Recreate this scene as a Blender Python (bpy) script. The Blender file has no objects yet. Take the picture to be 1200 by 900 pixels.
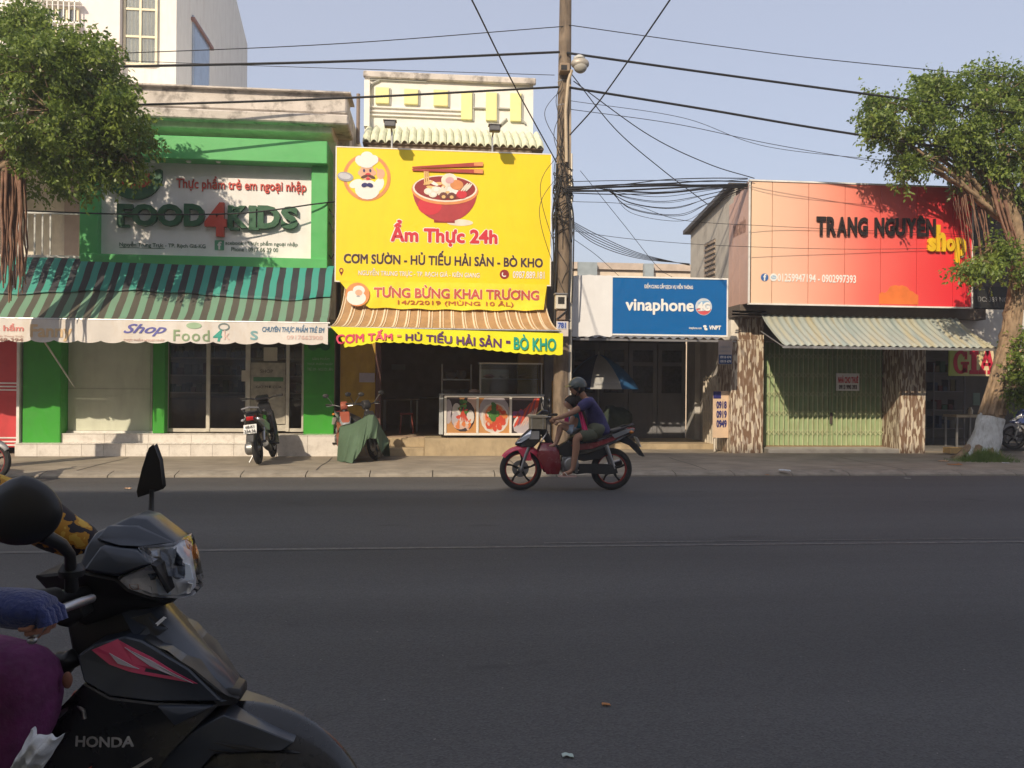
import bpy, bmesh, math, random
import numpy as np
from mathutils import Vector, Matrix, Euler, Quaternion, noise
random.seed(7)
S = bpy.context.scene
COL = S.collection
R = math.radians
# ------------------------------------------------------------------ camera
YAW, ROLL, FPX, CAMZ = R(5.5), R(0.5), 950.0, 1.5
_f = Vector((math.sin(YAW), math.cos(YAW), 0))
_r = Vector((math.cos(YAW), -math.sin(YAW), 0))
_u = Vector((0, 0, 1))
_R = math.cos(ROLL) * _r + math.sin(ROLL) * _u
_U = math.cos(ROLL) * _u - math.sin(ROLL) * _r
cam = bpy.data.cameras.new('camera')
cam.sensor_width = 36
cam.lens = 36 * FPX / 1200
cam.clip_start = 0.05
cam.clip_end = 2000
camo = bpy.data.objects.new('camera', cam)
m = Matrix((_R, _U, -_f)).transposed().to_4x4()
m.translation = (0, 0, CAMZ)
camo.matrix_world = m
COL.objects.link(camo)
S.camera = camo
# ------------------------------------------------------------------ light
SUN_EL, SUN_AZ = R(34), R(28)      # rays travel towards +X sin(az), +Y cos(az), down
w = bpy.data.worlds.new('World')
S.world = w
w.use_nodes = True
nt = w.node_tree
nt.nodes.clear()
out = nt.nodes.new('ShaderNodeOutputWorld')
bg = nt.nodes.new('ShaderNodeBackground')
sky = nt.nodes.new('ShaderNodeTexSky')
sky.sky_type = 'NISHITA'
sky.sun_disc = False
sky.sun_elevation = SUN_EL
sky.sun_rotation = math.pi + SUN_AZ
sky.air_density = 1.1
sky.dust_density = 3.0
sky.ozone_density = 3.0
sky.altitude = 0
bg.inputs[1].default_value = 0.15
tint = nt.nodes.new('ShaderNodeMix'); tint.data_type = 'RGBA'; tint.blend_type = 'MIX'
tint.inputs[0].default_value = 0.62
tint.inputs[7].default_value = (3.02, 3.02, 3.42, 1)
nt.links.new(sky.outputs[0], tint.inputs[6])
nt.links.new(tint.outputs[2], bg.inputs[0])
nt.links.new(bg.outputs[0], out.inputs[0])
sun = bpy.data.lights.new('sun', 'SUN')
sun.energy = 3.4
sun.angle = R(0.6)
sun.color = (1.0, 0.845, 0.64)
suno = bpy.data.objects.new('sun', sun)
trav = Vector((math.cos(SUN_EL) * math.sin(SUN_AZ), math.cos(SUN_EL) * math.cos(SUN_AZ), -math.sin(SUN_EL)))
suno.rotation_euler = trav.to_track_quat('-Z', 'Y').to_euler()
suno.location = (-10, -20, 30)
COL.objects.link(suno)
S.view_settings.view_transform = 'Standard'
S.view_settings.look = 'None'
S.view_settings.exposure = 0.45
S.view_settings.gamma = 1
S.render.engine = 'CYCLES'
S.cycles.use_denoising = True
S.cycles.max_bounces = 8
S.cycles.diffuse_bounces = 6
S.cycles.volume_bounces = 1
S.cycles.transparent_max_bounces = 12

# ------------------------------------------------------------------ placing: a pixel of the 1200x900 frame onto the wall plane y = Y
def P(px, py, Y):
    d = _f + (px - 600) / FPX * _R - (py - 450) / FPX * _U
    return Vector((0, 0, CAMZ)) + d * (Y / d.y)
def G(px, py, z=0.0):
    d = _f + (px - 600) / FPX * _R - (py - 450) / FPX * _U
    return Vector((0, 0, CAMZ)) + d * ((z - CAMZ) / d.z)
def RC(px0, py0, px1, py1, Y):
    xm, ym = (px0 + px1) / 2, (py0 + py1) / 2
    return P(px0, ym, Y).x, P(px1, ym, Y).x, P(xm, py1, Y).z, P(xm, py0, Y).z   # x0 x1 z0 z1

# ------------------------------------------------------------------ materials
MATS = {}
def srgb(r, g, b):
    return tuple(((c / 255) / 12.92 if c / 255 <= 0.04045 else ((c / 255 + 0.055) / 1.055) ** 2.4) for c in (r, g, b))
def newmat(name):
    mt = bpy.data.materials.new(name); mt.use_nodes = True
    n = mt.node_tree
    return mt, n, n.nodes['Principled BSDF']
def M(name, col=None, rough=.6, metal=0, var=.12, scale=4, bump=0.0, bscale=60, coat=0, spec=.5, dirt=None, damt=.5, dscale=(1.5, 1.5, .35), hue=None, emit=None, sheen=0):
    """a procedural material: base colour, two noises of variation, optional streaks of dirt, optional relief"""
    if name in MATS: return MATS[name]
    mt, n, b = newmat(name)
    L = n.links
    tc = n.nodes.new('ShaderNodeTexCoord')
    geo = n.nodes.new('ShaderNodeNewGeometry')
    nz = n.nodes.new('ShaderNodeTexNoise'); nz.inputs['Scale'].default_value = scale; nz.inputs['Detail'].default_value = 6
    L.new(tc.outputs['Object'], nz.inputs['Vector'])
    mx = n.nodes.new('ShaderNodeMix'); mx.data_type = 'RGBA'
    lo = tuple(max(0, c * (1 - var)) for c in col); hi = tuple(min(1, c * (1 + var)) for c in (hue or col))
    mx.inputs[6].default_value = (*lo, 1); mx.inputs[7].default_value = (*hi, 1)
    rp = n.nodes.new('ShaderNodeMapRange'); rp.inputs[1].default_value = .3; rp.inputs[2].default_value = .7
    L.new(nz.outputs[0], rp.inputs[0]); L.new(rp.outputs[0], mx.inputs[0])
    last = mx.outputs[2]
    if dirt is not None:
        mp = n.nodes.new('ShaderNodeMapping'); mp.inputs['Scale'].default_value = dscale
        n2 = n.nodes.new('ShaderNodeTexNoise'); n2.inputs['Scale'].default_value = 3; n2.inputs['Detail'].default_value = 8; n2.inputs['Roughness'].default_value = .65
        L.new(geo.outputs['Position'], mp.inputs[0]); L.new(mp.outputs[0], n2.inputs['Vector'])
        r2 = n.nodes.new('ShaderNodeMapRange'); r2.inputs[1].default_value = .48; r2.inputs[2].default_value = .68; r2.inputs[4].default_value = damt
        L.new(n2.outputs[0], r2.inputs[0])
        m2 = n.nodes.new('ShaderNodeMix'); m2.data_type = 'RGBA'; m2.inputs[7].default_value = (*dirt, 1)
        L.new(last, m2.inputs[6]); L.new(r2.outputs[0], m2.inputs[0]); last = m2.outputs[2]
    L.new(last, b.inputs['Base Color'])
    b.inputs['Roughness'].default_value = rough
    nr = n.nodes.new('ShaderNodeTexNoise'); nr.inputs['Scale'].default_value = scale * 3.1; nr.inputs['Detail'].default_value = 7; L.new(tc.outputs['Object'], nr.inputs['Vector'])
    rr = n.nodes.new('ShaderNodeMapRange'); rr.inputs[1].default_value = .3; rr.inputs[2].default_value = .72; rr.inputs[3].default_value = max(.02, rough * .8); rr.inputs[4].default_value = min(1, rough * 1.3 + .04)
    L.new(nr.outputs[0], rr.inputs[0]); L.new(rr.outputs[0], b.inputs['Roughness'])
    b.inputs['Metallic'].default_value = metal
    b.inputs['Coat Weight'].default_value = coat
    b.inputs['Coat Roughness'].default_value = .06
    b.inputs['Specular IOR Level'].default_value = spec
    if sheen: b.inputs['Sheen Weight'].default_value = sheen
    if emit:
        b.inputs['Emission Color'].default_value = (*col, 1); b.inputs['Emission Strength'].default_value = emit
    if bump:
        n3 = n.nodes.new('ShaderNodeTexNoise'); n3.inputs['Scale'].default_value = bscale; n3.inputs['Detail'].default_value = 5
        L.new(tc.outputs['Object'], n3.inputs['Vector'])
        bp = n.nodes.new('ShaderNodeBump'); bp.inputs['Strength'].default_value = bump; bp.inputs['Distance'].default_value = .01
        L.new(n3.outputs[0], bp.inputs['Height']); L.new(bp.outputs[0], b.inputs['Normal'])
    MATS[name] = mt
    return mt
def Mglass(name, tint=(.55, .6, .6), refl=.12):
    if name in MATS: return MATS[name]
    mt, n, b = newmat(name); L = n.links
    n.nodes.remove(b)
    tr = n.nodes.new('ShaderNodeBsdfTransparent'); tr.inputs[0].default_value = (*tint, 1)
    gl = n.nodes.new('ShaderNodeBsdfGlossy'); gl.inputs['Roughness'].default_value = .04; gl.inputs[0].default_value = (.9, .9, .9, 1)
    nz = n.nodes.new('ShaderNodeTexNoise'); nz.inputs['Scale'].default_value = 1.2
    bp = n.nodes.new('ShaderNodeBump'); bp.inputs['Strength'].default_value = .05
    L.new(nz.outputs[0], bp.inputs['Height']); L.new(bp.outputs[0], gl.inputs['Normal'])
    fr = n.nodes.new('ShaderNodeFresnel'); fr.inputs[0].default_value = 1.45
    ad = n.nodes.new('ShaderNodeMath'); ad.operation = 'ADD'; ad.inputs[1].default_value = refl - .04
    mx = n.nodes.new('ShaderNodeMixShader')
    L.new(fr.outputs[0], ad.inputs[0]); L.new(ad.outputs[0], mx.inputs[0]); L.new(tr.outputs[0], mx.inputs[1]); L.new(gl.outputs[0], mx.inputs[2])
    L.new(mx.outputs[0], n.nodes['Material Output'].inputs[0])
    MATS[name] = mt
    return mt

# ------------------------------------------------------------------ objects
ORG = {}
def tag(o, label=None, cat=None, group=None, kind=None):
    if label: o['label'] = label
    if cat: o['category'] = cat
    if group: o['group'] = group
    if kind: o['kind'] = kind
    return o
def thing(name, label, cat, loc=(0, 0, 0), group=None):
    o = bpy.data.objects.new(name, None); COL.objects.link(o)
    o.location = loc; o.empty_display_size = .2
    ORG[o.name] = Vector(loc)
    return tag(o, label, cat, group)
class MB:
    def __init__(s): s.v = []; s.f = []; s.m = []
    def add(s, vs, fs, m=0):
        n = len(s.v); s.v += [tuple(v) for v in vs]
        for f in fs: s.f.append([i + n for i in f]); s.m.append(m)
        return s
    def box(s, x0, x1, y0, y1, z0, z1, m=0):
        return s.add([(x0, y0, z0), (x1, y0, z0), (x1, y1, z0), (x0, y1, z0), (x0, y0, z1), (x1, y0, z1), (x1, y1, z1), (x0, y1, z1)],
                     [(3, 2, 1, 0), (4, 5, 6, 7), (0, 1, 5, 4), (1, 2, 6, 5), (2, 3, 7, 6), (3, 0, 4, 7)], m)
    def bpx(s, px0, py0, px1, py1, Y, dep, m=0):
        x0, x1, z0, z1 = RC(px0, py0, px1, py1, Y)
        return s.box(x0, x1, Y, Y + dep, z0, z1, m)
    def prism(s, pts, d, m=0):
        """closed planar outline extruded by the vector d"""
        d = Vector(d); n = len(pts); pts = [Vector(p) for p in pts]
        vs = pts + [p + d for p in pts]
        fs = [list(range(n)), list(range(2 * n - 1, n - 1, -1))]
        for i in range(n):
            j = (i + 1) % n
            fs.append([i + n, j + n, j, i][::-1])
        return s.add(vs, fs, m)
    def poly(s, pts, m=0): return s.add(pts, [list(range(len(pts)))], m)
    def tube(s, pts, r, seg=8, m=0, cap=True, squash=None):
        pts = [Vector(p) for p in pts]; n = len(pts)
        rs = r if isinstance(r, (list, tuple)) else [r] * n
        vs = []; fs = []
        up = None
        for i, p in enumerate(pts):
            t = (pts[min(i + 1, n - 1)] - pts[max(i - 1, 0)])
            t = t.normalized() if t.length > 1e-9 else Vector((0, 0, 1))
            if up is None:
                up = Vector((0, 0, 1)) if abs(t.z) < .9 else Vector((0, 1, 0))
            a = t.cross(up)
            a = a.normalized() if a.length > 1e-6 else t.orthogonal().normalized()
            b = a.cross(t).normalized(); up = b
            for k in range(seg):
                an = 2 * math.pi * k / seg
                vs.append(p + (a * math.cos(an) * (squash or 1) + b * math.sin(an)) * rs[i])
        for i in range(n - 1):
            for k in range(seg):
                k2 = (k + 1) % seg
                fs.append((i * seg + k, i * seg + k2, (i + 1) * seg + k2, (i + 1) * seg + k))
        if cap:
            fs.append(tuple(range(seg))[::-1]); fs.append(tuple((n - 1) * seg + k for k in range(seg)))
        return s.add(vs, fs, m)
    def lathe(s, c, axis, prof, seg=24, m=0, closed=False):
        """profile [(r, h)] turned about axis through c"""
        c = Vector(c); ax = Vector(axis).normalized(); a = ax.orthogonal().normalized(); b = ax.cross(a)
        vs = []; fs = []; n = len(prof)
        for (r, h) in prof:
            for k in range(seg):
                an = 2 * math.pi * k / seg
                vs.append(c + ax * h + (a * math.cos(an) + b * math.sin(an)) * r)
        for i in range(n if closed else n - 1):
            i2 = (i + 1) % n
            for k in range(seg):
                k2 = (k + 1) % seg
                fs.append((i * seg + k, i * seg + k2, i2 * seg + k2, i2 * seg + k))
        return s.add(vs, fs, m)
    def torus(s, c, axis, RR, r, seg=32, rs=8, m=0, flat=1.0):
        return s.lathe(c, axis, [(RR + r * math.cos(2 * math.pi * k / rs), r * flat * math.sin(2 * math.pi * k / rs)) for k in range(rs)], seg, m, True)
    def ell(s, c, rad, seg=12, rings=8, m=0, fn=None):
        c = Vector(c); vs = []; fs = []
        for i in range(rings + 1):
            th = math.pi * i / rings
            for k in range(seg):
                ph = 2 * math.pi * k / seg
                d = Vector((math.sin(th) * math.cos(ph), math.sin(th) * math.sin(ph), math.cos(th)))
                k_ = fn(d) if fn else 1
                vs.append(c + Vector((d.x * rad[0], d.y * rad[1], d.z * rad[2])) * k_)
        for i in range(rings):
            for k in range(seg):
                k2 = (k + 1) % seg
                fs.append((i * seg + k, (i + 1) * seg + k, (i + 1) * seg + k2, i * seg + k2))
        return s.add(vs, fs, m)
    def sheet(s, fn, nu, nv, thick=None, m=0):
        """fn(u,v)->point for u,v in 0..1; thick = offset vector for the back"""
        vs = [Vector(fn(i / nu, j / nv)) for j in range(nv + 1) for i in range(nu + 1)]
        W = nu + 1
        fs = [(j * W + i, j * W + i + 1, (j + 1) * W + i + 1, (j + 1) * W + i) for j in range(nv) for i in range(nu)]
        if thick is not None:
            t = Vector(thick); N = len(vs)
            vs2 = [v + t for v in vs]
            fs2 = [tuple(x + N for x in f[::-1]) for f in fs]
            rim = []
            for i in range(nu):
                rim.append((i, i + N, i + 1 + N, i + 1)); a = nv * W + i
                rim.append((a, a + 1, a + 1 + N, a + N))
            for j in range(nv):
                a = j * W; rim.append((a, a + W, a + W + N, a + N)); b = j * W + nu
                rim.append((b, b + N, b + W + N, b + W))
            vs += vs2; fs = fs + fs2 + rim
        return s.add(vs, fs, m)
    def build(s, name, mats, parent=None, smooth=False, bevel=0, origin=None, label=None, kind=None, merge=False, fixn=True):
        me = bpy.data.meshes.new(name)
        if parent is not None: org = ORG.get(parent.name, Vector((0, 0, 0)))
        elif origin is not None: org = Vector(origin)
        else:
            xs = [v[0] for v in s.v]; ys = [v[1] for v in s.v]; zs = [v[2] for v in s.v]
            org = Vector(((min(xs) + max(xs)) / 2, (min(ys) + max(ys)) / 2, min(zs)))
        me.from_pydata([(v[0] - org.x, v[1] - org.y, v[2] - org.z) for v in s.v], [], s.f)
        me.polygons.foreach_set('material_index', s.m)
        for mt in (mats if isinstance(mats, (list, tuple)) else [mats]): me.materials.append(mt)
        if fixn or bevel or merge:
            bm = bmesh.new(); bm.from_mesh(me)
            if merge: bmesh.ops.remove_doubles(bm, verts=bm.verts, dist=1e-5)
            if bevel:
                ed = [e for e in bm.edges if len(e.link_faces) == 2 and e.calc_face_angle(0) > .45]
                bmesh.ops.bevel(bm, geom=ed, offset=bevel, segments=1, affect='EDGES', clamp_overlap=True)
            if fixn: bmesh.ops.recalc_face_normals(bm, faces=bm.faces)
            bm.to_mesh(me); bm.free()
        if smooth:
            me.polygons.foreach_set('use_smooth', [True] * len(me.polygons))
            me.set_sharp_from_angle(angle=R(38 if smooth is True else smooth))
        o = bpy.data.objects.new(name, me); COL.objects.link(o)
        if parent is not None:
            o.parent = parent
            ORG[o.name] = org
        else:
            o.location = org; ORG[o.name] = org
        if label: o['label'] = label
        if kind: o['kind'] = kind
        return o
def pieces(name, proto, mat, parent, places, label=None):
    """repeat one piece mesh: first built from proto(MB at its local place), copies share its mesh"""
    first = proto.build(name, mat, parent)
    base = Vector(places[0])
    res = [first]
    for p in places[1:]:
        c = bpy.data.objects.new(name, first.data); COL.objects.link(c); c.parent = parent
        c.location = Vector(p) - base
        res.append(c)
    return res
def struct(mb, name, mat, **k):
    o = mb.build(name, mat, None, **k); o['kind'] = 'structure'; return o
def kids(o): return [c for c in bpy.data.objects if c.parent == o]
def copy_tree(o, kidmap=None, parent=None):
    kidmap = kidmap or {}
    if not kidmap:
        for c in bpy.data.objects:
            if c.parent: kidmap.setdefault(c.parent.name, []).append(c)
    c = o.copy(); COL.objects.link(c)
    if parent is not None: c.parent = parent
    for ch in kidmap.get(o.name, []): copy_tree(ch, kidmap, c)
    return c

def textmesh(s, off=0.0, ext=0.0, spacing=1.0, shear=0.0):
    for a_, b_ in (('Ơ', 'O\u031b'), ('Ờ', 'Ò\u031b'), ('ơ', 'o\u031b')): s = s.replace(a_, b_)
    c = bpy.data.curves.new('lettering', 'FONT'); c.body = s; c.offset = off; c.extrude = ext; c.space_character = spacing; c.shear = shear
    c.resolution_u = 3
    o = bpy.data.objects.new('lettering_tmp', c)
    me = bpy.data.meshes.new_from_object(o)
    vs = np.array([v.co[:] for v in me.vertices]); fs = [list(p.vertices) for p in me.polygons]
    bpy.data.objects.remove(o); bpy.data.curves.remove(c); bpy.data.meshes.remove(me)
    return vs, fs
def fit_text(mb, s, x0, x1, z0, z1, Y, ext=.004, off=.0, shear=0, m=0, warp=None, spacing=1.0, sidex=None):
    """lettering filling the rectangle on the plane y = Y (front at Y - ext); sidex: lettering on a wall x = sidex, x0..x1 run along y"""
    ring = 0
    if off > .012 and len(s) > 1:      # bold strokes: the thin glyphs repeated round a small ring, each copy a hair further out
        ring, off = off, 0.0
    vs, fs = textmesh(s, off, .01, spacing, shear)
    if ring:
        n0 = len(vs); V = [vs]; F = list(fs)
        K = 6 if len(s) < 25 else 4
        for k in range(K):
            c_ = vs.copy(); c_[:, 0] += ring * math.cos(2 * math.pi * (k + .5) / K); c_[:, 1] += ring * math.sin(2 * math.pi * (k + .5) / K); c_[:, 2] += .0012 * (k + 1) * (1 if ext >= .003 else .6)
            V.append(c_); F += [[i + n0 * (k + 1) for i in f] for f in fs]
        vs = np.concatenate(V); fs = F
    a = vs.min(0); b = vs.max(0)
    out = []
    for v in vs:
        u = float((v[0] - a[0]) / (b[0] - a[0])); t = float((v[1] - a[1]) / (b[1] - a[1])); d = float((v[2] - a[2]) / (b[2] - a[2]))
        x = x0 + u * (x1 - x0); z = z0 + t * (z1 - z0); y = Y - d * ext
        if warp: x, y, z = warp(x, y, z)
        if sidex is not None: x, y, z = sidex - d * ext, x, z
        out.append((x, y, z))
    mb.add(out, fs, m)
    return mb
def text_px(s, px0, py0, px1, py1, Y, mat, parent, ext=.004, off=.0, shear=0, name='lettering', warp=None, spacing=1.0):
    mb = MB()
    x0, x1, z0, z1 = RC(px0, py0, px1, py1, Y)
    fit_text(mb, s, x0, x1, z0, z1, Y - .003, ext, off, shear, 0, warp, spacing)
    return mb.build(name, mat, parent, fixn=False)
def drape(verts, target, off):
    """lay points onto the camera-side surface of a built panel (moving them along y)"""
    from mathutils.bvhtree import BVHTree
    me = target.data; org = ORG[target.name]
    bv = BVHTree.FromPolygons([v.co + org for v in me.vertices], [list(p.vertices) for p in me.polygons])
    out = []
    for (v, d) in verts:
        h = bv.ray_cast(Vector((v[0], v[1] - 1.5, v[2])), Vector((0, 1, 0)))
        y = h[0].y if h[0] is not None else v[1]
        out.append((v[0], y - off - d, v[2]))
    return out
def drape_print(par, target, front, off=.0015):
    """press the printed lettering of par onto the cloth it is printed on; front = y of the print's back face as built"""
    for o in [c for c in bpy.data.objects if c.parent == par and c.name.startswith(('lettering', 'printed_emblem'))]:
        org = ORG[o.name]; W_ = [v.co + org for v in o.data.vertices]
        D_ = drape([((v.x, v.y, v.z), max(0, front - v.y) * .9) for v in W_], target, off)
        for v, d in zip(o.data.vertices, D_): v.co = Vector(d) - org
        o.data.update()
DC = [0]
def disc(mb, cx, cz, rx, rz, Y, m=0, th=.002, n=20, a0=0, a1=360, rot=0):
    pts = []
    DC[0] = (DC[0] + 1) % 12; Y = Y - .00015 * DC[0]
    full = abs(a1 - a0) >= 360
    for k in range(n if full else n + 1):
        a = R(a0 + (a1 - a0) * k / n); x = rx * math.cos(a); z = rz * math.sin(a); c, s_ = math.cos(R(rot)), math.sin(R(rot))
        pts.append((cx + x * c - z * s_, Y, cz + x * s_ + z * c))
    mb.prism(pts, (0, th, 0), m)
# ================================================================== special materials
def Mstripe(name, ca, cb, period, duty=.5, axis=0, rough=.7, off=0, grime=.25, transl=0, cc=None):
    mt, n, b = newmat(name); L = n.links
    geo = n.nodes.new('ShaderNodeNewGeometry'); sp = n.nodes.new('ShaderNodeSeparateXYZ')
    L.new(geo.outputs['Position'], sp.inputs[0])
    nz = n.nodes.new('ShaderNodeTexNoise'); nz.inputs['Scale'].default_value = 3; L.new(geo.outputs['Position'], nz.inputs['Vector'])
    wob = n.nodes.new('ShaderNodeMath'); wob.operation = 'MULTIPLY_ADD'; wob.inputs[1].default_value = .03; L.new(nz.outputs[0], wob.inputs[0]); L.new(sp.outputs[axis], wob.inputs[2])
    a = n.nodes.new('ShaderNodeMath'); a.operation = 'MULTIPLY_ADD'; a.inputs[1].default_value = 1 / period; a.inputs[2].default_value = off + 100
    L.new(wob.outputs[0], a.inputs[0])
    f = n.nodes.new('ShaderNodeMath'); f.operation = 'FRACT'; L.new(a.outputs[0], f.inputs[0])
    g = n.nodes.new('ShaderNodeMath'); g.operation = 'GREATER_THAN'; g.inputs[1].default_value = duty; L.new(f.outputs[0], g.inputs[0])
    mx = n.nodes.new('ShaderNodeMix'); mx.data_type = 'RGBA'; mx.inputs[6].default_value = (*ca, 1); mx.inputs[7].default_value = (*cb, 1)
    L.new(g.outputs[0], mx.inputs[0])
    n2 = n.nodes.new('ShaderNodeTexNoise'); n2.inputs['Scale'].default_value = 2.2; n2.inputs['Detail'].default_value = 8; L.new(geo.outputs['Position'], n2.inputs['Vector'])
    m2 = n.nodes.new('ShaderNodeMix'); m2.data_type = 'RGBA'; m2.blend_type = 'MIX'; m2.inputs[7].default_value = (.16, .14, .11, 1)
    rr = n.nodes.new('ShaderNodeMapRange'); rr.inputs[1].default_value = .35; rr.inputs[2].default_value = .8; rr.inputs[4].default_value = grime
    L.new(n2.outputs[0], rr.inputs[0]); L.new(rr.outputs[0], m2.inputs[0]); L.new(mx.outputs[2], m2.inputs[6])
    L.new(m2.outputs[2], b.inputs['Base Color']); b.inputs['Roughness'].default_value = rough
    if transl:
        tl = n.nodes.new('ShaderNodeBsdfTranslucent'); L.new(m2.outputs[2], tl.inputs[0]); ms = n.nodes.new('ShaderNodeMixShader'); ms.inputs[0].default_value = transl
        L.new(b.outputs[0], ms.inputs[1]); L.new(tl.outputs[0], ms.inputs[2]); L.new(ms.outputs[0], n.nodes['Material Output'].inputs[0])
    return mt

def Mroad():
    mt, n, b = newmat('asphalt'); L = n.links
    geo = n.nodes.new('ShaderNodeNewGeometry')
    def nz(s, d=6, sc=None, ro=.6):
        t = n.nodes.new('ShaderNodeTexNoise'); t.inputs['Scale'].default_value = s; t.inputs['Detail'].default_value = d; t.inputs['Roughness'].default_value = ro
        if sc:
            mp = n.nodes.new('ShaderNodeMapping'); mp.inputs['Scale'].default_value = sc; L.new(geo.outputs['Position'], mp.inputs[0]); L.new(mp.outputs[0], t.inputs['Vector'])
        else: L.new(geo.outputs['Position'], t.inputs['Vector'])
        return t
    big = nz(.5, 6, (.25, 1.6, 1)); fine = nz(150, 3, None, .8); mid = nz(9, 8)
    mx = n.nodes.new('ShaderNodeMix'); mx.data_type = 'RGBA'; mx.inputs[6].default_value = (.064, .064, .066, 1); mx.inputs[7].default_value = (.090, .090, .092, 1)
    rp = n.nodes.new('ShaderNodeMapRange'); rp.inputs[1].default_value = .3; rp.inputs[2].default_value = .7; L.new(big.outputs[0], rp.inputs[0]); L.new(rp.outputs[0], mx.inputs[0])
    # stone chips
    vo = n.nodes.new('ShaderNodeTexVoronoi'); vo.inputs['Scale'].default_value = 95; L.new(geo.outputs['Position'], vo.inputs['Vector'])
    cr = n.nodes.new('ShaderNodeMapRange'); cr.inputs[1].default_value = .0; cr.inputs[2].default_value = 1; cr.inputs[3].default_value = .74; cr.inputs[4].default_value = 1.28
    L.new(vo.outputs['Color'], cr.inputs[0])
    m2 = n.nodes.new('ShaderNodeMix'); m2.data_type = 'RGBA'; m2.blend_type = 'MULTIPLY'; m2.inputs[0].default_value = 1; L.new(mx.outputs[2], m2.inputs[6]); L.new(cr.outputs[0], m2.inputs[7])
    # tyre-polished lanes, a few long resurfacing seams and oil spots
    sy_ = n.nodes.new('ShaderNodeSeparateXYZ'); L.new(geo.outputs['Position'], sy_.inputs[0])
    ln_ = n.nodes.new('ShaderNodeMath'); ln_.operation = 'SINE'; lm_ = n.nodes.new('ShaderNodeMath'); lm_.operation = 'MULTIPLY_ADD'; lm_.inputs[1].default_value = 2.3
    L.new(sy_.outputs[1], lm_.inputs[0]); L.new(big.outputs[0], lm_.inputs[2]); L.new(lm_.outputs[0], ln_.inputs[0])
    lr_ = n.nodes.new('ShaderNodeMapRange'); lr_.inputs[1].default_value = -1; lr_.inputs[3].default_value = .90; lr_.inputs[4].default_value = 1.08; L.new(ln_.outputs[0], lr_.inputs[0])
    oi = n.nodes.new('ShaderNodeMapRange'); oi.inputs[1].default_value = .66; oi.inputs[2].default_value = .74; oi.inputs[3].default_value = 1; oi.inputs[4].default_value = .68; L.new(nz(1.3, 3, (.6, 1.4, 1), .5).outputs[0], oi.inputs[0])
    om = n.nodes.new('ShaderNodeMath'); om.operation = 'MULTIPLY'; L.new(lr_.outputs[0], om.inputs[0]); L.new(oi.outputs[0], om.inputs[1])
    m9 = n.nodes.new('ShaderNodeMix'); m9.data_type = 'RGBA'; m9.blend_type = 'MULTIPLY'; m9.inputs[0].default_value = 1; L.new(m2.outputs[2], m9.inputs[6]); L.new(om.outputs[0], m9.inputs[7]); m2 = m9
    # rare pale grit
    gt = n.nodes.new('ShaderNodeMath'); gt.operation = 'GREATER_THAN'; gt.inputs[1].default_value = .76; L.new(nz(38, 2, None, .4).outputs[0], gt.inputs[0])
    m3 = n.nodes.new('ShaderNodeMix'); m3.data_type = 'RGBA'; m3.inputs[7].default_value = (.2, .19, .18, 1); L.new(gt.outputs[0], m3.inputs[0]); L.new(m2.outputs[2], m3.inputs[6])
    # dust towards the far kerb, paler and browner
    sp = n.nodes.new('ShaderNodeSeparateXYZ'); L.new(geo.outputs['Position'], sp.inputs[0])
    du = n.nodes.new('ShaderNodeMapRange'); du.inputs[1].default_value = 11.8; du.inputs[2].default_value = 13.05; du.inputs[4].default_value = .45; L.new(sp.outputs[1], du.inputs[0])
    dm = n.nodes.new('ShaderNodeMath'); dm.operation = 'MULTIPLY'; dm.use_clamp = True; L.new(du.outputs[0], dm.inputs[0]); L.new(mid.outputs[0], dm.inputs[1])
    m4 = n.nodes.new('ShaderNodeMix'); m4.data_type = 'RGBA'; m4.inputs[7].default_value = (.16, .13, .1, 1); L.new(dm.outputs[0], m4.inputs[0]); L.new(m3.outputs[2], m4.inputs[6])
    L.new(m4.outputs[2], b.inputs['Base Color']); b.inputs['Roughness'].default_value = .82; b.inputs['Specular IOR Level'].default_value = .35
    bp = n.nodes.new('ShaderNodeBump'); bp.inputs['Strength'].default_value = .55; bp.inputs['Distance'].default_value = .008
    L.new(vo.outputs['Distance'], bp.inputs['Height']); L.new(bp.outputs[0], b.inputs['Normal'])
    return mt
def Mline():
    mt, n, b = newmat('worn_line_paint'); L = n.links
    geo = n.nodes.new('ShaderNodeNewGeometry'); t = n.nodes.new('ShaderNodeTexNoise'); t.inputs['Scale'].default_value = 14; t.inputs['Detail'].default_value = 8; t.inputs['Roughness'].default_value = .75
    L.new(geo.outputs['Position'], t.inputs['Vector'])
    r = n.nodes.new('ShaderNodeMapRange'); r.inputs[1].default_value = .4; r.inputs[2].default_value = .6; L.new(t.outputs[0], r.inputs[0])
    mx = n.nodes.new('ShaderNodeMix'); mx.data_type = 'RGBA'; mx.inputs[6].default_value = (.078, .078, .079, 1); mx.inputs[7].default_value = (.17, .165, .16, 1)
    L.new(r.outputs[0], mx.inputs[0]); spx = n.nodes.new('ShaderNodeSeparateXYZ'); L.new(geo.outputs['Position'], spx.inputs[0]); wr = n.nodes.new('ShaderNodeMapRange'); wr.inputs[1].default_value = -5; wr.inputs[2].default_value = -1.5; L.new(spx.outputs[0], wr.inputs[0])
    wm = n.nodes.new('ShaderNodeMath'); wm.operation = 'MULTIPLY'; L.new(wr.outputs[0], wm.inputs[0]); L.new(r.outputs[0], wm.inputs[1]); L.new(wm.outputs[0], mx.inputs[0])   # worn away towards the left
    L.new(mx.outputs[2], b.inputs['Base Color']); b.inputs['Roughness'].default_value = .7
    return mt

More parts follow.
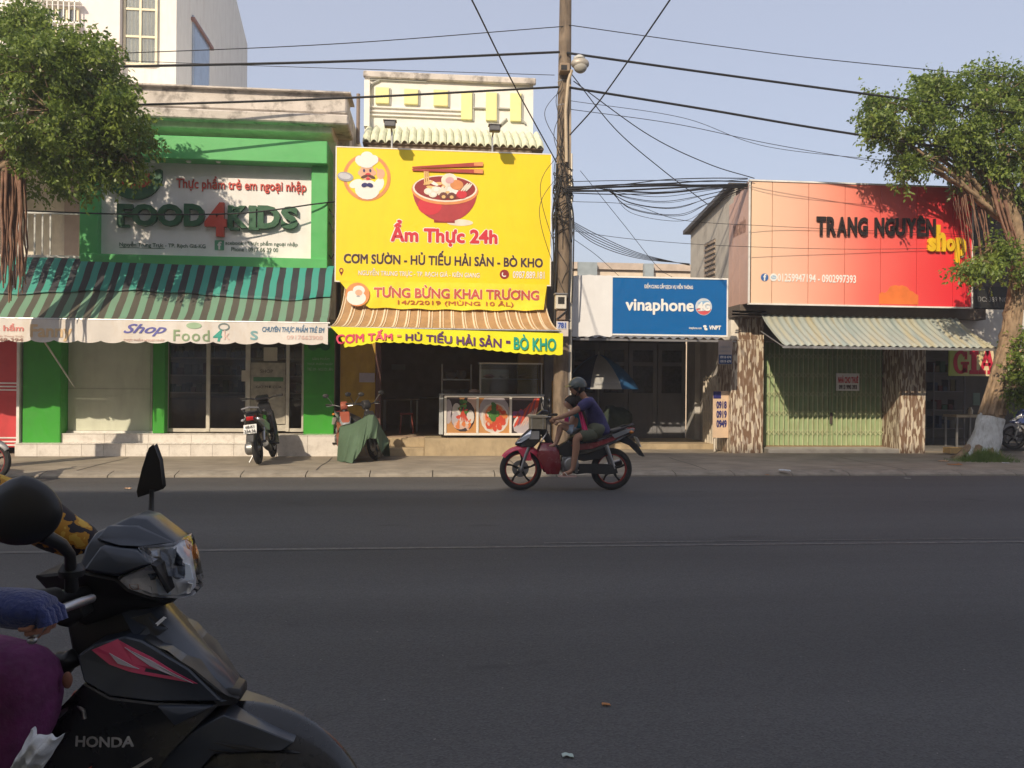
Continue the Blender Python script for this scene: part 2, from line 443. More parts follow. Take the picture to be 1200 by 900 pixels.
WHITE = M('white_paint', (.78, .76, .72), .55, dirt=(.35, .31, .26), damt=.25)
CREAM = M('cream_wall', (.76, .70, .60), .8, dirt=(.36, .32, .27), damt=.35, bump=.2)
STAINED = M('stained_parapet', (.58, .53, .48), .9, dirt=(.10, .085, .075), damt=.85, dscale=(1.2, 1.2, 1.2), bump=.5, bscale=25)
TILEW = M('white_tile', (.72, .68, .63), .25, var=.06, dirt=(.38, .33, .28), damt=.4, dscale=(2, 2, 2))
GREEN = M('green_panel', (.040, .33, .026), .45, var=.05, dirt=(.05, .2, .04), damt=.25)
GREEN2 = M('green_sign_frame', (.085, .42, .12), .4, var=.05)
DARKIN = M('dark_interior', (.42, .36, .30), .9)
CONC = M('concrete', (.36, .34, .31), .9, dirt=(.17, .155, .14), damt=.6, dscale=(1, 1, 1), bump=.4, bscale=30)
PAVE = M('pavement_concrete', (.30, .255, .195), .92, var=.2, scale=1.6, dirt=(.165, .145, .115), damt=.6, dscale=(.5, 1.6, 1), bump=.6, bscale=45)
KERB = M('kerb_concrete', (.29, .255, .205), .9, var=.2, scale=6, dirt=(.2, .175, .14), damt=.6, dscale=(2, 2, 2), bump=.5)
STEEL = M('galvanised_steel', (.5, .5, .5), .4, metal=.8, dirt=(.25, .2, .16), damt=.3)
BLACK = M('black_plastic', (.02, .02, .022), .45)
CABLE = M('cable_rubber', (.018, .018, .02), .6)
GRAYM = M('grey_painted_metal', (.21, .21, .225), .5, var=.08, dirt=(.12, .11, .1), damt=.3)
ALU = M('aluminium_frame', (.62, .58, .50), .4, metal=.35)
GLASS = Mglass('shop_glass', (.72, .70, .66), .05)
OCHRE = M('ochre_wall', (.50, .31, .05), .85, dirt=(.22, .14, .04), damt=.4, bump=.2)
TANSTONE = M('tan_plinth', (.42, .33, .21), .7, var=.15, dirt=(.22, .17, .11), damt=.5, dscale=(2, 2, 1))

# ================================================================== ground, road, pavements
struct(MB().sheet(lambda u, v: (-300 + 600 * u, -300 + 600 * v, -.03), 8, 8), 'ground', M('earth', (.16, .13, .10), .95), fixn=False)
KY = 13.05
road = struct(MB().sheet(lambda u, v: (-80 + 160 * u, -2.6 + (KY + 2.6) * v, 0), 1, 1), 'road', Mroad(), fixn=False)
LINE = Mline()
def ystrip(y0, y1, x0, x1, n=18):
    mb = MB()
    rnd = random.Random(int(x0 * 10) + int(y0 * 100))
    mb.sheet(lambda u, v: (x0 + (x1 - x0) * u, y0 + (y1 - y0) * v + .012 * math.sin(u * 37 + v * 2) * (1 if .02 < u < .98 else 0), .004), n, 1)
    return mb
ln = P(350, 648, 1); 
struct(ystrip(7.38, 7.445, -14, 60, 80), 'lane_line', LINE, fixn=False)
struct(ystrip(7.56, 7.60, G(640, 640).x, 60, 60), 'lane_line', LINE, fixn=False)
# far pavement: one slab sloping gently up from the kerb, patched
PZ0 = .08
def paveh(x, y): return PZ0 - .012 * max(0, (13.6 - y)) + .006 * noise.noise(Vector((x * .7, y * .7, 0)))
pv = MB()
NXP = 160
pv.sheet(lambda u, v: (-40 + 80 * u, KY + .28 + (17.6 - KY - .28) * v, paveh(-40 + 80 * u, KY + .28 + (17.6 - KY - .28) * v)), NXP, 14)
struct(pv, 'pavement', PAVE, smooth=True, fixn=False)
# kerb stones: a run of cast lengths, each its own piece
kb = bpy.data.objects.new('kerb', None); COL.objects.link(kb); kb['kind'] = 'structure'; ORG[kb.name] = Vector((0, 0, 0))
kp = MB().prism([(-14.0, KY, -.02), (-14.0, KY + .01, .022), (-14.0, KY + .06, .045), (-14.0, KY + .285, .078), (-14.0, KY + .285, -.02)], (.985, 0, 0))
pieces('kerb_stone', kp, KERB, kb, [(-14.0 + i, 0, 0) for i in range(34)])
# near pavement, behind the camera
struct(MB().box(-60, 60, -6.0, -2.6, -.02, .13), 'near_pavement', PAVE)
struct(MB().box(-60, 60, -2.6 - .002, -2.45, -.02, .11), 'near_kerb', KERB)
# manhole-like repair patch and hairline joints on the pavement
for i, x in enumerate((-9.2, -5.6, -1.9, 1.4, 4.6, 8.1, 11.5)):
    struct(MB().sheet(lambda u, v: (x + .01 * math.sin(v * 9 + i) + u * .022, KY + .3 + 2.2 * v, paveh(x, KY + .3 + 2.2 * v) + .004), 1, 12), 'pavement_joint', M('joint_dark', (.075, .068, .06), .95), fixn=False)

# ================================================================== the opposite row, behind the camera (it shades the road)
def back_building(name, x0, x1, h, mat, label, wins):
    t = thing(name, label, 'building', ((x0 + x1) / 2, -6.0, 0))
    MB().box(x0, x1, -12, -6.0, 0, h).build('wall', mat, t)
    MB().box(x0 - .1, x1 + .1, -12.1, -5.85, h, h + .25).build('parapet', CONC, t)
    n = max(1, int((x1 - x0) / 2.6)); 
    for fl in range(int(h // 3.2)):
        for k in range(n):
            cx = x0 + (k + .5) * (x1 - x0) / n; z = 1.0 + fl * 3.2
            f = MB().box(cx - .65, cx + .65, -6.0, -5.94, z, z + 1.6).build('window', ALU, t)
            MB().box(cx - .58, cx + .58, -5.935, -5.92, z + .07, z + 1.53).build('pane', GLASS, f)
    MB().box((x0 + x1) / 2 - 1.2, (x0 + x1) / 2 + 1.2, -5.93, -5.88, .13, .95).build('shutter', STEEL, t)
COTS = math.cos(SUN_AZ) / math.tan(SUN_EL)
H1 = (11.45 + 6.0 - .13) / COTS
H2 = (16.75 + 6.0 - .1) / COTS
XSTEP = .95 - (11.4 + 6) * math.tan(SUN_AZ) - .1
back_building('opposite_building', -46, XSTEP - 12.5, H1 - .25, CREAM, 'cream three storey house far along the near side of the street', 1)
back_building('opposite_building', XSTEP - 12.4, XSTEP, H1 - .25, M('pale_blue_wall', (.45, .52, .58), .85), 'pale blue house behind the photographer on the near pavement', 1)
back_building('opposite_building', XSTEP + .05, XSTEP + 11, H2 - .25, M('pale_yellow_wall', (.62, .55, .36), .85), 'tall pale yellow house behind the photographer on the near pavement', 1)
back_building('opposite_building', XSTEP + 11.1, 46, H2 - .25, CREAM, 'tall cream block furthest along the near pavement', 1)

# ================================================================== the hazy air
hz = bpy.data.materials.new('haze_air'); hz.use_nodes = True; hn = hz.node_tree; hn.nodes.remove(hn.nodes['Principled BSDF'])
pvn = hn.nodes.new('ShaderNodeVolumePrincipled'); pvn.inputs['Color'].default_value = (.86, .86, .88, 1); pvn.inputs['Density'].default_value = .0026; pvn.inputs['Anisotropy'].default_value = .2
hn.links.new(pvn.outputs[0], hn.nodes['Material Output'].inputs['Volume'])
hb = MB().box(-302, 302, -302, 302, -1.03, 20.2).build('haze', hz, None); hb['kind'] = 'stuff'
# ================================================================== LEFT SHOP (green frame)
FY = 16.35           # shop front plane
FLZ = P(200, 508, 16.2).z     # shop floor
def X(px, Y, py=450): return P(px, py, Y).x
def Z(py, Y, px=600): return P(px, py, Y).z
t = thing('corner_shop_building', 'cream shop house with stained parapet behind the large green framed sign', 'building', (X(230, FY), FY, 0))
xl, xr = X(-120, FY), X(392, FY)
zc = Z(312, FY, 230)                 # ceiling of the ground floor room
ztop = Z(103, 16.3, 280)
b = MB()
b.box(X(93, FY), xr, FY, 24, zc - 1.0, ztop - .02)
b.box(xl, X(93, FY) - .003, 18.6, 24, zc - 1.0, ztop - .02)                 # recessed balcony back wall
b.build('wall', CREAM, t)
MB().box(xl, X(93, FY), FY - .1, 18.597, Z(312, FY, 60), Z(306, FY, 60)).build('balcony_floor', CONC, t)
MB().box(xl, X(93, FY), FY - .1, 18.597, Z(165, FY, 60), ztop - .02).build('balcony_soffit', CREAM, t)
# ground floor room shell
rm = MB()
rm.box(xl, xr, 20.6, 20.75, 0, zc - 1.003)
rm.box(xr - .18, xr, FY + .003, 20.597, 0, zc - 1.003)
rm.box(xl, xl + .2, FY + .003, 20.597, 0, zc - 1.003)
rm.box(xl + .203, xr - .183, FY + .002, 20.597, FLZ - .2, FLZ - .003)
rm.build('room', DARKIN, t)
# low partition inside and shelving seen dimly through the glass
for k, (a, c, h, y, cl) in enumerate(((197, 243, 468, 17.5, (.42, .30, .21)), (247, 290, 466, 17.6, (.40, .28, .20)), (296, 352, 470, 17.5, (.42, .31, .22)))):
    x0, x1, z0, z1 = RC(a - 4, h, c + 2, 506, y)
    cb = thing('low_cabinet', ('brown low cabinet behind the first shop glass', 'brown low cabinet behind the second shop glass', 'brown low cabinet behind the glass door with the poster')[k], 'cabinet', ((x0 + x1) / 2, y, FLZ), 'cabinets behind the shop glass')
    MB().box(x0, x1, y, y + .4, FLZ, z1).build('body', M('cabinet_brown%d' % k, cl, .6, dirt=(.1, .08, .06), damt=.5), cb)
    MB().box(x0 - .02, x1 + .02, y - .02, y + .42, z1, z1 + .03).build('top', M('cabinet_top', (.2, .15, .11), .5), cb)
rs = random.Random(4)
SHC = [M('pack%d' % i, c, .6) for i, c in enumerate(((.12, .02, .02), (.03, .06, .12), (.14, .12, .05), (.13, .13, .13), (.03, .1, .05)))]
sh = thing('display_shelf', 'dim rack of packed goods along the back of the green framed shop', 'shelf', (X(240, 20.2), 20.3, FLZ))
for k in range(5):
    MB().box(X(190, 20.2), X(360, 20.2), 20.15, 20.5, FLZ + .3 + k * .42, FLZ + .33 + k * .42).build('shelf_board', ALU, sh)
    mb = MB()
    x = X(192, 20.2)
    while x < X(356, 20.2):
        w_ = rs.uniform(.08, .2); mb.box(x, x + w_ * .85, 20.2, 20.4, FLZ + .333 + k * .42, FLZ + .333 + k * .42 + rs.uniform(.12, .3), rs.randrange(5)); x += w_
    mb.build('packed_goods', SHC, sh, kind='stuff')
# fronts, left to right
def front(px0, px1, mat, name, py0=395, py1=508, Y=FY, dep=.15, par=t, **k):
    x0, x1, z0, z1 = RC(px0, py0, px1, py1, Y)
    return MB().box(x0, x1, Y, Y + dep, z0, z1).build(name, mat, par, **k)
front(26.5, 71, GREEN, 'green_pilaster', py1=519, Y=16.1, dep=.4, bevel=.01)
front(179, 193, GREEN, 'green_pilaster', py1=508, Y=16.15, dep=.35, bevel=.01)
front(356, 391.5, GREEN, 'green_pilaster', py0=385, py1=509, Y=16.3, dep=.2, bevel=.01)
front(72.5, 76, WHITE, 'jamb', Y=16.28)
FR = M('roller_blind', (.60, .62, .50), .8, var=.05, dirt=(.4, .4, .33), damt=.3)
f0 = front(76.3, 178.6, ALU, 'window_frame', py0=396, py1=507, Y=16.42, dep=.05)
front(80, 176, FR, 'blind', py0=398, py1=504.5, Y=16.405, dep=.01, par=f0)
front(80, 176, M('blind_seam', (.45, .46, .38), .8), 'seam', py0=455, py1=456, Y=16.4, dep=.003, par=f0)
front(77, 193, WHITE, 'sill', py0=505, py1=507.6, Y=16.36, dep=.08)
for a, c in ((194, 197), (241.5, 246), (287.5, 293), (335, 339), (353.5, 356)):
    front(a, c, ALU, 'mullion', py1=506, Y=16.34, dep=.08, bevel=.006)
for a, c in ((197.2, 241.3), (246.2, 287.3), (339.2, 353.3)):
    front(a, c, GLASS, 'pane', py1=502, Y=16.37, dep=.012)
    front(a, c, ALU, 'rail', py0=502, py1=506, Y=16.35, dep=.06)
d = front(293.2, 334.8, ALU, 'door', py0=498, py1=505, Y=16.35, dep=.05)
front(293.2, 334.8, GLASS, 'pane', py0=396, py1=497.8, Y=16.37, dep=.012, par=d)
front(293.6, 334.4, M('poster_film', (.38, .35, .29), .5, var=.25, scale=9), 'film', py0=425, py1=497, Y=16.366, dep=.003, par=d)
front(297, 332, M('poster_green', (.06, .2, .09), .5), 'film_band', py0=442, py1=447, Y=16.362, dep=.003, par=d)
front(309, 325, M('poster_pale', (.55, .5, .42), .6), 'notice', py0=407, py1=423, Y=16.362, dep=.004, par=d)
front(283, 291.5, M('poster_pale'), 'notice', py0=434, py1=447, Y=16.32, dep=.004, par=d)
for (a, b_, c, d_, s_) in ((305, 433, 320, 437, 'SHOP'), (300, 451, 330, 455, 'GIỜ MỞ CỬA')):
    text_px(s_, a, b_, c, d_, 16.365, M('print_dark', (.08, .07, .06), .6), d)
# print on the right green wall
text_px('♣' if False else 'SẢN PHẨM', 366, 418, 386, 422, 16.3, M('print_palegreen', (.35, .5, .33), .6), t)
text_px('THỰC PHẨM NHẬP', 360, 424, 390, 428.5, 16.3, M('print_palegreen'), t)
text_px('TRẺ EM - NGƯỜI LỚN', 360, 430, 390, 434.5, 16.3, M('print_palegreen'), t)
mb = MB(); cl = P(374, 406, 16.3)
for dx, dz in ((-.12, .02), (.0, .07), (.12, .02)): disc(mb, cl.x + dx, cl.z + dz, .1, .1, 16.296 - .0015 * (dx > 0) - .003 * (dx < 0), th=.002)
mb.build('leaf_emblem', M('emblem_green', (.01, .12, .03), .5), t)
# parapet: stained band, projecting slab with its lip
x0, x1 = xl, X(407, 16.0)
MB().box(x0, x1 - .05, 15.95, 16.6, Z(129, 15.95, 280), Z(104, 15.95, 280)).build('parapet', STAINED, t, bevel=.03)
MB().box(x0, x1 + .02, 15.55, 16.6, Z(141, 15.55, 280), Z(129.2, 15.55, 280)).build('cornice', STAINED, t, bevel=.025)
MB().box(x0, x1 - .3, 15.75, 16.6, Z(152, 15.75, 280), Z(141.2, 15.75, 280) - .004).build('cornice_bed', CREAM, t, bevel=.02)
MB().box(x0, x1 + .03, 15.85, 16.65, Z(103.8, 15.85, 280), Z(102, 15.85, 280)).build('coping', STAINED, t)
# side return going back on the right
MB().box(x1 - .35, x1 - .06, 16.61, 22, Z(190, 16, 280), Z(110, 16, 280)).build('side_wall', STAINED, t)
# balcony railing
rx0, rx1 = X(28, 16.28), X(92, 16.28)
rz0, rz1 = Z(305, 16.28, 60), Z(251, 16.28, 60)
RAILM = M('railing_white', (.42, .42, .40), .5, metal=.3)
rl = thing('balcony_railing', 'pale metal railing on the dark balcony behind the left tree', 'railing', ((rx0 + rx1) / 2, 16.28, rz0))
for z in (rz0 + .05, rz1): MB().box(rx0 - 2.5, rx1, 16.26, 16.3, z, z + .045).build('rail', RAILM, rl)
sx = (rx1 - rx0) / 7
pieces('baluster', MB().box(rx0 - 2.4, rx0 - 2.4 + .03, 16.27, 16.295, rz0 + .096, rz1 - .002), RAILM, rl, [(i * sx, 0, 0) for i in range(21)])
MB().box(X(75, 18.5), X(92, 18.5), 18.45, 18.6, Z(309, 18.5, 80), Z(190, 18.5, 80)).build('balcony_wall_strip', M('pinkish_wall', (.4, .33, .3), .85), t)

# ---- the framed sign
SG = thing('framed_shop_sign', 'white sign with raised green lettering in a thick bright green frame', 'sign', (X(240, 15.8), 15.8, Z(312, 15.8, 240)))
def fr(name, px0, py0, px1, py1, Y, Yb, mat, bevel=.012, par=SG):
    x0, x1, z0, z1 = RC(px0, py0, px1, py1, Y)
    return MB().box(x0, x1, Y, Yb, z0, z1).build(name, mat, par, bevel=bevel)
fr('frame_top', 93, 160, 383.5, 187, 15.42, FY - .003, GREEN2)
fr('frame_side', 364.5, 193, 384, 311, 15.6, FY - .004, GREEN2)
fr('frame_side', 93, 190, 115, 311, 15.6, FY - .004, GREEN2)
fr('frame_bottom', 93.5, 300, 383.6, 312.5, 15.5, FY - .005, GREEN2)
SP = M('sign_white_sheet', (.80, .78, .76), .4, var=.04, dirt=(.6, .56, .5), damt=.2)
fr('panel', 112, 180, 367, 303, 15.75, 15.9, SP, 0)
for px in (178, 220, 255, 288, 321, 350):
    p = P(px, 186, 15.5)
    MB().lathe((p.x, 15.55, Z(187.6, 15.5, px)), (0, 0, -1), [(0, 0), (.045, 0), (.05, .02), (.03, .035), (0, .035)], 12).build('downlight', WHITE, SG)
LG = M('letter_green', (.02, .10, .045), .4); LR = M('letter_red', (.55, .06, .04), .4)
LF = M('letter_green_face', (.035, .19, .08), .35)
def letters(s, boxes, Y, mat, par, ext=.07, off=.03, shadow=None):
    for ch, (a, b_, c, d_) in zip(s, boxes):
        x0, x1, z0, z1 = RC(a, b_, c, d_, Y)
        mb = MB(); fit_text(mb, ch, x0, x1, z0, z1, Y, ext, off); mb.build('letter', mat, par, fixn=False)
def slab_serifs(boxes, Y, mat, par): pass
letters('FOOD4KIDS', [(139, 240, 157, 265), (156, 240, 186, 266), (186, 240, 215, 266), (217, 240, 241, 266), (241, 238, 267, 278), (268, 242, 292, 268), (293, 242, 301, 268), (303, 242, 329, 269), (330, 243, 350, 269)], 15.745, [LG], SG, .09, .045)
for o_ in [c for c in kids(SG) if c.name.startswith('letter')][4:5]: o_.data.materials[0] = LR; o_['label'] = 'red numeral 4 between the green letters'
# little serifs of F K I D as one trim per letter foot
for (a, c, y) in ((138, 151, 263), (269, 280, 266.5), (291, 303, 266.5), (291, 303, 242), (138, 150, 240), (269, 279, 242)):
    x0, x1, z0, z1 = RC(a, y, c, y + 3, 15.66)
    MB().box(x0, x1, 15.66, 15.74, z0, z1).build('serif', LG, SG)
text_px('Thực phẩm trẻ em ngoại nhập', 207, 208, 359, 226, 15.75, LR, SG, ext=.02, off=.02)
PD = M('print_grey_green', (.06, .13, .09), .5)
text_px('Nguyễn Trung Trực - TP. Rạch Giá-KG', 140, 284, 241, 291, 15.75, PD, SG, off=.012)
text_px('acebook : Thực phẩm ngoại nhập', 264, 282, 349, 289, 15.75, PD, SG, off=.012)
text_px('Phone : 0917 66 39 00', 271, 290, 326, 295, 15.75, PD, SG, off=.01)
fr('badge', 251.5, 281.5, 262.5, 293, 15.742, 15.749, M('print_green', (.1, .35, .2), .5), 0)
text_px('f', 255, 283, 260, 292.5, 15.739, WHITE, SG, off=.03)
fr('underline', 140, 290.2, 193, 290.8, 15.745, 15.749, PD, 0)
# melon-smile emblem
mb = MB(); c = P(160, 207, 15.74)
def arcband(mb, cx, cz, r0x, r0z, r1x, r1z, a0, a1, Y, th, m=0, n=18, cx1=None, cz1=None):
    o_ = [(cx + r0x * math.cos(R(a0 + (a1 - a0) * k / n)), Y, cz + r0z * math.sin(R(a0 + (a1 - a0) * k / n))) for k in range(n + 1)]
    i_ = [((cx1 if cx1 is not None else cx) + r1x * math.cos(R(a0 + (a1 - a0) * k / n)), Y, (cz1 if cz1 is not None else cz) + r1z * math.sin(R(a0 + (a1 - a0) * k / n))) for k in range(n + 1)]
    for k in range(n): mb.prism([o_[k], o_[k + 1], i_[k + 1], i_[k]], (0, th, 0), m)
arcband(mb, c.x - .02, c.z + .03, .50, .47, .38, .27, 178, 372, 15.68, .065)
mb.build('smile_emblem', LG, SG)
mb = MB(); arcband(mb, c.x - .01, c.z + .06, .34, .29, .0, .0, 190, 360, 15.70, .04); mb.build('fruit_emblem', LR, SG)
mb = MB(); disc(mb, P(183, 203, 15.7).x, P(183, 205, 15.7).z, .14, .07, 15.67, th=.06, rot=40); disc(mb, P(187, 206, 15.7).x, P(187, 206, 15.7).z, .09, .05, 15.665, th=.06, rot=70); mb.build('leaf_emblem', LG, SG)

# ---- striped fabric awning
AW = Mstripe('awning_stripes', (.17, .33, .22), (.085, .08, .06), .245, .5, rough=.75, off=.2, grime=.25, transl=.12)
A0 = thing('striped_awning', 'long teal and dark green striped fabric awning over the left shop', 'awning', (X(180, 15), 15.0, Z(405, 14.6, 180)))
ax0, axt, axb = X(-110, 15.6), X(391, 15.55), X(384, 14.6)
zt, zb = Z(309, 15.6, 230), Z(377.5, 14.58, 230)
def awn(u, v):
    x1 = axt + (axb - axt) * max(0, (v - .42) / .58) if v > .42 else axt
    x = ax0 + (x1 - ax0) * u
    y = 15.58 + (14.6 - 15.58) * (v ** .85)
    z = zt + (zb - zt) * v - .13 * math.sin(math.pi * v) ** 1.2
    z += .018 * math.sin(v * 9 + u * 5) * (v < .95) + .02 * noise.noise(Vector((x * 1.5, v * 4, 0))) * math.sin(math.pi * v)
    if u > .8: z += -.05 * math.sin(v * 14 + (u - .8) * 18) * (u - .8) * 5 * math.sin(math.pi * v)
    z += .02 * math.sin(x * 5.7 + 1) * v * v
    return (x, y, z)
MB().sheet(awn, 150, 22, (0, .004, -.006)).build('canopy', AW, A0, smooth=80)
# second layer lying over the upper half, its torn lower hem hanging free
def awn2(u, v):
    x, y, z = awn(u, v * (.46 + .05 * math.sin(u * 9)))
    return (x, y - .02, z + .025 + .01 * math.sin(u * 60) * v)
MB().sheet(awn2, 150, 12, (0, .004, -.006)).build('cover_flap', Mstripe('awning_stripes_bright', (.05, .36, .28), (.03, .032, .038), .245, .5, rough=.6, off=.2, grime=.1, transl=.2), A0, smooth=80)
VAL = M('valance_white', (.72, .68, .64), .8, var=.05, dirt=(.55, .42, .28), damt=.3, dscale=(1.5, 1, .5))
def scallop(mb, x0, x1, z0t, z0b, z1t, z1b, Y, period, amp, th=.006, m=0, bulge=.02, inv=False):
    """a hanging strip with a scalloped lower hem"""
    n = int((x1 - x0) / period * 8)
    def f(u, v):
        x = x0 + (x1 - x0) * u; ph = ((x - x0) / period) % 1
        zt_ = z0t + (z1t - z0t) * u; zb_ = z0b + (z1b - z0b) * u
        zb2 = zb_ - amp * (math.sin(math.pi * ph) ** .5 if not inv else 0) + amp * .0
        return (x, Y + bulge * math.sin(x * 3.1) * v + .008 * math.sin(x * 11) * v, zt_ + (zb2 - zt_) * v)
    mb.sheet(f, n, 4, (0, th, 0), m)
vz0, vz1 = Z(377, 14.58, 230), Z(401, 14.58, 230)
mb = MB(); scallop(mb, ax0, axb, vz0, vz1, vz0, vz1 + .03, 14.57, .375, .05); LVAL = mb.build('valance', VAL, A0, smooth=80)
MB().tube([(ax0, 14.6, vz0 + .01), (axb + .03, 14.6, vz0 + .01)], .02).build('front_bar', STEEL, A0)
for px in (-60, 60, 386):
    x = X(px, 15.4)
    MB().tube([(x, 14.6, vz0), (x + .02, 16.3, vz0 - .02 if px != 60 else Z(453, 16.1, 26))], .016).build('bracket_arm', STEEL, A0)
SBLUE = M('print_blue_purple', (.12, .12, .38), .6); SGRN = M('print_olive_green', (.25, .35, .2), .6); PR = M('print_faded_red', (.62, .22, .2), .6); PK = M('print_faded_pink', (.68, .5, .45), .7)
PB = M('print_steel_blue', (.1, .2, .33), .6); FO = M('print_faded_orange', (.72, .52, .3), .7)
VY = 14.548
text_px('Shop', 144, 379.5, 195, 394, VY, SBLUE, A0, ext=.004, off=.02, shear=.5)
text_px('Food', 203, 386.5, 245, 400, VY, SGRN, A0, off=.012, spacing=1.15)
text_px('4', 249, 386, 260, 400, VY, M('print_teal', (.05, .35, .28), .6), A0, off=.02, shear=.2)
text_px('s', 293, 387.5, 302, 398.5, VY, M('print_grey_teal', (.2, .38, .4), .6), A0, off=.012)
text_px('k', 262, 387, 269, 398, VY, PK, A0, off=.01)
text_px('CHUYÊN THỰC PHẨM TRẺ EM', 307, 380, 380, 391, VY, PB, A0, off=.03, shear=.15)
text_px('0917663900', 336, 393, 378, 398, VY, PK, A0, off=.02)
text_px('THỰC PHẨM NGOẠI NHẬP', 144, 396, 193, 400.5, VY, PK, A0, off=.02)
text_px('hẩm', 3, 379, 27.5, 388, VY, PR, A0, off=.03)
text_px('Nguyễn Trung Trực', -14, 392, 27, 395.5, VY, PK, A0, off=.01)
text_px('0948 394', -14, 396, 27, 400, VY, M('print_brown', (.3, .18, .15), .6), A0, off=.03)
text_px('Fanny', 35, 380, 84, 400, VY, FO, A0, off=.03)
mb = MB(); c = P(227, 381.5, VY); disc(mb, c.x, c.z, .13, .055, VY - .006); mb.build('printed_emblem', M('print_pale_green', (.35, .5, .33), .7), A0)
mb = MB(); c = P(262, 383, VY); arcband(mb, c.x, c.z, .1, .07, .075, .045, 0, 360, VY - .006, .003); mb.build('printed_emblem', M('print_greyish', (.2, .26, .26), .7), A0)

drape_print(A0, LVAL, VY)
# ---- tiled steps
ST = thing('shop_steps', 'two white tiled steps and a raised tiled block before the green shop', 'steps', (X(200, 16), 15.9, PZ0))
zs = Z(520, 15.85, 200)
MB().box(X(18, 15.86), X(324.5, 15.86), 15.865, 16.4, .02, zs - .012).build('lower_step', CONC, ST)
MB().box(X(72, 16.16), X(355, 16.16), 16.165, 16.9, zs - .01, FLZ - .012).build('upper_step', CONC, ST)
bx0, bx1, bz = X(325, 15.86), X(397, 15.86), Z(510, 15.85, 355)
MB().box(bx0 + .004, bx1, 15.865, 16.29, .02, bz - .012).build('block', CONC, ST)
def tiles(x0, x1, z0, z1, Y, wid, par, gap=.006, th=.012, top=None, ymax=None):
    n = max(1, round((x1 - x0) / wid)); w_ = (x1 - x0) / n
    pieces('tile', MB().box(x0 + gap / 2, x0 + w_ - gap / 2, Y - th, Y, z0, z1), TILEW, par, [(i * w_, 0, 0) for i in range(n)])
    if top is not None:
        pieces('tile', MB().box(x0 + gap / 2, x0 + w_ - gap / 2, Y - th - .01, ymax, z1 + .002 - .002, z1 + .012), TILEW, par, [(i * w_, 0, 0) for i in range(n)])
tiles(X(18, 15.86), X(324.5, 15.86), .06, zs - .012, 15.863, .41, ST, top=1, ymax=16.15)
tiles(X(72, 16.16), X(324.5, 16.16), zs, FLZ - .012, 16.163, .82, ST, top=1, ymax=16.34)
tiles(bx0, bx1, .06, bz - .012, 15.862, .58, ST, top=1, ymax=16.29)

# ---- red neighbour at the far left
RD = M('red_panel', (.55, .045, .05), .5, var=.05, dirt=(.3, .03, .03), damt=.3)
t2 = thing('red_fronted_house', 'red panelled shop front with thin white lines at the far left edge', 'building', (X(-20, 16.3), 16.3, 0))
MB().box(X(-260, 16.3), X(21.5, 16.3), 16.3, 16.6, Z(524, 16.3, 10), Z(395, 16.3, 10)).build('wall', RD, t2)
MB().box(X(-260, 16.3), X(-122, FY) - .01, 16.7, 24, 0, 9).build('house', CREAM, t2)
MB().box(X(22.5, 16.15), X(25.8, 16.15), 16.05, 16.3, Z(520, 16.2, 10), Z(395, 16.2, 10)).build('pillar', WHITE, t2)
for py in (449, 453, 457, 513, 517.5, 521.5):
    MB().box(X(-260, 16.3), X(21, 16.3), 16.285, 16.297, Z(py + .8, 16.3, 10), Z(py - .8, 16.3, 10)).build('white_line', WHITE, t2)

# ================================================================== tall white house behind
HW = M('tall_house_white', (.80, .77, .70), .8, var=.03, dirt=(.55, .48, .42), damt=.32, dscale=(2.5, 2.5, .3))
th = thing('tall_white_house', 'tall white house with sloping roof rising behind the left shop', 'house', (-9, 24, 0))
X0h, X1h = -17.0, X(203, 20.0)
Yb = 27.3
zfr = Z(-30, 20, 203)
zb1, zb2 = P(250, -6, 20 + (Yb - 20) * .62).z, P(283, 52, Yb).z
pts = [(X1h, 20, 3.5), (X1h, Yb, 3.5), (X1h, Yb, zb2), (X1h, 20 + (Yb - 20) * .62, zb1 + 1.1), (X1h, 20, zfr + 1.0)]
MB().prism(pts, (X0h - X1h, 0, 0)).build('wall', HW, th)
MB().box(X0h, X(139, 19.9), 19.78, 19.995, 6, zfr + .9).build('front_bay', M('bay_pinkish_white', (.76, .70, .68), .8, var=.03), th)
# window with curtains, 2 x 4 lights
def house_window(px0, py0, px1, py1, Y, cols, rows, grille=False, name='window'):
    x0, x1, z0, z1 = RC(px0, py0, px1, py1, Y)
    w_ = MB()
    w_.box(x0, x1, Y - .02, Y + .03, z0, z1).build  # noqa
    fr_ = MB()
    g = .05
    for i in range(cols + 1): xx = x0 + (x1 - x0) * i / cols; fr_.box(xx - g / 2, xx + g / 2, Y - .06, Y - .004, z0, z1)
    for j in range(rows + 1): zz = z0 + (z1 - z0) * j / rows; fr_.box(x0 + .028, x1 - .028, Y - .055, Y - .006, zz - g / 2, zz + g / 2)
    o = fr_.build(name, M('cream_joinery', (.72, .64, .45), .5), th)
    MB().box(x0, x1, Y - .03, Y - .02, z0, z1).build('pane', Mglass('house_glass', (.75, .78, .76), .12), o)
    return o, (x0, x1, z0, z1)
CUR = M('curtain', (.55, .52, .42), .9, var=.1)
o, (x0, x1, z0, z1) = house_window(147, -20, 184, 76, 19.99, 2, 3)
MB().sheet(lambda u, v: (x0 + (x1 - x0) * u, 19.975 + .012 * math.sin(u * 50), z0 + (z1 - z0) * v), 60, 1).build('curtain', CUR, o, smooth=80)
o, (x0, x1, z0, z1) = house_window(41, 10, 92, 50, 19.775, 4, 2)
MB().box(x0, x1, 19.755, 19.77, z0, z1).build('curtain', M('curtain_blue', (.5, .56, .62), .9), o)
for i in range(9): xx = x0 + (x1 - x0) * i / 8; MB().box(xx - .012, xx + .012, 19.55, 19.575, z0 - .2, z1 + .1).build('grille_bar', WHITE, o)
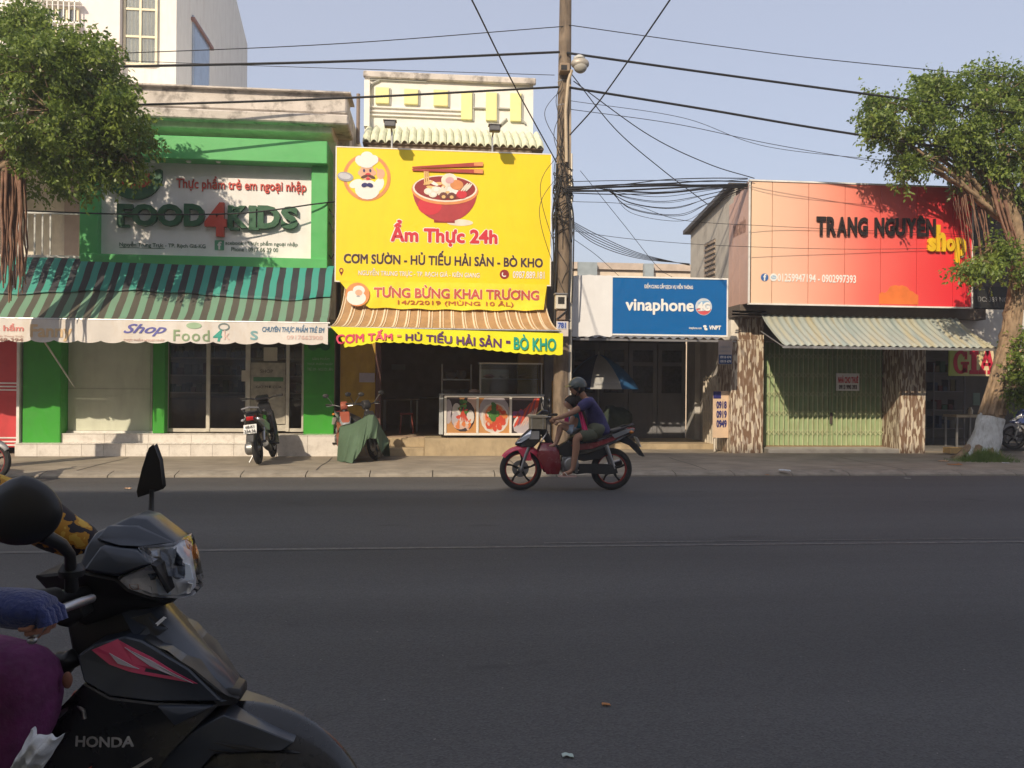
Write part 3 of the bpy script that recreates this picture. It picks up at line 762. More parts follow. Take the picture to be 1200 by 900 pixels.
for z in (z0 - .2, z1 + .1, (z0 + z1) / 2): MB().box(x0 - .1, x1 + .1, 19.55, 19.74, z - .02, z + .02).build('grille_rail', WHITE, o)
# side window, recessed blue-grey with a sloping hood
ya, yb_ = 21.25, 22.75
sw = MB().box(X1h - .02, X1h + .03, ya, yb_, P(228, 100, ya).z - .6, P(228, 46, yb_).z).build('side_window', M('blue_grey_frame', (.35, .42, .52), .5), th)
MB().box(X1h + .031, X1h + .036, ya + .1, yb_ - .1, P(228, 98, ya).z - .5, P(228, 52, yb_).z).build('pane', M('blue_pane', (.22, .30, .42), .15), sw)
MB().prism([(X1h, ya - .1, P(218, 25, ya).z), (X1h, yb_ + .2, P(237, 51, yb_).z - .1), (X1h, yb_ + .2, P(237, 51, yb_).z - .02), (X1h, ya - .1, P(218, 25, ya).z + .08)], (.09, 0, 0)).build('window_hood', M('hood_red', (.28, .15, .13), .7), th)
# ================================================================== YELLOW EATERY
YS = M('yellow_print', (.88, .66, .012), .45, var=.02, bump=.35, bscale=2.2, dirt=(.80, .56, .02), damt=.25); YB = M('banner_yellow', (.86, .70, .03), .6, var=.05, dirt=(.8, .5, .02), damt=.3)
YV = M('valance_yellow', (.84, .80, .015), .6, var=.04)
WP = M('print_white', (.82, .80, .76), .5, var=.02)
RP = M('print_red', (.62, .03, .05), .5, var=.03); DRP = M('print_dark_red', (.28, .02, .025), .5, var=.05); BRP = M('print_brown_black', (.06, .025, .025), .5)
PUR = M('print_purple', (.12, .04, .15), .5); TEAL = M('print_teal_green', (.01, .32, .22), .5); ORP = M('print_orange', (.72, .28, .1), .5); SKINP = M('print_skin', (.75, .42, .28), .5)
NAVY = M('print_navy', (.02, .02, .14), .5); PINKR = M('print_rose', (.75, .08, .15), .5); GREYP = M('print_grey', (.35, .35, .38), .5)
ey = thing('eatery_building', 'ochre fronted eatery under the big yellow noodle sign', 'building', (X(520, 16.5), 16.5, 0))
ezc = Z(335, 16.4, 520)
exl, exr = X(398.5, 16.45), X(640, 16.45)
efz = Z(514, 15.95, 560)     # floor on the plinth
MB().box(exl, exr, 16.45, 22, ezc - .9, Z(180, 16.45, 520)).build('upper_wall', OCHRE, ey)
r_ = MB(); r_.box(exl, exr, 21.0, 21.15, 0, ezc - .903); r_.box(exl, exl + .12, 16.453, 20.997, 0, ezc - .903); r_.box(exr - .12, exr, 16.453, 20.997, 0, ezc - .903)
r_.box(exl + .123, exr - .123, 16.47, 20.997, efz - .2, efz - .003); r_.build('room', M('brown_interior', (.38, .28, .20), .9), ey)
def box_px(name, a, b_, c, d_, Y, dep, mat, par=None, **k):
    return MB().bpx(a, b_, c, d_, Y, dep).build(name, mat, par, **k)
box_px('front_wall', 398.7, 395, 439.5, 513, 16.4, .2, OCHRE, ey)
box_px('door_jamb', 440, 395, 446, 513, 16.38, .25, M('dark_red_wood', (.13, .06, .05), .6), ey)
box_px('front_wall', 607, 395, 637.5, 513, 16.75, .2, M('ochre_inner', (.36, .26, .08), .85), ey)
box_px('shutter_post', 637.8, 395, 645, 525, 16.3, .3, M('dark_post', (.09, .085, .085), .6), ey)
box_px('poster', 421, 437, 439, 448, 16.39, .006, M('poster_violet', (.42, .38, .46), .6), ey)
# plinth + steps
pl = thing('eatery_steps', 'tan plinth with two low steps before the yellow eatery', 'steps', (X(560, 16), 16, PZ0))
MB().box(X(498, 15.95), X(640, 15.95), 15.95, 16.9, .02, efz).build('plinth', TANSTONE, pl, bevel=.012)
MB().box(X(397.6, 15.95) + .02, X(498, 15.95) - .004, 15.95, 16.3, .02, Z(525, 15.95, 480)).build('step', TANSTONE, pl, bevel=.01)
MB().box(X(397.6, 16.3) + .02, X(498, 16.0), 16.304, 16.9, .02, Z(514, 16.2, 480)).build('step', TANSTONE, pl, bevel=.01)
# ---- dim contents
def table(x, y, lab):
    t = thing('dining_table', lab, 'table', (x, y, efz))
    MB().box(x - .4, x + .4, y - .3, y + .3, efz + .7, efz + .73).build('tabletop', M('dim_wood', (.2, .15, .1), .5), t)
    for a in (-.36, .36):
        for b_ in (-.26, .26): MB().tube([(x + a, y + b_, efz), (x + a, y + b_, efz + .7)], .015, 6).build('leg', STEEL, t)
table(X(470, 18.2), 18.3, 'left dining table in the dark eatery'); table(X(500, 19.6), 19.6, 'further dining table in the dark eatery')
st = thing('stool', 'red plastic stool on the floor of the dark eatery', 'stool', (X(477, 17.6), 17.6, efz))
MB().box(st.location.x - .15, st.location.x + .15, 17.45, 17.75, efz + .40, efz + .44).build('seat', M('stool_plastic', (.30, .06, .04), .5), st, bevel=.015)
for a in (-.13, .13):
    for b_ in (-.13, .13): MB().tube([(st.location.x + a * 1.1, 17.6 + b_ * 1.1, efz), (st.location.x + a * .85, 17.6 + b_ * .85, efz + .40)], .02, 6).build('leg', M('stool_plastic'), st)
box_px('menu_board', 459, 427, 475, 433, 20.97, .02, M('menu_cream', (.5, .48, .38), .6), None, label='small pale menu board on the back wall of the eatery')['category'] = 'menu board'
ks = thing('kitchen_shelf', 'shelf of stacked bowls and pots behind the food cart', 'shelf', (X(545, 17.6), 17.7, efz))
for k, zz in enumerate((.75, 1.15)):
    MB().box(X(518, 17.6), X(552, 17.6), 17.6, 17.95, efz + zz, efz + zz + .03).build('shelf_board', STEEL, ks)
for q in (518, 552):
    MB().box(X(q, 17.6) - .015, X(q, 17.6) + .015, 17.6, 17.63, efz, efz + 1.5).build('upright', STEEL, ks)
BOWL = M('bowl_pale', (.30, .28, .25), .4)
for i, (px, lev, s, n) in enumerate(((523, 0, .1, 4), (533, 0, .12, 3), (544, 0, .09, 5), (528, 1, .14, 2), (541, 1, .11, 4))):
    x = X(px, 17.7); z0 = efz + (.78, 1.18)[lev] + .002
    mb = MB()
    for k in range(n): mb.lathe((x, 17.75, z0 + k * s * .35), (0, 0, 1), [(.0, 0), (s * .4, 0), (s * .8, s * .3), (s, s * .62), (s * .93, s * .62), (s * .7, s * .3), (0, s * .08)], 14)
    tag(mb.build('bowl_stack', BOWL, None, smooth=True), ('four pale bowls stacked at the left of the lower kitchen shelf', 'three wide pale bowls stacked mid lower kitchen shelf', 'five small bowls stacked at the right of the lower kitchen shelf', 'two big pots stacked on the upper kitchen shelf', 'four bowls stacked at the right of the upper kitchen shelf')[i], 'bowls', 'bowl stacks on the kitchen shelf')

# ---- food cart with three dish pictures
CY = 16.1
ct = thing('food_cart', 'white framed food cart with three large dish pictures on its front', 'food cart', (X(580, CY), CY + .3, efz))
cx0, cx1, cz0, cz1 = RC(520.5, 463.5, 637, 510.5, CY)
CW = M('cart_white', (.74, .71, .66), .35, var=.04)
fw = .05
MB().box(cx0, cx1, CY, CY + .04, cz1 - fw * .8, cz1).build('frame_rail', CW, ct, bevel=.006)
MB().box(cx0, cx1, CY, CY + .04, cz0, cz0 + fw).build('frame_rail', CW, ct, bevel=.006)
xs_ = [cx0 + (cx1 - cx0) * k / 3 for k in range(4)]
for k in range(4):
    xx = min(max(xs_[k], cx0 + fw / 2), cx1 - fw / 2)
    MB().box(xx - fw / 2, xx + fw / 2, CY + .001, CY + .039, cz0 + fw + .001, cz1 - fw * .8 - .001).build('frame_post', CW, ct, bevel=.006)
MB().box(cx0 + .01, cx1 - .01, CY + .041, CY + .6, cz0 + .01, cz1 - .03).build('body', STEEL, ct)
MB().box(cx0 - .1, cx1 + .02, CY + .02, CY + .62, cz1 + .002, cz1 + .025).build('counter', STEEL, ct, bevel=.005)
MB().box(cx0 - .10, cx0 - .02, CY + .04, CY + .6, cz0 + .02, cz1 - .002).build('side_panel', M('cart_grey', (.42, .44, .45), .4), ct)
for q in (cx0 + .05, cx1 - .12):
    for yy in (CY + .1, CY + .5):
        wh = MB().torus((q, yy, efz + .04), (1, .3, 0), .028, .014, 14, 6).build('wheel', BLACK, ct)
        MB().box(q - .02, q + .02, yy - .02, yy + .02, efz + .055, cz0 + .009).build('caster_fork', STEEL, wh)
def dish(k, bgm, items):
    """one printed dish picture: background sheet and flat printed shapes layered a hair proud of it"""
    a, c = xs_[k] + (fw if k == 0 else fw / 2), xs_[k + 1] - (fw if k == 2 else fw / 2)
    z0, z1 = cz0 + fw, cz1 - fw * .8
    W_, H_ = c - a, z1 - z0
    pn = MB().box(a, c, CY + .025, CY + .038, z0, z1).build('picture', bgm, ct)
    mats = []; mb = MB(); Yl = CY + .024
    for i, it in enumerate(items):
        mt = it[0]
        if mt not in mats: mats.append(mt)
        u, v, ru, rv = it[1:5]; rot = it[5] if len(it) > 5 else 0
        # clip to the panel by clamping points
        pts = []
        for q in range(14):
            an = 2 * math.pi * q / 14; x = ru * math.cos(an); z = rv * math.sin(an); cr, sr = math.cos(R(rot)), math.sin(R(rot))
            pts.append((min(max(a + (u + x * cr - z * sr) * W_, a), c), Yl - i * .00012, min(max(z0 + (v + x * sr + z * cr) * H_, z0), z1)))
        mb.poly(pts, mats.index(mt))
    o = mb.build('dish_print', mats, pn, fixn=False)
def sp(n, cu, cv, rr, mats, s0, s1, seed, asp=2.2, rad=None):
    rn = random.Random(seed); o = []
    for i in range(n):
        a = rn.uniform(0, 2 * math.pi); q = rr * math.sqrt(rn.random()); s = rn.uniform(s0, s1)
        o.append((rn.choice(mats), cu + q * math.cos(a), cv + q * math.sin(a) * .95, s, s / rn.uniform(1, asp), rn.uniform(0, 180)))
    return o
mW = M('dish_white', (.62, .58, .55), .5); mG = M('dish_green', (.05, .16, .03), .5); mG2 = M('dish_leaf', (.1, .27, .06), .5); mR = M('dish_red', (.55, .06, .03), .5); mO = M('dish_orange', (.65, .2, .06), .5); mBk = M('dish_dark', (.04, .025, .03), .5)
mPl = M('dish_plum', (.22, .05, .08), .5); mWd = M('dish_wood', (.5, .24, .08), .5); mBr = M('dish_pinkcream', (.6, .42, .36), .5); mLav = M('dish_lavender', (.42, .38, .42), .5)
dish(0, mWd, [(mBk, .15, .9, .3, .25), (mLav, .05, .6, .14, .35), (mBr, .9, .85, .25, .2), (mBk, .55, .48, .42, .45), (mW, .33, .62, .15, .22), (mLav, .3, .4, .14, .2), (mW, .8, .45, .13, .2), (mBr, .45, .22, .22, .12)] + sp(30, .56, .3, .24, [mR, mO, mW, mBr], .03, .1, 3) + sp(16, .58, .75, .2, [mG, mG2, mR, mBk], .05, .13, 5, 4) + [(mR, .5 + .03 * i, .55 - .02 * i, .02, .2, -25 + 12 * i) for i in range(6)])
dish(1, mWd, [(mBk, .9, .9, .2, .2), (mLav, .5, .6, .5, .5), (mW, .52, .42, .46, .44), (mBr, .53, .44, .4, .38), (mO, .53, .46, .33, .36)] + sp(46, .53, .42, .33, [mR, mO, mR, mBr], .05, .12, 8) + sp(16, .48, .55, .13, [mG, mG2], .06, .12, 9, 2.5) + [(mG, .49, .5 + .1 * i, .1 - .015 * i, .1, 20 * i) for i in range(4)])
dish(2, mBk, [(mW, .5, .22, .46, .36), (mLav, .35, .18, .3, .2)] + [(mPl if i % 2 else mR, .3 + .09 * i, .45 + .05 * i, .06, .36, -38 + 4 * i) for i in range(7)] + sp(14, .2, .55, .13, [mPl, mR, M('dish_violet', (.2, .06, .2), .5)], .05, .1, 12) + [(mBr, .42 + .09 * i, .35 + .04 * i, .025, .25, -38 + 4 * i) for i in range(5)])
# glass case standing on the cart
gx0, gx1, gz0, gz1 = X(563, CY + .15), X(634, CY + .15), cz1 + .027, Z(427, CY + .15, 600)
gc = thing('glass_case', 'clear glass food case standing on the right of the food cart', 'display case', ((gx0 + gx1) / 2, CY + .3, gz0))
for (a, b_) in ((gx0, CY + .1), (gx1, CY + .1), (gx0, CY + .5), (gx1, CY + .5)): MB().box(a - .01, a + .01, b_ - .01, b_ + .01, gz0, gz1).build('post', STEEL, gc)
MB().box(gx0 - .03, gx1 + .03, CY + .08, CY + .52, gz1 + .001, gz1 + .03).build('top', ALU, gc)
MB().box(gx0 + .012, gx1 - .012, CY + .1, CY + .104, gz0, gz1).build('pane', Mglass('case_glass', (.85, .88, .87), .06), gc)
MB().box(gx0 + .012, gx1 - .012, CY + .15, CY + .5, (gz0 + gz1) / 2, (gz0 + gz1) / 2 + .012).build('shelf_board', STEEL, gc)
MB().box(gx0 + .02, gx0 + .6, CY + .45, CY + .47, gz0 + .3, gz1 - .1).build('label_sheet', M('menu_cream'), gc)
for i, (px, w_) in enumerate(((573, .13), (590, .10), (612, .12))):
    x = X(px, CY + .3); z0 = (gz0 + gz1) / 2 + .014
    mb = MB().lathe((x, CY + .3, z0), (0, 0, 1), [(0, 0), (w_ * .5, 0), (w_, .05), (w_ * .95, .055), (0, .02)], 14); mb.ell((x, CY + .3, z0 + .05), (w_ * .8, w_ * .8, .035), 10, 6)
    tag(mb.build('food_tray', M('tray_food%d' % i, ((.35, .12, .1), (.45, .4, .35), (.4, .25, .1))[i], .5), None, smooth=True), ('reddish plate of meat in the glass case', 'pale plate of noodles in the middle of the glass case', 'tan plate of food at the right of the glass case')[i], 'plate')
x = X(556, CY + .25); mb = MB().ell((x, CY + .3, cz1 + .075), (.11, .1, .05), 12, 8, fn=lambda d: 1 + .15 * math.sin(d.x * 9) * math.cos(d.y * 7))
tag(mb.build('plastic_bag', M('bag_pale', (.55, .42, .38), .4), None, smooth=True), 'crumpled pale plastic bag on the food cart beside the glass case', 'bag')

# ---- big yellow sign
BY = 15.35
bs = thing('noodle_shop_sign', 'large bright yellow printed sign with chef emblem and noodle bowl', 'sign', (X(520, BY), BY, Z(332, BY, 520)))
def bx4(name, a, b_, c, d_, e_, Y, mat, par, bevel=0):
    """board from the mean of its corners"""
sx0, sx1 = (P(393, 173, BY).x + P(395, 329, BY).x) / 2, (P(648, 181, BY).x + P(642, 334, BY).x) / 2
sz1 = (P(393, 173, BY).z + P(648, 181, BY).z) / 2; sz0 = (P(395, 329, BY).z + P(642, 334, BY).z) / 2
MB().box(sx0, sx1, BY, BY + .06, sz0, sz1).build('board', YS, bs)
for (a, c, d_, e_) in ((sx0 - .02, sx1 + .02, sz1, sz1 + .02), (sx0 - .02, sx1 + .02, sz0 - .02, sz0)): MB().box(a, c, BY - .005, BY + .07, d_, e_).build('edge_trim', WP, bs)
for a in (sx0 - .02, sx1): MB().box(a, a + .02, BY - .005, BY + .07, sz0 + .001, sz1 - .001).build('edge_trim', WP, bs)
for a in (sx0 + .3, (sx0 + sx1) / 2, sx1 - .3): MB().box(a - .03, a + .03, BY + .075, 16.447, sz0 + .3, sz0 + .36).build('wall_bracket', STEEL, bs); MB().box(a - .03, a + .03, BY + .062, BY + .1, sz0 + .05, sz1 - .05).build('frame_bar', STEEL, bs)
def txo(s, a, b_, c, d_, mat, par, Y=BY, off=.02, halo=None, hoff=.05, **k):
    if halo: 
        x0, x1, z0, z1 = RC(a, b_, c, d_, Y); 
        g = (hoff - off) * (z1 - z0) * .9
        mb = MB(); fit_text(mb, s, x0 - g, x1 + g, z0 - g, z1 + g, Y - .0005, .0025, hoff, k.get('shear', 0)); mb.build('lettering_outline', halo, par, fixn=False)
    return text_px(s, a, b_, c, d_, Y, mat, par, ext=.005, off=off, **k)
txo('Ẩm Thực 24h', 458, 259, 583, 289, RP, bs, off=.045, halo=WP, hoff=.085)
txo('CƠM SƯỜN - HỦ TIẾU HẢI SẢN - BÒ KHO', 403, 294, 636, 311, BRP, bs, off=.03, halo=GREYP, hoff=.05)
txo('NGUYỄN TRUNG TRỰC - TP. RẠCH GIÁ - KIÊN GIANG', 420, 315.5, 562, 325.5, WP, bs, off=.02, halo=M('print_ochre', (.45, .22, .02), .5), hoff=.045)
txo('0987.889.181', 601, 318, 638, 326.5, WP, bs, off=.02, halo=M('print_ochre'), hoff=.05)
mb = MB(); c = P(591, 321.5, BY); disc(mb, c.x, c.z, .09, .09, BY - .004); mb.build('phone_badge', DRP, bs)
mb = MB(); arcband(mb, c.x, c.z, .05, .05, .028, .028, 130, 320, BY - .007, .002); mb.build('phone_mark', WP, bs)
mb = MB(); c = P(400, 317, BY); arcband(mb, c.x, c.z, .04, .05, .02, .028, 0, 360, BY - .004, .002); mb.prism([(c.x - .03, BY - .004, c.z - .035), (c.x + .03, BY - .004, c.z - .035), (c.x, BY - .004, c.z - .1)], (0, .002, 0)); mb.build('place_mark', DRP, bs)
# emblem: ring and chef
mb = MB(); c = P(430, 208, BY); s_ = .44
L0 = BY - .004
disc(mb, c.x, c.z, s_, s_, L0, 0, n=36); disc(mb, c.x, c.z, s_ * .86, s_ * .86, L0 - .002, 1, n=36)
def dd(u, v, ru, rv, lay, m, rot=0, n=16): disc(mb, c.x + u * s_, c.z + v * s_, ru * s_, rv * s_, L0 - .002 * lay, m, n=n, rot=rot)
dd(.02, -.52, .52, .42, 3, 2); dd(-.45, -.28, .3, .17, 3, 2, 25); dd(.5, -.3, .2, .32, 3, 2, -25)
dd(.58, .16, .17, .22, 4, 3, -10); dd(.46, .3, .05, .14, 4, 3, 30)
dd(.0, .2, .33, .33, 4, 3); dd(-.3, .18, .08, .1, 4, 3); dd(.32, .2, .07, .1, 4, 3); dd(.05, .1, .12, .09, 6, 6)
dd(-.02, .6, .40, .16, 5, 2, 5); dd(-.3, .72, .2, .2, 5, 2); dd(0, .86, .27, .24, 5, 2); dd(.28, .76, .2, .2, 5, 2); dd(-.02, .5, .27, .1, 6, 2)
dd(-.12, .28, .045, .07, 7, 5); dd(.14, .29, .045, .07, 7, 5); dd(-.1, .03, .16, .06, 7, 4, 20); dd(.2, .03, .16, .06, 7, 4, -20); dd(.05, -.06, .09, .05, 7, 6)
dd(-.1, -.33, .13, .09, 8, 5, 20); dd(.14, -.33, .13, .09, 8, 5, -20); dd(.02, -.33, .05, .05, 9, 5)
dd(-.9, .0, .34, .2, 5, 7, -8); dd(-.93, .02, .26, .13, 6, 8, -8)
mb.build('chef_emblem', [ORP, YS, WP, SKINP, M('print_hair', (.1, .035, .02), .5), NAVY, RP, GREYP, M('print_silver', (.55, .55, .58), .5)], bs)
# bowl
mb = MB(); c = P(521.5, 222, BY); q = .63
def pp(u, v, Y): return (c.x + u * q, Y, c.z + v * q)
def bowlpts(ru, top, bot, Y, squ=1.0, n=18):
    return [pp(ru * math.cos(math.pi + math.pi * k / n), top + (bot) * math.sin(math.pi * k / n) ** squ * -1, Y) for k in range(n + 1)]
mb.prism([pp(.45 + .4 * math.cos(2 * math.pi * k / 16), -.98 + .1 * math.sin(2 * math.pi * k / 16), L0) for k in range(16)], (0, .002, 0), 1)
mb.prism([pp(.3, -.84, L0 - .002), pp(.3, -1.0, L0 - .002), pp(-.32, -1.0, L0 - .002), pp(-.32, -.84, L0 - .002)][::-1], (0, .002, 0), 2)
mb.prism(bowlpts(.96, -.05, .92, L0 - .003), (0, .002, 0), 3)
mb.prism([pp(-.45 + .36 * math.cos(2 * math.pi * k / 16), -.5 + .28 * math.sin(2 * math.pi * k / 16), L0 - .005) for k in range(16)], (0, .002, 0), 0)
def de(u, v, ru, rv, lay, m, rot=0, n=28): disc(mb, c.x + u * q, c.z + v * q, ru * q, rv * q, L0 - .002 * lay, m, n=n, rot=rot)
de(0, -.02, 1.0, .44, 3, 4); de(0, .02, .96, .40, 4, 1); de(0, .03, .91, .36, 5, 2)
rn = random.Random(5)
for i in range(26): de(rn.uniform(-.5, .35), rn.uniform(-.12, .22), .16, .05, 6 + i * .05, rn.choice([5, 6]), rn.uniform(-40, 40), 10)
for (u, v) in ((-.5, -.08), (-.36, -.16), (-.28, -.02)): de(u, v, .13, .1, 9, 1, 0, 12); de(u + .02, v, .08, .06, 10, 6, 0, 10)
for (u, v) in ((-.04, -.2), (.2, -.2)): de(u, v, .13, .11, 9, 7, 0, 12); de(u, v - .03, .06, .05, 10, 5, 0, 10)
for (u, v) in ((-.12, -.05), (0, -.02)): de(u, v, .05, .16, 9, 1, -30, 10)
de(.12, .28, .24, .2, 9, 1, 10, 14); de(.14, .27, .13, .1, 10, 8, 10, 12); de(.35, .14, .2, .15, 9, 4, 0, 14); de(.5, -.14, .16, .13, 9, 0, 0, 12)
for k in range(3): de(.58 + .07 * k, .08, .03, .17, 9, 1, -40, 10)
for k in range(3): mb.prism([pp(-.62 + .06 * k, .12, L0 - .022), pp(-.58 + .06 * k, .12, L0 - .022), pp(-.6 + .05 * k, .56, L0 - .022), pp(-.64 + .05 * k, .56, L0 - .022)], (0, .002, 0), 5)
mb.prism([pp(-.98, .60, L0 - .024), pp(1.12, .72, L0 - .024), pp(1.12, .85, L0 - .024), pp(-.98, .64, L0 - .024)], (0, .002, 0), 9)
mb.prism([pp(-.98, .52, L0 - .024), pp(1.14, .50, L0 - .024), pp(1.14, .63, L0 - .024), pp(-.98, .58, L0 - .024)], (0, .002, 0), 9)
for (a, b_) in ((.73, .84), (.51, .62)): mb.prism([pp(.86, a, L0 - .026), pp(1.13, a, L0 - .026), pp(1.13, b_, L0 - .026), pp(.86, b_ - .01, L0 - .026)], (0, .002, 0), 4)
mb.build('noodle_bowl_print', [RP, M('print_cream', (.8, .72, .6), .5), DRP, M('print_bowl_red', (.42, .04, .05), .5), ORP, M('print_noodle', (.8, .5, .2), .5), WP, M('print_mushroom', (.16, .05, .04), .5), M('print_pink', (.7, .4, .42), .5), M('print_chopstick', (.4, .05, .04), .5)], bs)

# lamp arms over the sign
for i, (px, py, ph) in enumerate(((457, 145, 175), (580, 150, 179))):
    yl = BY - .55
    p = P(px, py, yl)
    base = P(px, ph, BY + .09)
    ft = thing('sign_floodlight', ('left', 'right')[i] + ' floodlight on a thin arm above the yellow noodle sign', 'floodlight', (p.x, BY, sz1), 'floodlights over the yellow sign')
    MB().tube([(p.x, BY + .1, sz1 - .3), (p.x, BY + .1, p.z + .05), (p.x, yl + .1, p.z + .06)], .018, 6).build('arm', STEEL, ft)
    MB().box(p.x - .1, p.x + .1, yl - .05, yl + .1, p.z - .06, p.z + .045).build('lamp_housing', M('lamp_grey', (.12, .12, .13), .5), ft, bevel=.015)
    MB().box(p.x - .12, p.x + .12, yl - .06, yl + .11, p.z + .047, p.z + .06).build('visor', M('lamp_grey'), ft)
# ---- grand opening banner draped under the sign
bn = thing('opening_banner', 'yellow cloth banner with red outlined lettering hung below the noodle sign', 'banner', (X(525, BY), BY, Z(360, BY, 525)))
bnx0, bnx1 = P(397, 332, 15.2).x, P(641, 335, 15.2).x
bz1, bz0 = Z(331, 15.2, 520), Z(361.5, 15.2, 520)
def bann(u, v):
    i = .24 * v * (1 - u) ** 3 * (1 if u < .5 else .5); x = bnx0 + (bnx1 - bnx0) * u + i * 1.0 - .06 * v * (u > .8) * (u - .8) * 5
    z = bz1 + (bz0 - bz1) * v - .05 * v * math.sin(math.pi * u) * .4 + .01 * math.sin(u * 40) * v
    if u < .1: z += v * (.1 - u) * 2.0
    return (x, 15.205 + .010 * math.sin(u * 22 + v * 3) * v + .006 * math.sin(v * 7 + u * 4), z)
BCL = MB().sheet(bann, 80, 8, (0, .004, 0)).build('cloth', YB, bn, smooth=80)
txo('TƯNG BỪNG KHAI TRƯƠNG', 438, 334.5, 632, 350, M('print_fire', (.55, .10, .07), .6), bn, Y=15.17, off=.034, halo=WP, hoff=.055)
txo('14/2/2019 (MÙNG 10 ÂL)', 466, 351.5, 602, 359, M('print_ochre_red', (.45, .12, .04), .6), bn, Y=15.165, off=.014)
mb = MB(); c = P(419, 345, 15.17); s_ = .22; L0 = 15.172
for (u, v, ru, rv, lay, m) in ((0, 0, 1, 1, 0, 0), (-.1, -.3, .8, .6, 1, 1), (.1, .35, .5, .4, 1, 1), (-.5, .0, .35, .3, 1, 1), (.1, .15, .3, .25, 3, 2), (.05, -.15, .15, .05, 4, 3)):
    disc(mb, c.x + u * s_, c.z + v * s_, ru * s_, rv * s_, L0 - .002 * lay, m)
mb.build('chef_emblem', [ORP, WP, SKINP, GREYP], bn)

drape_print(bn, BCL, 15.172)
# ---- tan ribbed awning of the eatery
aw = thing('ribbed_awning', 'curved tan awning with pale ribs over the eatery', 'awning', (X(520, 15), 14.9, Z(385, 14.55, 520)))
ta, tb_ = X(403, 15.3), X(637, 15.3); ba, bb = P(386, 380, 14.5).x, P(656, 390, 14.5).x
tz, bz_ = Z(334, 15.3, 520), Z(385, 14.5, 520)
def eaw(u, v, off=0):
    vv = v ** 1.15; a = ta + (ba - ta) * vv; b2 = tb_ + (bb - tb_) * vv
    prof = math.sin(v * math.pi / 2)
    y = 15.40 + (14.52 - 15.40) * (1 - math.cos(v * math.pi / 2)) ** 1.25 - off
    z = tz + (bz_ - tz) * (v * .25 + .75 * math.sin(v * math.pi / 2)) + off * .6
    return Vector((a + (b2 - a) * u, y, z))
MB().sheet(lambda u, v: eaw(u, v) + Vector((0, -.012 * abs(math.sin(u * math.pi * 21)), 0)), 126, 10, (0, .005, -.005)).build('sheet', M('awning_tan', (.42, .25, .115), .6, var=.12, dirt=(.25, .15, .08), damt=.4, dscale=(2, 2, 1)), aw, smooth=80)
RB = M('rib_cream', (.74, .62, .44), .5, var=.06)
rnr = random.Random(3)
for k in range(40):
    u = min(1, max(0, (k // 2) / 19 + (.013 if k % 2 else 0) + rnr.uniform(-.003, .003))); wd = (.0075 if k % 2 == 0 else .004)
    MB().sheet(lambda a, v: eaw(min(1, max(0, u + (a - .5) * wd)), v, .016), 2, 10, (0, .012, -.01)).build('rib', RB, aw, smooth=80)
MB().tube([eaw(0, 1) + Vector((-.03, 0, -.01)), eaw(1, 1) + Vector((.03, 0, -.01))], .018, 6).build('front_bar', STEEL, aw)
for u in (0, 1): 
    e = eaw(u, 1); MB().tube([e, (e.x + (.1 if u == 0 else -.1), 16.4, e.z - .1)], .015, 6).build('bracket_arm', STEEL, aw)
vx0, vx1 = P(387, 383, 14.45).x, P(660, 390, 14.45).x
vt0, vt1 = P(387, 382.5, 14.45).z, P(660, 390.5, 14.45).z
def evz(u): # lower hem: tucked high in the middle left, low at the left tip
    pts = [(0, 384 + 16), (.035, 407.5), (.08, 406.5), (.2, 401), (.35, 402), (.5, 405.5), (.7, 411), (.85, 415), (1, 416)]
    for i in range(len(pts) - 1):
        if u <= pts[i + 1][0]:
            t_ = (u - pts[i][0]) / (pts[i + 1][0] - pts[i][0]); py = pts[i][1] + (pts[i + 1][1] - pts[i][1]) * t_; break
    return P(387 + 273 * u, py, 14.45).z
def ev(u, v):
    x = vx0 + (vx1 - vx0) * u; z0 = vt0 + (vt1 - vt0) * u; zb_ = evz(u) - .018 * abs(math.sin(u * math.pi * 26)) + .012
    if u < .06: x += v * (.06 - u) * 4
    return (x, 14.47 + .015 * math.sin(u * 20) * v, z0 + (zb_ - z0) * v)
EVAL = MB().sheet(ev, 208, 5, (0, .005, 0)).build('valance', YV, aw, smooth=80)
# lettering follows the hem's drape
def vtext(s, a, b_, c, d_, d2, mat, shrink=0):
    f0, f1 = (.42, .56) if s == '-' else (.16, .9)
    x0, x1, z0, z1 = RC(a, b_, c, d_, 14.45)
    def wp(x, y, z):
        u = (x - vx0) / (vx1 - vx0); zt_ = vt0 + (vt1 - vt0) * u; zb_ = evz(u); t_ = (z - z0) / (z1 - z0)
        lo = zb_ + (zt_ - zb_) * f0; hi = zb_ + (zt_ - zb_) * f1
        return x, 14.445 + .015 * math.sin(u * 20) * (1 - t_) - (14.45 - y), lo + (hi - lo) * t_
    mb = MB(); fit_text(mb, s, x0, x1, z0, z1, 14.45, .004, .035, 0, 0, wp); mb.build('lettering', mat, aw, fixn=False)
vtext('CƠM TẤM', 394, 385, 460, 402, 0, PINKR); vtext('-', 465, 390, 470, 396, 0, ORP); vtext('HỦ TIẾU HẢI SẢN', 475, 385, 588, 408, 0, PUR); vtext('-', 593, 395, 598, 400, 0, PUR); vtext('BÒ KHO', 602, 390, 652, 412, 0, TEAL)

drape_print(aw, EVAL, 14.46)
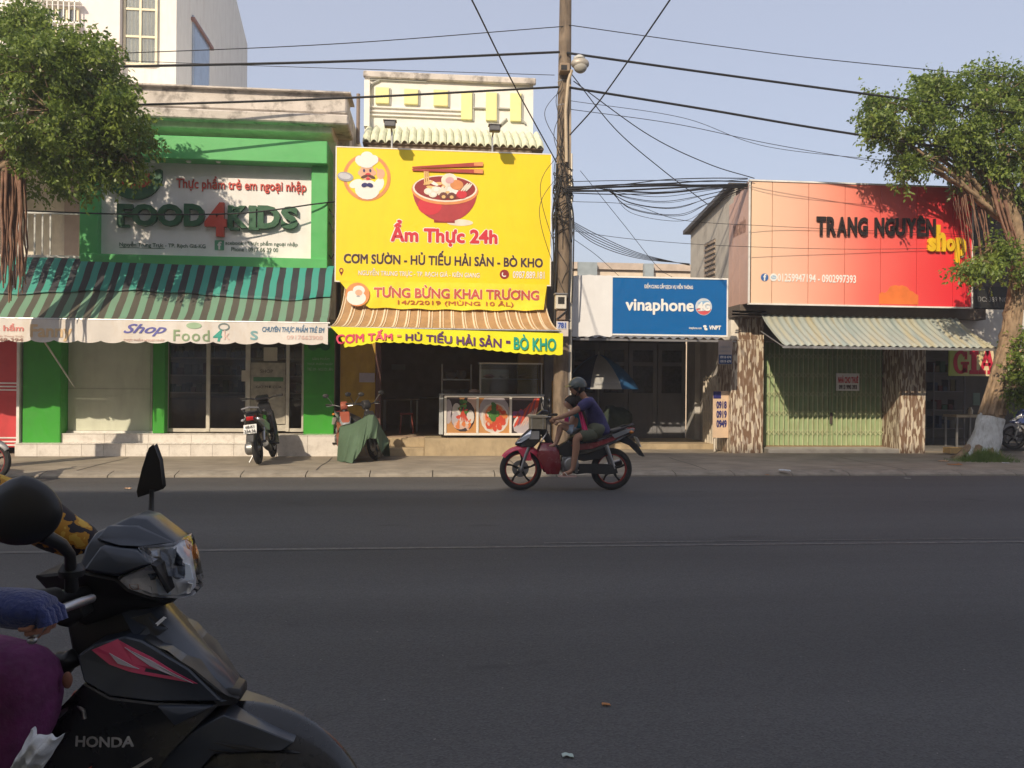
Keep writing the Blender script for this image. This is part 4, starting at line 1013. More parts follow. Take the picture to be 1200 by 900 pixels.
# ================================================================== white-and-yellow upper storey behind the sign
UY = 18.3
up = thing('upper_storey_house', 'white upper storey with pale yellow relief panels above the yellow sign', 'house', (X(525, UY), UY, 4))
UW = M('upper_white', (.80, .78, .72), .75, var=.03, dirt=(.5, .46, .38), damt=.25, dscale=(1, 1, 1.5))
ux0, ux1 = X(424.5, UY), X(622, UY)
uz1 = (Z(87, UY, 424) + Z(93, UY, 622)) / 2
MB().box(ux0, ux1, UY, UY + 4, 4.5, uz1).build('wall', UW, up)
MB().box(ux0 - .03, ux1 + .05, UY - .1, UY - .003, uz1 - .12, uz1 + .03).build('coping', STAINED, up, bevel=.02)
YR = M('pale_yellow_relief', (.80, .75, .35), .7, var=.04); GRY = M('relief_shadow_grey', (.42, .42, .38), .8)
for (a, b_, c, d_) in ((440, 102, 456, 121), (473.5, 104, 490, 122), (508, 105, 525, 124), (540.5, 107, 553.5, 140), (569.5, 108, 582.5, 141), (598, 109, 611, 142)):
    q = box_px('relief_panel', a, b_, c, d_, UY - .07, .066, YR, up, bevel=.01)
    box_px('panel_shadow', c + .2, b_ + 1, c + 1.8, d_ + 1.5, UY - .04, .036, GRY, q)  # grey strip coloured as the panel's shadow, right and below
for k, (a, b_, c, d_) in enumerate(((430, 126, 540, 127.5), (430, 131, 540, 132.5), (430, 135.5, 540, 137), (554, 125.5, 569, 127), (583, 126, 598, 127.5), (433, 93, 500, 94.5))):
    box_px('moulding_line', a, b_, c, d_, UY - .05, .046, UW if k < 3 else GRY, up)
for s_ in ((594, 139, 585, 147), (606, 135, 616, 145)):
    p0, p1 = P(s_[0], s_[1], UY - .03), P(s_[2], s_[3], UY - .03); MB().tube([p0, p1], .025, 6).build('moulding_line', GRY, up)
MB().tube([P(445, 94, UY - .02), P(437, 98, UY - .02), P(433, 105, UY - .02), P(431, 118, UY - .02)], .03, 6).build('moulding_line', GRY, up)
MB().box(ux0, ux0 + .12, UY - .16, UY - .003, Z(150, UY, 424), uz1 - .2).build('corner_pier', UW, up)
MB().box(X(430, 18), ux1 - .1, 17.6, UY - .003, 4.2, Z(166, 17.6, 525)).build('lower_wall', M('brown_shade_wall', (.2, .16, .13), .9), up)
# tile skirt
rf = thing('tile_skirt_roof', 'short pale green scalloped tile roof below the yellow relief panels', 'roof', (X(525, 17.8), 17.8, 5.5))
rx0_, rx1_ = X(423, 17.7), X(634, 17.7); rzt, rzb = Z(153, 18.2, 525), Z(166, 17.55, 525)
NT = 24; dx = (rx1_ - rx0_) / NT
TG = M('tile_pale_green', (.66, .68, .50), .6, var=.12, dirt=(.35, .33, .25), damt=.4, dscale=(2, 2, 2))
def rtile(u, v):
    return (rx0_ + dx * (.04 + .92 * u), 18.25 + (17.5 - 18.25) * v, rzt + (rzb - rzt) * v + .075 * math.sin(math.pi * u) - .08 * (v > .97))
pieces('tile', MB().sheet(rtile, 6, 5, (0, 0, -.02)), TG, rf, [(k * dx, 0, 0) for k in range(NT)])
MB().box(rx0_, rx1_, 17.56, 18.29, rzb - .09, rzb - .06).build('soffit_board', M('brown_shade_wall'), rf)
MB().prism([(rx0_ + .02, 18.28, rzt - .04), (rx0_ + .02, 17.57, rzb - .05), (rx0_ + .02, 18.28, rzb - .05)], (rx1_ - rx0_ - .04, 0, 0)).build('roof_bed', TG, rf)
MB().tube([(X(417, 17.6), 17.6, Z(168, 17.6, 417)), (X(417, 17.6), 17.6, Z(110, 17.6, 417))], .04, 8).build('vent_pipe', M('pipe_rusty', (.22, .17, .14), .6), rf)

# ================================================================== PASSAGE with the blue sign
VY_ = 15.25
vs = thing('phone_shop_sign', 'blue phone shop sign with a blank white torn end, hung over the passage', 'sign', (X(760, VY_), VY_, Z(393, VY_, 760)))
bl = M('sign_blue', (.0, .115, .36), .4, var=.03)
x0, x1, z0, z1 = RC(718, 326.5, 851.5, 392, VY_)
MB().box(x0, x1, VY_, VY_ + .05, z0, z1).build('board', bl, vs)
for (a, c, d_, e_) in ((x0, x1 + .025, z1, z1 + .03), (x0, x1 + .025, z0 - .03, z0)): MB().box(a, c, VY_ - .01, VY_ + .06, d_, e_).build('edge_trim', WP, vs)
MB().box(x1, x1 + .025, VY_ - .01, VY_ + .06, z0 + .001, z1 - .001).build('edge_trim', WP, vs)
rnw = random.Random(11)
wx0 = X(668, VY_)
pts = []
for k in range(26): pts.append((wx0 + rnw.uniform(0, .045), VY_ + .002, z0 - .05 + (z1 - z0 + .07) * k / 25))
for k in range(8): pts.append((wx0 + .05 + (x0 - wx0 - .1) * k / 7, VY_ + .002, z1 + .03 + rnw.uniform(-.02, .02)))
for k in range(26): pts.append((x0 - .004 + rnw.uniform(-.02, .03) * 0, VY_ + .002, z1 + .02 - (z1 - z0 + .06) * k / 25))
for k in range(8): pts.append((x0 - .05 - (x0 - wx0 - .1) * k / 7, VY_ + .002, z0 - .045 + rnw.uniform(-.025, .02)))
MB().prism(pts, (0, .02, 0)).build('torn_white_sheet', M('torn_white', (.76, .76, .77), .6, var=.03, dirt=(.6, .6, .6), damt=.2), vs, label='blank white sheet with ragged torn edges')
text_px('vinaphone', 733, 350, 813, 369, VY_, WP, vs, off=.03)
text_px('ĐIỂM CUNG CẤP DỊCH VỤ VIỄN THÔNG', 755, 332, 812, 339.5, VY_, WP, vs, off=.03)
text_px('vinaphone.com', 807, 383, 822, 386.5, VY_, WP, vs, off=.01)
text_px('VNPT', 831, 381.5, 845, 386.5, VY_, WP, vs, off=.05, shear=.1)
mb = MB(); c = P(826.5, 384, VY_); disc(mb, c.x - .01, c.z + .025, .035, .025, VY_ - .005); disc(mb, c.x + .01, c.z - .025, .035, .025, VY_ - .005, rot=-20); mb.build('logo_mark', WP, vs)
c = P(824.5, 359.5, VY_); mb = MB(); disc(mb, c.x, c.z, .165, .165, VY_ - .004, 0, n=32); disc(mb, c.x, c.z, .155, .155, VY_ - .006, 1, n=32, a0=195, a1=345)
disc(mb, c.x - .01, c.z - .06, .12, .022, VY_ - .009, 0, rot=8); disc(mb, c.x, c.z + .08, .11, .03, VY_ - .007, 2, rot=8)
mb.build('round_badge', [M('badge_silver', (.55, .6, .66), .4), M('badge_red', (.65, .1, .12), .4), M('badge_blue', (.25, .42, .62), .4)], vs)
text_px('4G', 817.5, 354, 832, 364.5, VY_ - .008, WP, vs, off=.05)
for px in (672, 720, 790, 848): MB().box(X(px, VY_) - .02, X(px, VY_) + .02, VY_ + .062, VY_ + .1, z0 - .02, z1).build('frame_bar', STEEL, vs)
MB().box(wx0 + .05, x1, VY_ + .102, VY_ + .14, z1 - .15, z1 - .1).build('frame_bar', STEEL, vs)
MB().box(wx0 + .05, x1, VY_ + .102, VY_ + .14, z0 + .1, z0 + .15).build('frame_bar', STEEL, vs)
for xx in (X(722, VY_), X(846, VY_)):
    for zz in (z0 + .125, z1 - .125): MB().tube([(xx, VY_ + .14, zz), (xx, 17.05, zz)], .02, 8).build('support_arm', STEEL, vs)

PD_Y = 19.55
pb = thing('passage_house', 'grey metal folding doors at the back of the dark passage', 'building', (X(740, PD_Y), PD_Y, 0))
pxl, pxr = X(668, 16.6), 6.30
pz = PZ0 + .12
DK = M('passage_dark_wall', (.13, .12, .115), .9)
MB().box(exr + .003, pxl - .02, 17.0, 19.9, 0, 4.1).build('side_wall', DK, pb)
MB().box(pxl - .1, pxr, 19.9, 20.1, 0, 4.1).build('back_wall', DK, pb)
MB().box(exr + .01, 6.36, 17.62, 20.0, -.01, pz).build('threshold', TANSTONE, pb)
zr = Z(396, 17.1, 740)
MB().sheet(lambda u, v: (pxl - .1 + (6.33 - pxl + .1) * u, 17.02 + 2.9 * v, zr + .25 * v + .02 * math.sin(u * 120)), 160, 1, (0, 0, .01)).build('corrugated_roof', STEEL, pb)
MB().box(pxl - .1, 6.33, 17.0, 17.04, zr - .07, zr - .025).build('roof_beam', GRAYM, pb)
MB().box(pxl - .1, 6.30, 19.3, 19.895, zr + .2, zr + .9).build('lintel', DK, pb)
dgx0, dgx1 = X(668, PD_Y), X(804, PD_Y)
dz1 = Z(402, PD_Y, 740)
nd = 4; dw = (dgx1 - dgx0) / nd
for k in range(nd):
    a = dgx0 + k * dw
    D_ = MB().box(a + .008, a + dw - .008, PD_Y + .03, PD_Y + .07, pz, dz1).build('door_leaf', GRAYM, pb)
    for (u0, u1, v0, v1) in ((0, .14, 0, 1), (.86, 1, 0, 1), (.14, .86, .93, 1), (.14, .86, .40, .47), (.14, .86, 0, .06), (.14, .86, .76, .80)):
        MB().box(a + .01 + (dw - .02) * u0 + .001, a + .01 + (dw - .02) * u1 - .001, PD_Y, PD_Y + .028, pz + (dz1 - pz) * v0 + .001, pz + (dz1 - pz) * v1 - .001).build('door_frame', GRAYM, D_)
    MB().box(a + .15 * dw, a + .85 * dw, PD_Y + .02, PD_Y + .026, pz + (dz1 - pz) * .475, pz + (dz1 - pz) * .925).build('pane', M('dark_pane', (.035, .033, .03), .25), D_)
# blue and white umbrella
uy = 18.75
uc = P(705.5, 415, uy); ub = P(705.5, 453, uy)
um = thing('market_umbrella', 'blue and white panelled umbrella standing in the dark passage', 'umbrella', (uc.x, uy, pz))
UWh = M('umbrella_white', (.40, .40, .39), .7); UBl = M('umbrella_blue', (.03, .14, .34), .7); UNv = M('umbrella_navy', (.015, .04, .12), .7)
rr = (P(748, 447, uy).x - P(655, 447, uy).x) / 2; ccx = (P(745, 447, uy).x + P(657, 447, uy).x) / 2; hh = uc.z - ub.z
for k in range(8):
    a0, a1 = R(-90 - 22.5 + 45 * k), R(-90 + 22.5 + 45 * k)
    def gore(u, v):
        a = a0 + (a1 - a0) * u; s = v * rr * (1 - .06 * math.sin(math.pi * u) * v)
        return (ccx + s * math.cos(a), uy + s * math.sin(a), uc.z - hh * (.35 * v + .65 * v ** 2) + (-.05 if v > .9 else 0))
    MB().sheet(gore, 4, 8, (0, 0, -.004)).build('canopy_panel', [UWh, UBl, UNv, UWh, UBl, UNv, UBl, UNv][k], um, smooth=60)
MB().tube([(ccx, uy, pz), (ccx, uy, uc.z + .06)], .018, 8).build('pole', STEEL, um)
MB().lathe((ccx, uy, pz), (0, 0, 1), [(0, 0), (.22, 0), (.2, .06), (.04, .1), (0, .1)], 16).build('base', CONC, um)
fit = MB(); fit_text(fit, 'vinaphone', ccx - .27, ccx + .27, ub.z + .04, ub.z + .10, uy - rr * .93, .003, .01); fit.build('lettering', M('print_dim_grey', (.3, .32, .36), .6), um, fixn=False)
# boards leaning between the eatery and the passage
x0, x1, z0, z1 = RC(646.5, 446, 657, 521, 16.5)
o = MB().box(x0, x1, 16.5, 16.53, PZ0 + .01, z1).build('leaning_board', M('amber_board', (.45, .24, .06), .6, var=.5, scale=8), None, bevel=.005); tag(o, 'amber brown picture board leaning beside the pole', 'board')
x0, x1, z0, z1 = RC(657.5, 444, 667, 521, 16.45)
o = MB().box(x0, x1, 16.45, 16.48, PZ0 + .01, z1).build('leaning_board', M('pale_blue_board', (.45, .55, .62), .5, var=.3, scale=3, hue=(.7, .6, .45)), None, bevel=.005); tag(o, 'tall pale blue poster board leaning behind the riders', 'board')
# dark covered goods beyond the umbrella foot
gx = X(722, 18.6)
mb = MB().ell((gx, 18.6, pz + .4), (.42, .35, .42), 20, 12, fn=lambda d: 1 + .1 * math.sin(d.x * 5 + d.z * 4) + .05 * math.sin(d.y * 11 + d.x * 9)); mb.v = [(a, b_, max(c, pz + .002)) for a, b_, c in mb.v]
tag(mb.build('covered_heap', M('dark_green_cloth', (.03, .045, .035), .85, bump=.4, bscale=12), None, smooth=80), 'dark green cloth covered heap beside the umbrella pole', 'covered goods')
# pale building far behind, over the blue sign
fb = thing('far_pale_building', 'low pale building seen far behind above the blue sign', 'building', (X(745, 27), 27, 0))
MB().box(X(640, 27), X(860, 27), 27, 33, 0, Z(317, 27, 745)).build('wall', M('pale_peach_wall', (.72, .60, .48), .85), fb)
MB().box(X(640, 27), X(860, 27), 26.9, 32, Z(316.8, 27, 745), Z(309, 27, 745)).build('parapet', M('parapet_sand', (.52, .43, .36), .85), fb)
for a, c in ((676, 698), (753, 764)): MB().box(X(a, 26.8), X(c, 26.8), 26.7, 26.89, 2.0, Z(309, 26.8, 745)).build('pier', M('pier_blue_grey', (.32, .37, .40), .8), fb)
# ================================================================== RIGHT SHOP (red gradient sign)
WX = 6.36
tr = thing('shutter_shop_building', 'grey sided shop house with folding green shutter and mosaic pillars', 'building', (9.3, 16.9, 0))
GW = M('grey_render', (.50, .47, .42), .9, var=.1, dirt=(.25, .22, .19), damt=.4, bump=.3, bscale=20)
RX1 = X(1085, 16.6)
ze0, ze1 = P(808, 272, 19.75).z, P(868, 214, 16.6).z
slope = (ze1 - ze0) / (19.75 - 16.6)
pts = [(WX, 17.0, 3.2), (WX, 19.75, 3.2), (WX, 19.75, ze0), (WX, 16.75, ze0 + slope * 3.0)]
pts2 = [(WX, 19.75, 3.2), (WX, 26, 3.2), (WX, 26, ze0 - .3), (WX, 19.75, ze0)]
MB().prism(pts, (RX1 - WX, 0, 0)).build('upper_wall', GW, tr)
MB().box(WX, RX1, 17.45, 19.75, -.02, 3.197).build('lower_wall', GW, tr)
MB().prism([(WX - .14, 19.95, ze0 - .03), (WX - .14, 16.76, ze0 + slope * 3.0 - .03), (WX - .14, 16.76, ze0 + slope * 3.0 + .06), (WX - .14, 19.95, ze0 + .06)], (RX1 - WX + .14, 0, 0)).build('roof', M('roof_dark_sheet', (.12, .115, .115), .6, metal=.3), tr)
# louvre block in the side wall
lv = M('louvre_brick', (.34, .27, .21), .8)
ly0, ly1 = 17.95, 18.65
for k in range(11):
    py = 287 + k * 6.0
    z = P(842, py, 18.3).z
    MB().prism([(WX - .03, ly0, z), (WX - .03, ly1, z), (WX - .03, ly1, z + .06), (WX - .03, ly0, z + .06)], (.025, 0, 0)).build('louvre_slat', lv, tr)
    MB().box(WX - .012, WX - .004, ly0, ly1, z + .062, z + .085).build('louvre_gap', BLACK, tr)
# patterned pillars
def Mmosaic():
    mt, n, b = newmat('mosaic_tile'); L = n.links
    geo = n.nodes.new('ShaderNodeNewGeometry'); mp = n.nodes.new('ShaderNodeMapping'); mp.inputs['Scale'].default_value = (34, 34, 6.5); L.new(geo.outputs['Position'], mp.inputs[0])
    v = n.nodes.new('ShaderNodeTexVoronoi'); v.inputs['Scale'].default_value = 1; v.inputs['Randomness'].default_value = .9; L.new(mp.outputs[0], v.inputs['Vector'])
    r = n.nodes.new('ShaderNodeValToRGB'); e = r.color_ramp.elements; r.color_ramp.interpolation = 'CONSTANT'
    e[0].position = 0; e[0].color = (.20, .125, .08, 1); e[1].position = .42; e[1].color = (.27, .19, .14, 1)
    q = r.color_ramp.elements.new(.55); q.color = (.62, .54, .42, 1); q = r.color_ramp.elements.new(.85); q.color = (.40, .33, .27, 1)
    sp = n.nodes.new('ShaderNodeSeparateColor'); L.new(v.outputs['Color'], sp.inputs[0]); L.new(sp.outputs[0], r.inputs[0]); L.new(r.outputs[0], b.inputs['Base Color']); b.inputs['Roughness'].default_value = .35
    return mt
MO = Mmosaic()
PYF = 16.6
MB().box(X(857, PYF) , X(895, PYF), PYF, 17.447, -.02, Z(398, PYF, 875)).build('mosaic_pillar', MO, tr, bevel=.01)
MB().box(X(866, PYF) , X(895, PYF), PYF + .02, 17.4, Z(397.8, PYF, 875), Z(372, PYF, 875)).build('mosaic_pillar_head', MO, tr)
MB().box(X(857, PYF) , X(865.8, PYF), PYF + .05, 17.4, Z(397.8, PYF, 875), Z(375, PYF, 875)).build('render_patch', CREAM, tr)
MB().box(X(1055, PYF), X(1085, PYF), PYF, 17.447, -.02, Z(385, PYF, 1070)).build('mosaic_pillar', MO, tr, bevel=.01)
MB().box(X(895, PYF), X(1055, PYF), PYF + .2, 17.447, Z(402, 17, 970), 3.19).build('shutter_box', M('shutter_box_dark', (.12, .11, .10), .7), tr)
MB().box(X(858, PYF), X(1140, PYF), 16.2, 16.99, Z(372, 16.3, 970), Z(359, 16.3, 970)).build('fascia', M('fascia_brown', (.13, .105, .085), .8), tr)
for k in range(2): MB().box(X(855, 16.3) , X(900, 16.3) - .1 * k, 16.2 - .02 * k, 16.19 - .02 * k + .01, Z(370, 16.3, 870) + .06 * k, Z(370, 16.3, 870) + .06 * k + .035).build('awning_box_strip', STEEL, tr)
MB().box(X(893, 17), X(1057, 17), 16.62, 17.6, -.01, PZ0 + .09).build('threshold', CONC, tr, bevel=.01)
# ---- accordion shutter
sy = 17.28
ss = thing('folding_shutter', 'closed green metal folding shutter with a scissor lattice', 'shutter', (X(974, sy), sy, PZ0 + .09))
gx0, gx1 = X(895.5, sy), X(1053.5, sy); gz0, gz1 = PZ0 + .095, Z(400, sy, 974)
SGm = M('shutter_green', (.28, .37, .19), .5, var=.10, dirt=(.22, .17, .07), damt=.45, dscale=(6, 6, .8))
NS = 56
sl = MB()
for k in range(NS):
    a = gx0 + (gx1 - gx0) * k / NS; c = gx0 + (gx1 - gx0) * (k + 1) / NS
    y0_, y1_ = (sy, sy + .045) if k % 2 == 0 else (sy + .045, sy)
    sl.prism([(a, y0_, gz0 + .02), (c, y1_, gz0 + .02), (c, y1_ + .004, gz0 + .02), (a, y0_ + .004, gz0 + .02)], (0, 0, gz1 - gz0))
sl.build('slat', SGm, ss, kind='stuff')
lt = MB()
for k in range(0, NS, 2):
    a = gx0 + (gx1 - gx0) * k / NS; p_ = (gx1 - gx0) * 2 / NS
    lt.tube([(a, sy - .012, gz0), (a, sy - .012, gz1)], .012, 5)
    for z in [gz0 + .25 + .42 * j for j in range(5)]:
        lt.tube([(a, sy - .02, z), (a + p_, sy - .02, z + .13)], .006, 4); lt.tube([(a, sy - .024, z + .13), (a + p_, sy - .024, z)], .006, 4)
lt.build('scissor_lattice', M('lattice_green', (.50, .53, .32), .5, dirt=(.25, .16, .07), damt=.4, dscale=(3, 3, 3)), ss, kind='stuff')
MB().box(gx0, gx1, sy - .04, sy + .07, gz0 - .004, gz0 + .018).build('floor_track', M('rust', (.25, .16, .08), .8), ss)
MB().box(X(973, sy) - .03, X(973, sy) + .03, sy - .06, sy - .015, gz0 + .5, gz0 + .75).build('lock_plate', M('lock_dark', (.08, .06, .05), .5), ss)
for px in (896, 972, 976, 1052): MB().box(X(px, sy) - .012, X(px, sy) + .012, sy - .045, sy - .026, gz0 + .02, gz1).build('edge_bar', SGm, ss)
nt_ = thing('rental_notice', 'small white paper notice taped to the green shutter', 'notice', (X(993, sy), sy - .06, Z(458, sy, 993)))
x0, x1, z0, z1 = RC(980, 437.5, 1007, 458, sy - .05)
MB().box(x0, x1, sy - .052, sy - .046, z0, z1).build('sheet', WP, nt_)
text_px('NHÀ CHO THUÊ', 982, 440, 1005.5, 449, sy - .052, RP, nt_, off=.04)
text_px('0913 990 393', 983, 451, 1004, 456, sy - .052, BRP, nt_, off=.04)
# ---- red sign box
BX = thing('gradient_shop_sign', 'wide panelled sign fading from peach to red with black and yellow letters', 'sign', (X(1008, 15.9), 16.0, Z(358, 15.9, 1008)))
SY = 15.9
qx0 = P(879, 285, SY).x; qx1 = P(1138.5, 290, SY).x
qz1 = (P(880, 212, SY).z + P(1138, 221, SY).z) / 2; qz0 = (P(878, 355, SY).z + P(1138, 360, SY).z) / 2
def Mgrad():
    mt, n, b = newmat('peach_to_red_print'); L = n.links
    geo = n.nodes.new('ShaderNodeNewGeometry'); sp = n.nodes.new('ShaderNodeSeparateXYZ'); L.new(geo.outputs['Position'], sp.inputs[0])
    nz = n.nodes.new('ShaderNodeTexNoise'); nz.inputs['Scale'].default_value = .9; L.new(geo.outputs['Position'], nz.inputs['Vector'])
    a = n.nodes.new('ShaderNodeMapRange'); a.inputs[1].default_value = qx0; a.inputs[2].default_value = qx1; L.new(sp.outputs[0], a.inputs[0])
    d = n.nodes.new('ShaderNodeMath'); d.operation = 'MULTIPLY_ADD'; d.inputs[1].default_value = .10; L.new(nz.outputs[0], d.inputs[0]); L.new(a.outputs[0], d.inputs[2])
    r = n.nodes.new('ShaderNodeValToRGB'); e = r.color_ramp.elements
    e[0].position = .05; e[0].color = (.84, .60, .42, 1); e[1].position = .98; e[1].color = (.78, .035, .05, 1)
    for ps, cc in ((.22, (.84, .50, .36, 1)), (.42, (.84, .32, .23, 1)), (.6, (.82, .16, .13, 1)), (.8, (.80, .08, .08, 1))):
        q = r.color_ramp.elements.new(ps); q.color = cc
    L.new(d.outputs[0], r.inputs[0]); L.new(r.outputs[0], b.inputs['Base Color']); b.inputs['Roughness'].default_value = .35
    return mt
GR = Mgrad()
edges = [879, 903.5, 946, 988.7, 1030.7, 1073, 1115.5, 1138.5]
for a, c in zip(edges[:-1], edges[1:]):
    MB().box(X(a, SY) + .006, X(c, SY) - .006, SY, SY + .03, qz0, qz1).build('panel', GR, BX, bevel=.003)
MB().box(qx0 + .01, qx1, SY + .031, 16.74, qz0 + .01, qz1 - .01).build('box_body', M('box_dark', (.06, .04, .035), .7), BX)
SS = M('side_peach', (.62, .40, .32), .45, var=.05, dirt=(.45, .32, .28), damt=.3)
ys_ = [SY + .02, 16.36, 16.74, 17.0]
for a, c in zip(ys_[:-1], ys_[1:]): MB().box(qx0 - .035, qx0 - .005, a + .004, c - .004, qz0, qz1 - .3 * (a - SY)).build('side_panel', SS, BX)
for (x0_, x1_, z0_, z1_) in ((qx0 - .03, qx1 + .03, qz0 - .03, qz0), (qx0 - .03, qx1 + .03, qz1, qz1 + .03)): MB().box(x0_, x1_, SY - .02, SY + .05, z0_, z1_).build('edge_trim', WHITE, BX)
for a in (qx0 - .034, qx1): MB().box(a, a + .03, SY - .019, SY + .019, qz0 + .001, qz1 - .001).build('edge_trim', WHITE, BX)
LB = M('letter_black', (.02, .015, .015), .35); LY = M('letter_yellow', (.78, .50, .02), .35)
# widths of letters on the sign
bxs = []; xx = 956.5
for ch, w_ in zip('TRANG NGUYÊN', (12, 12, 12.5, 12, 12.5, 7, 12.3, 12.3, 12.3, 13, 10.5, 12)):
    if ch != ' ': bxs.append((ch, (xx, 254 + (xx - 956) * .02 - (3.5 if ch == 'Ê' else 0), xx + w_ - 1.2, 276 + (xx - 956) * .012)))
    xx += w_
letters([b_[0] for b_ in bxs], [b_[1] for b_ in bxs], SY - .02, LB, BX, .035, .04)
for o_ in [c for c in kids(BX) if c.name.startswith('letter')]: pass
sh = [('s', (1086, 279, 1095.5, 295)), ('h', (1096, 264, 1107, 295)), ('o', (1107.5, 280, 1118, 295)), ('p', (1118.5, 279, 1131, 309))]
letters([b_[0] for b_ in sh], [b_[1] for b_ in sh], SY - .02, LY, BX, .05, .05)
text_px('01259947194 - 0902997393', 911, 321.5, 1003, 331, SY - .004, WP, BX, off=.025)
mb = MB(); c = P(896, 325, SY - .004); disc(mb, c.x, c.z, .08, .08, SY - .006); mb.build('badge', M('badge_fb_blue', (.04, .14, .4), .4), BX)
text_px('f', 894.5, 321, 898, 329, SY - .006, WP, BX, off=.03)
mb = MB(); c = P(906.5, 325, SY - .004); disc(mb, c.x, c.z, .08, .08, SY - .006); disc(mb, c.x, c.z, .055, .04, SY - .009, 1); mb.build('badge', [WP, M('badge_sky', (.3, .5, .7), .5)], BX)
fit = MB(); fit_text(fit, 'Zalo', c.x - .04, c.x + .04, c.z - .02, c.z + .02, SY - .0095, .002, .02); fit.build('lettering', WP, BX, fixn=False)
# orange patch in the print at the foot
mb = MB(); c = P(1052, 350, SY)
rb = random.Random(2); lo = P(1050, 356.5, SY).z
pts = [(P(1030, 356, SY).x, SY - .004, lo)] + [(P(1030 + 46 * k / 14, 350, SY).x, SY - .004, lo + .12 + .26 * math.sin(math.pi * (k + .6) / 15.5) + rb.uniform(-.03, .05)) for k in range(15)] + [(P(1076, 356, SY).x, SY - .004, lo)]
mb.prism(pts, (0, .003, 0)); mb.build('orange_print', M('print_bright_orange', (.80, .20, .05), .35), BX)
fit = MB(); fit_text(fit, 'TRANG NGUYÊN', 16.05, 16.75, P(868, 273, 16.4).z - .05, P(868, 258, 16.4).z + .02, 0, .004, .03, sidex=qx0 - .037)
fit.v = [(a, 32.8 - b_, c) for a, b_, c in fit.v]; fit.build('lettering', M('print_brown'), BX, fixn=True)
# ---- corrugated sheet awning
ac = thing('sheet_awning', 'faded grey green corrugated sheet awning below the red sign', 'awning', (X(1020, 15.8), 15.6, Z(407, 15.4, 1020)))
a_t0, a_t1 = X(890, 16.25), X(1118, 16.25); a_b0, a_b1 = X(917, 15.4), X(1165, 15.4)
azt, azb = Z(371, 16.2, 1000), Z(405.5, 15.4, 1040)
def caw(u, v):
    a = a_t0 + (a_b0 - a_t0) * v; b2 = a_t1 + (a_b1 - a_t1) * v
    return (a + (b2 - a) * u, 16.19 + (15.4 - 16.19) * v, azt + (azb - azt) * (v ** .8) + .014 * math.cos(u * math.pi * 2 * 30))
def Mawn():
    mt, n, b = newmat('faded_sheet'); L = n.links
    geo = n.nodes.new('ShaderNodeNewGeometry')
    mp = n.nodes.new('ShaderNodeMapping'); mp.inputs['Scale'].default_value = (3.5, .3, .3); L.new(geo.outputs['Position'], mp.inputs[0])
    nz = n.nodes.new('ShaderNodeTexNoise'); nz.inputs['Scale'].default_value = 2; nz.inputs['Detail'].default_value = 4; L.new(mp.outputs[0], nz.inputs['Vector'])
    r = n.nodes.new('ShaderNodeValToRGB'); e = r.color_ramp.elements; e[0].position = .3; e[0].color = (.24, .30, .29, 1); e[1].position = .75; e[1].color = (.42, .36, .2, 1)
    q = r.color_ramp.elements.new(.5); q.color = (.36, .39, .35, 1)
    L.new(nz.outputs[0], r.inputs[0]); L.new(r.outputs[0], b.inputs['Base Color']); b.inputs['Roughness'].default_value = .5; b.inputs['Metallic'].default_value = .1
    return mt
MB().sheet(caw, 360, 6, (0, 0, -.006)).build('sheet', Mawn(), ac, smooth=60)
MB().box(a_b0 - .01, a_b1 + .01, 15.385, 15.41, azb - .07, azb - .02).build('front_bar', STEEL, ac)
for u in (0, .33, .66, 1): 
    e = caw(u, 1); g = caw(u, 0); MB().tube([(e[0], 15.42, e[2] - .04), (g[0], 16.2, g[2] - .35)], .013, 6).build('bracket_arm', STEEL, ac)

# ---- side of the passage: pale wall strip, white folded gate, cardboard number sign
MB().box(WX - .045, WX - .003, 17.0, 18.3, PZ0, 2.9).build('pale_side_wall', M('pale_side', (.55, .52, .48), .8, dirt=(.3, .27, .24), damt=.3), tr)
pb_ = MB().box(6.22, WX - .01, 18.9, 19.54, PZ0 + .12, 3.1).build('passage_pier', M('pale_pier', (.50, .48, .45), .7, dirt=(.3, .27, .24), damt=.3), tr)
gt = thing('white_gate', 'folded white metal gate at the right mouth of the passage', 'gate', (6.2, 17.9, PZ0))
GTm = M('gate_white', (.62, .56, .46), .5, dirt=(.3, .22, .15), damt=.45, dscale=(3, 3, 2))
gy0, gy1 = 17.35, 18.25
gzt = Z(440, 17.8, 825)
for k in range(7):
    y = gy0 + (gy1 - gy0) * k / 6; MB().box(6.20, 6.235, y - .015, y + .015, PZ0 + .03, gzt - (.0 if k % 2 else .05)).build('bar', GTm, gt)
for z in (PZ0 + .12, PZ0 + .55, PZ0 + .8, gzt - .25, gzt - .06): MB().box(6.24, 6.262, gy0 - .02, gy1 + .02, z, z + .04).build('rail', GTm, gt)
MB().box(6.265, 6.275, gy0, gy1, PZ0 + .05, PZ0 + .55).build('sheet', GTm, gt)
o_ = MB()
x0, x1, z0, z1 = RC(835.5, 458, 856.5, 513, 16.75)
ns = thing('phone_number_board', 'tan board with three phone numbers below a dark blue square', 'sign', ((x0 + x1) / 2, 16.75, z0))
MB().box(x0, x1, 16.75, 16.77, z0, z1).build('board', M('board_tan', (.66, .48, .33), .7, dirt=(.5, .36, .24), damt=.3), ns)
MB().bpx(836, 458.5, 845, 467, 16.744, .005).build('blue_square', NAVY, ns)
for i, s in enumerate(('0918', '0919', '0949')): text_px(s, 839.5, 470 + 11 * i, 851.5, 479 + 11 * i, 16.75, NAVY, ns, off=.05)
for q in (x0 + .05, x1 - .05): MB().box(q - .015, q + .015, 16.772, 16.8, PZ0 + .02, z1).build('post', GTm, ns)
x0, x1, z0, z1 = RC(842, 399, 858, 427, 16.55)
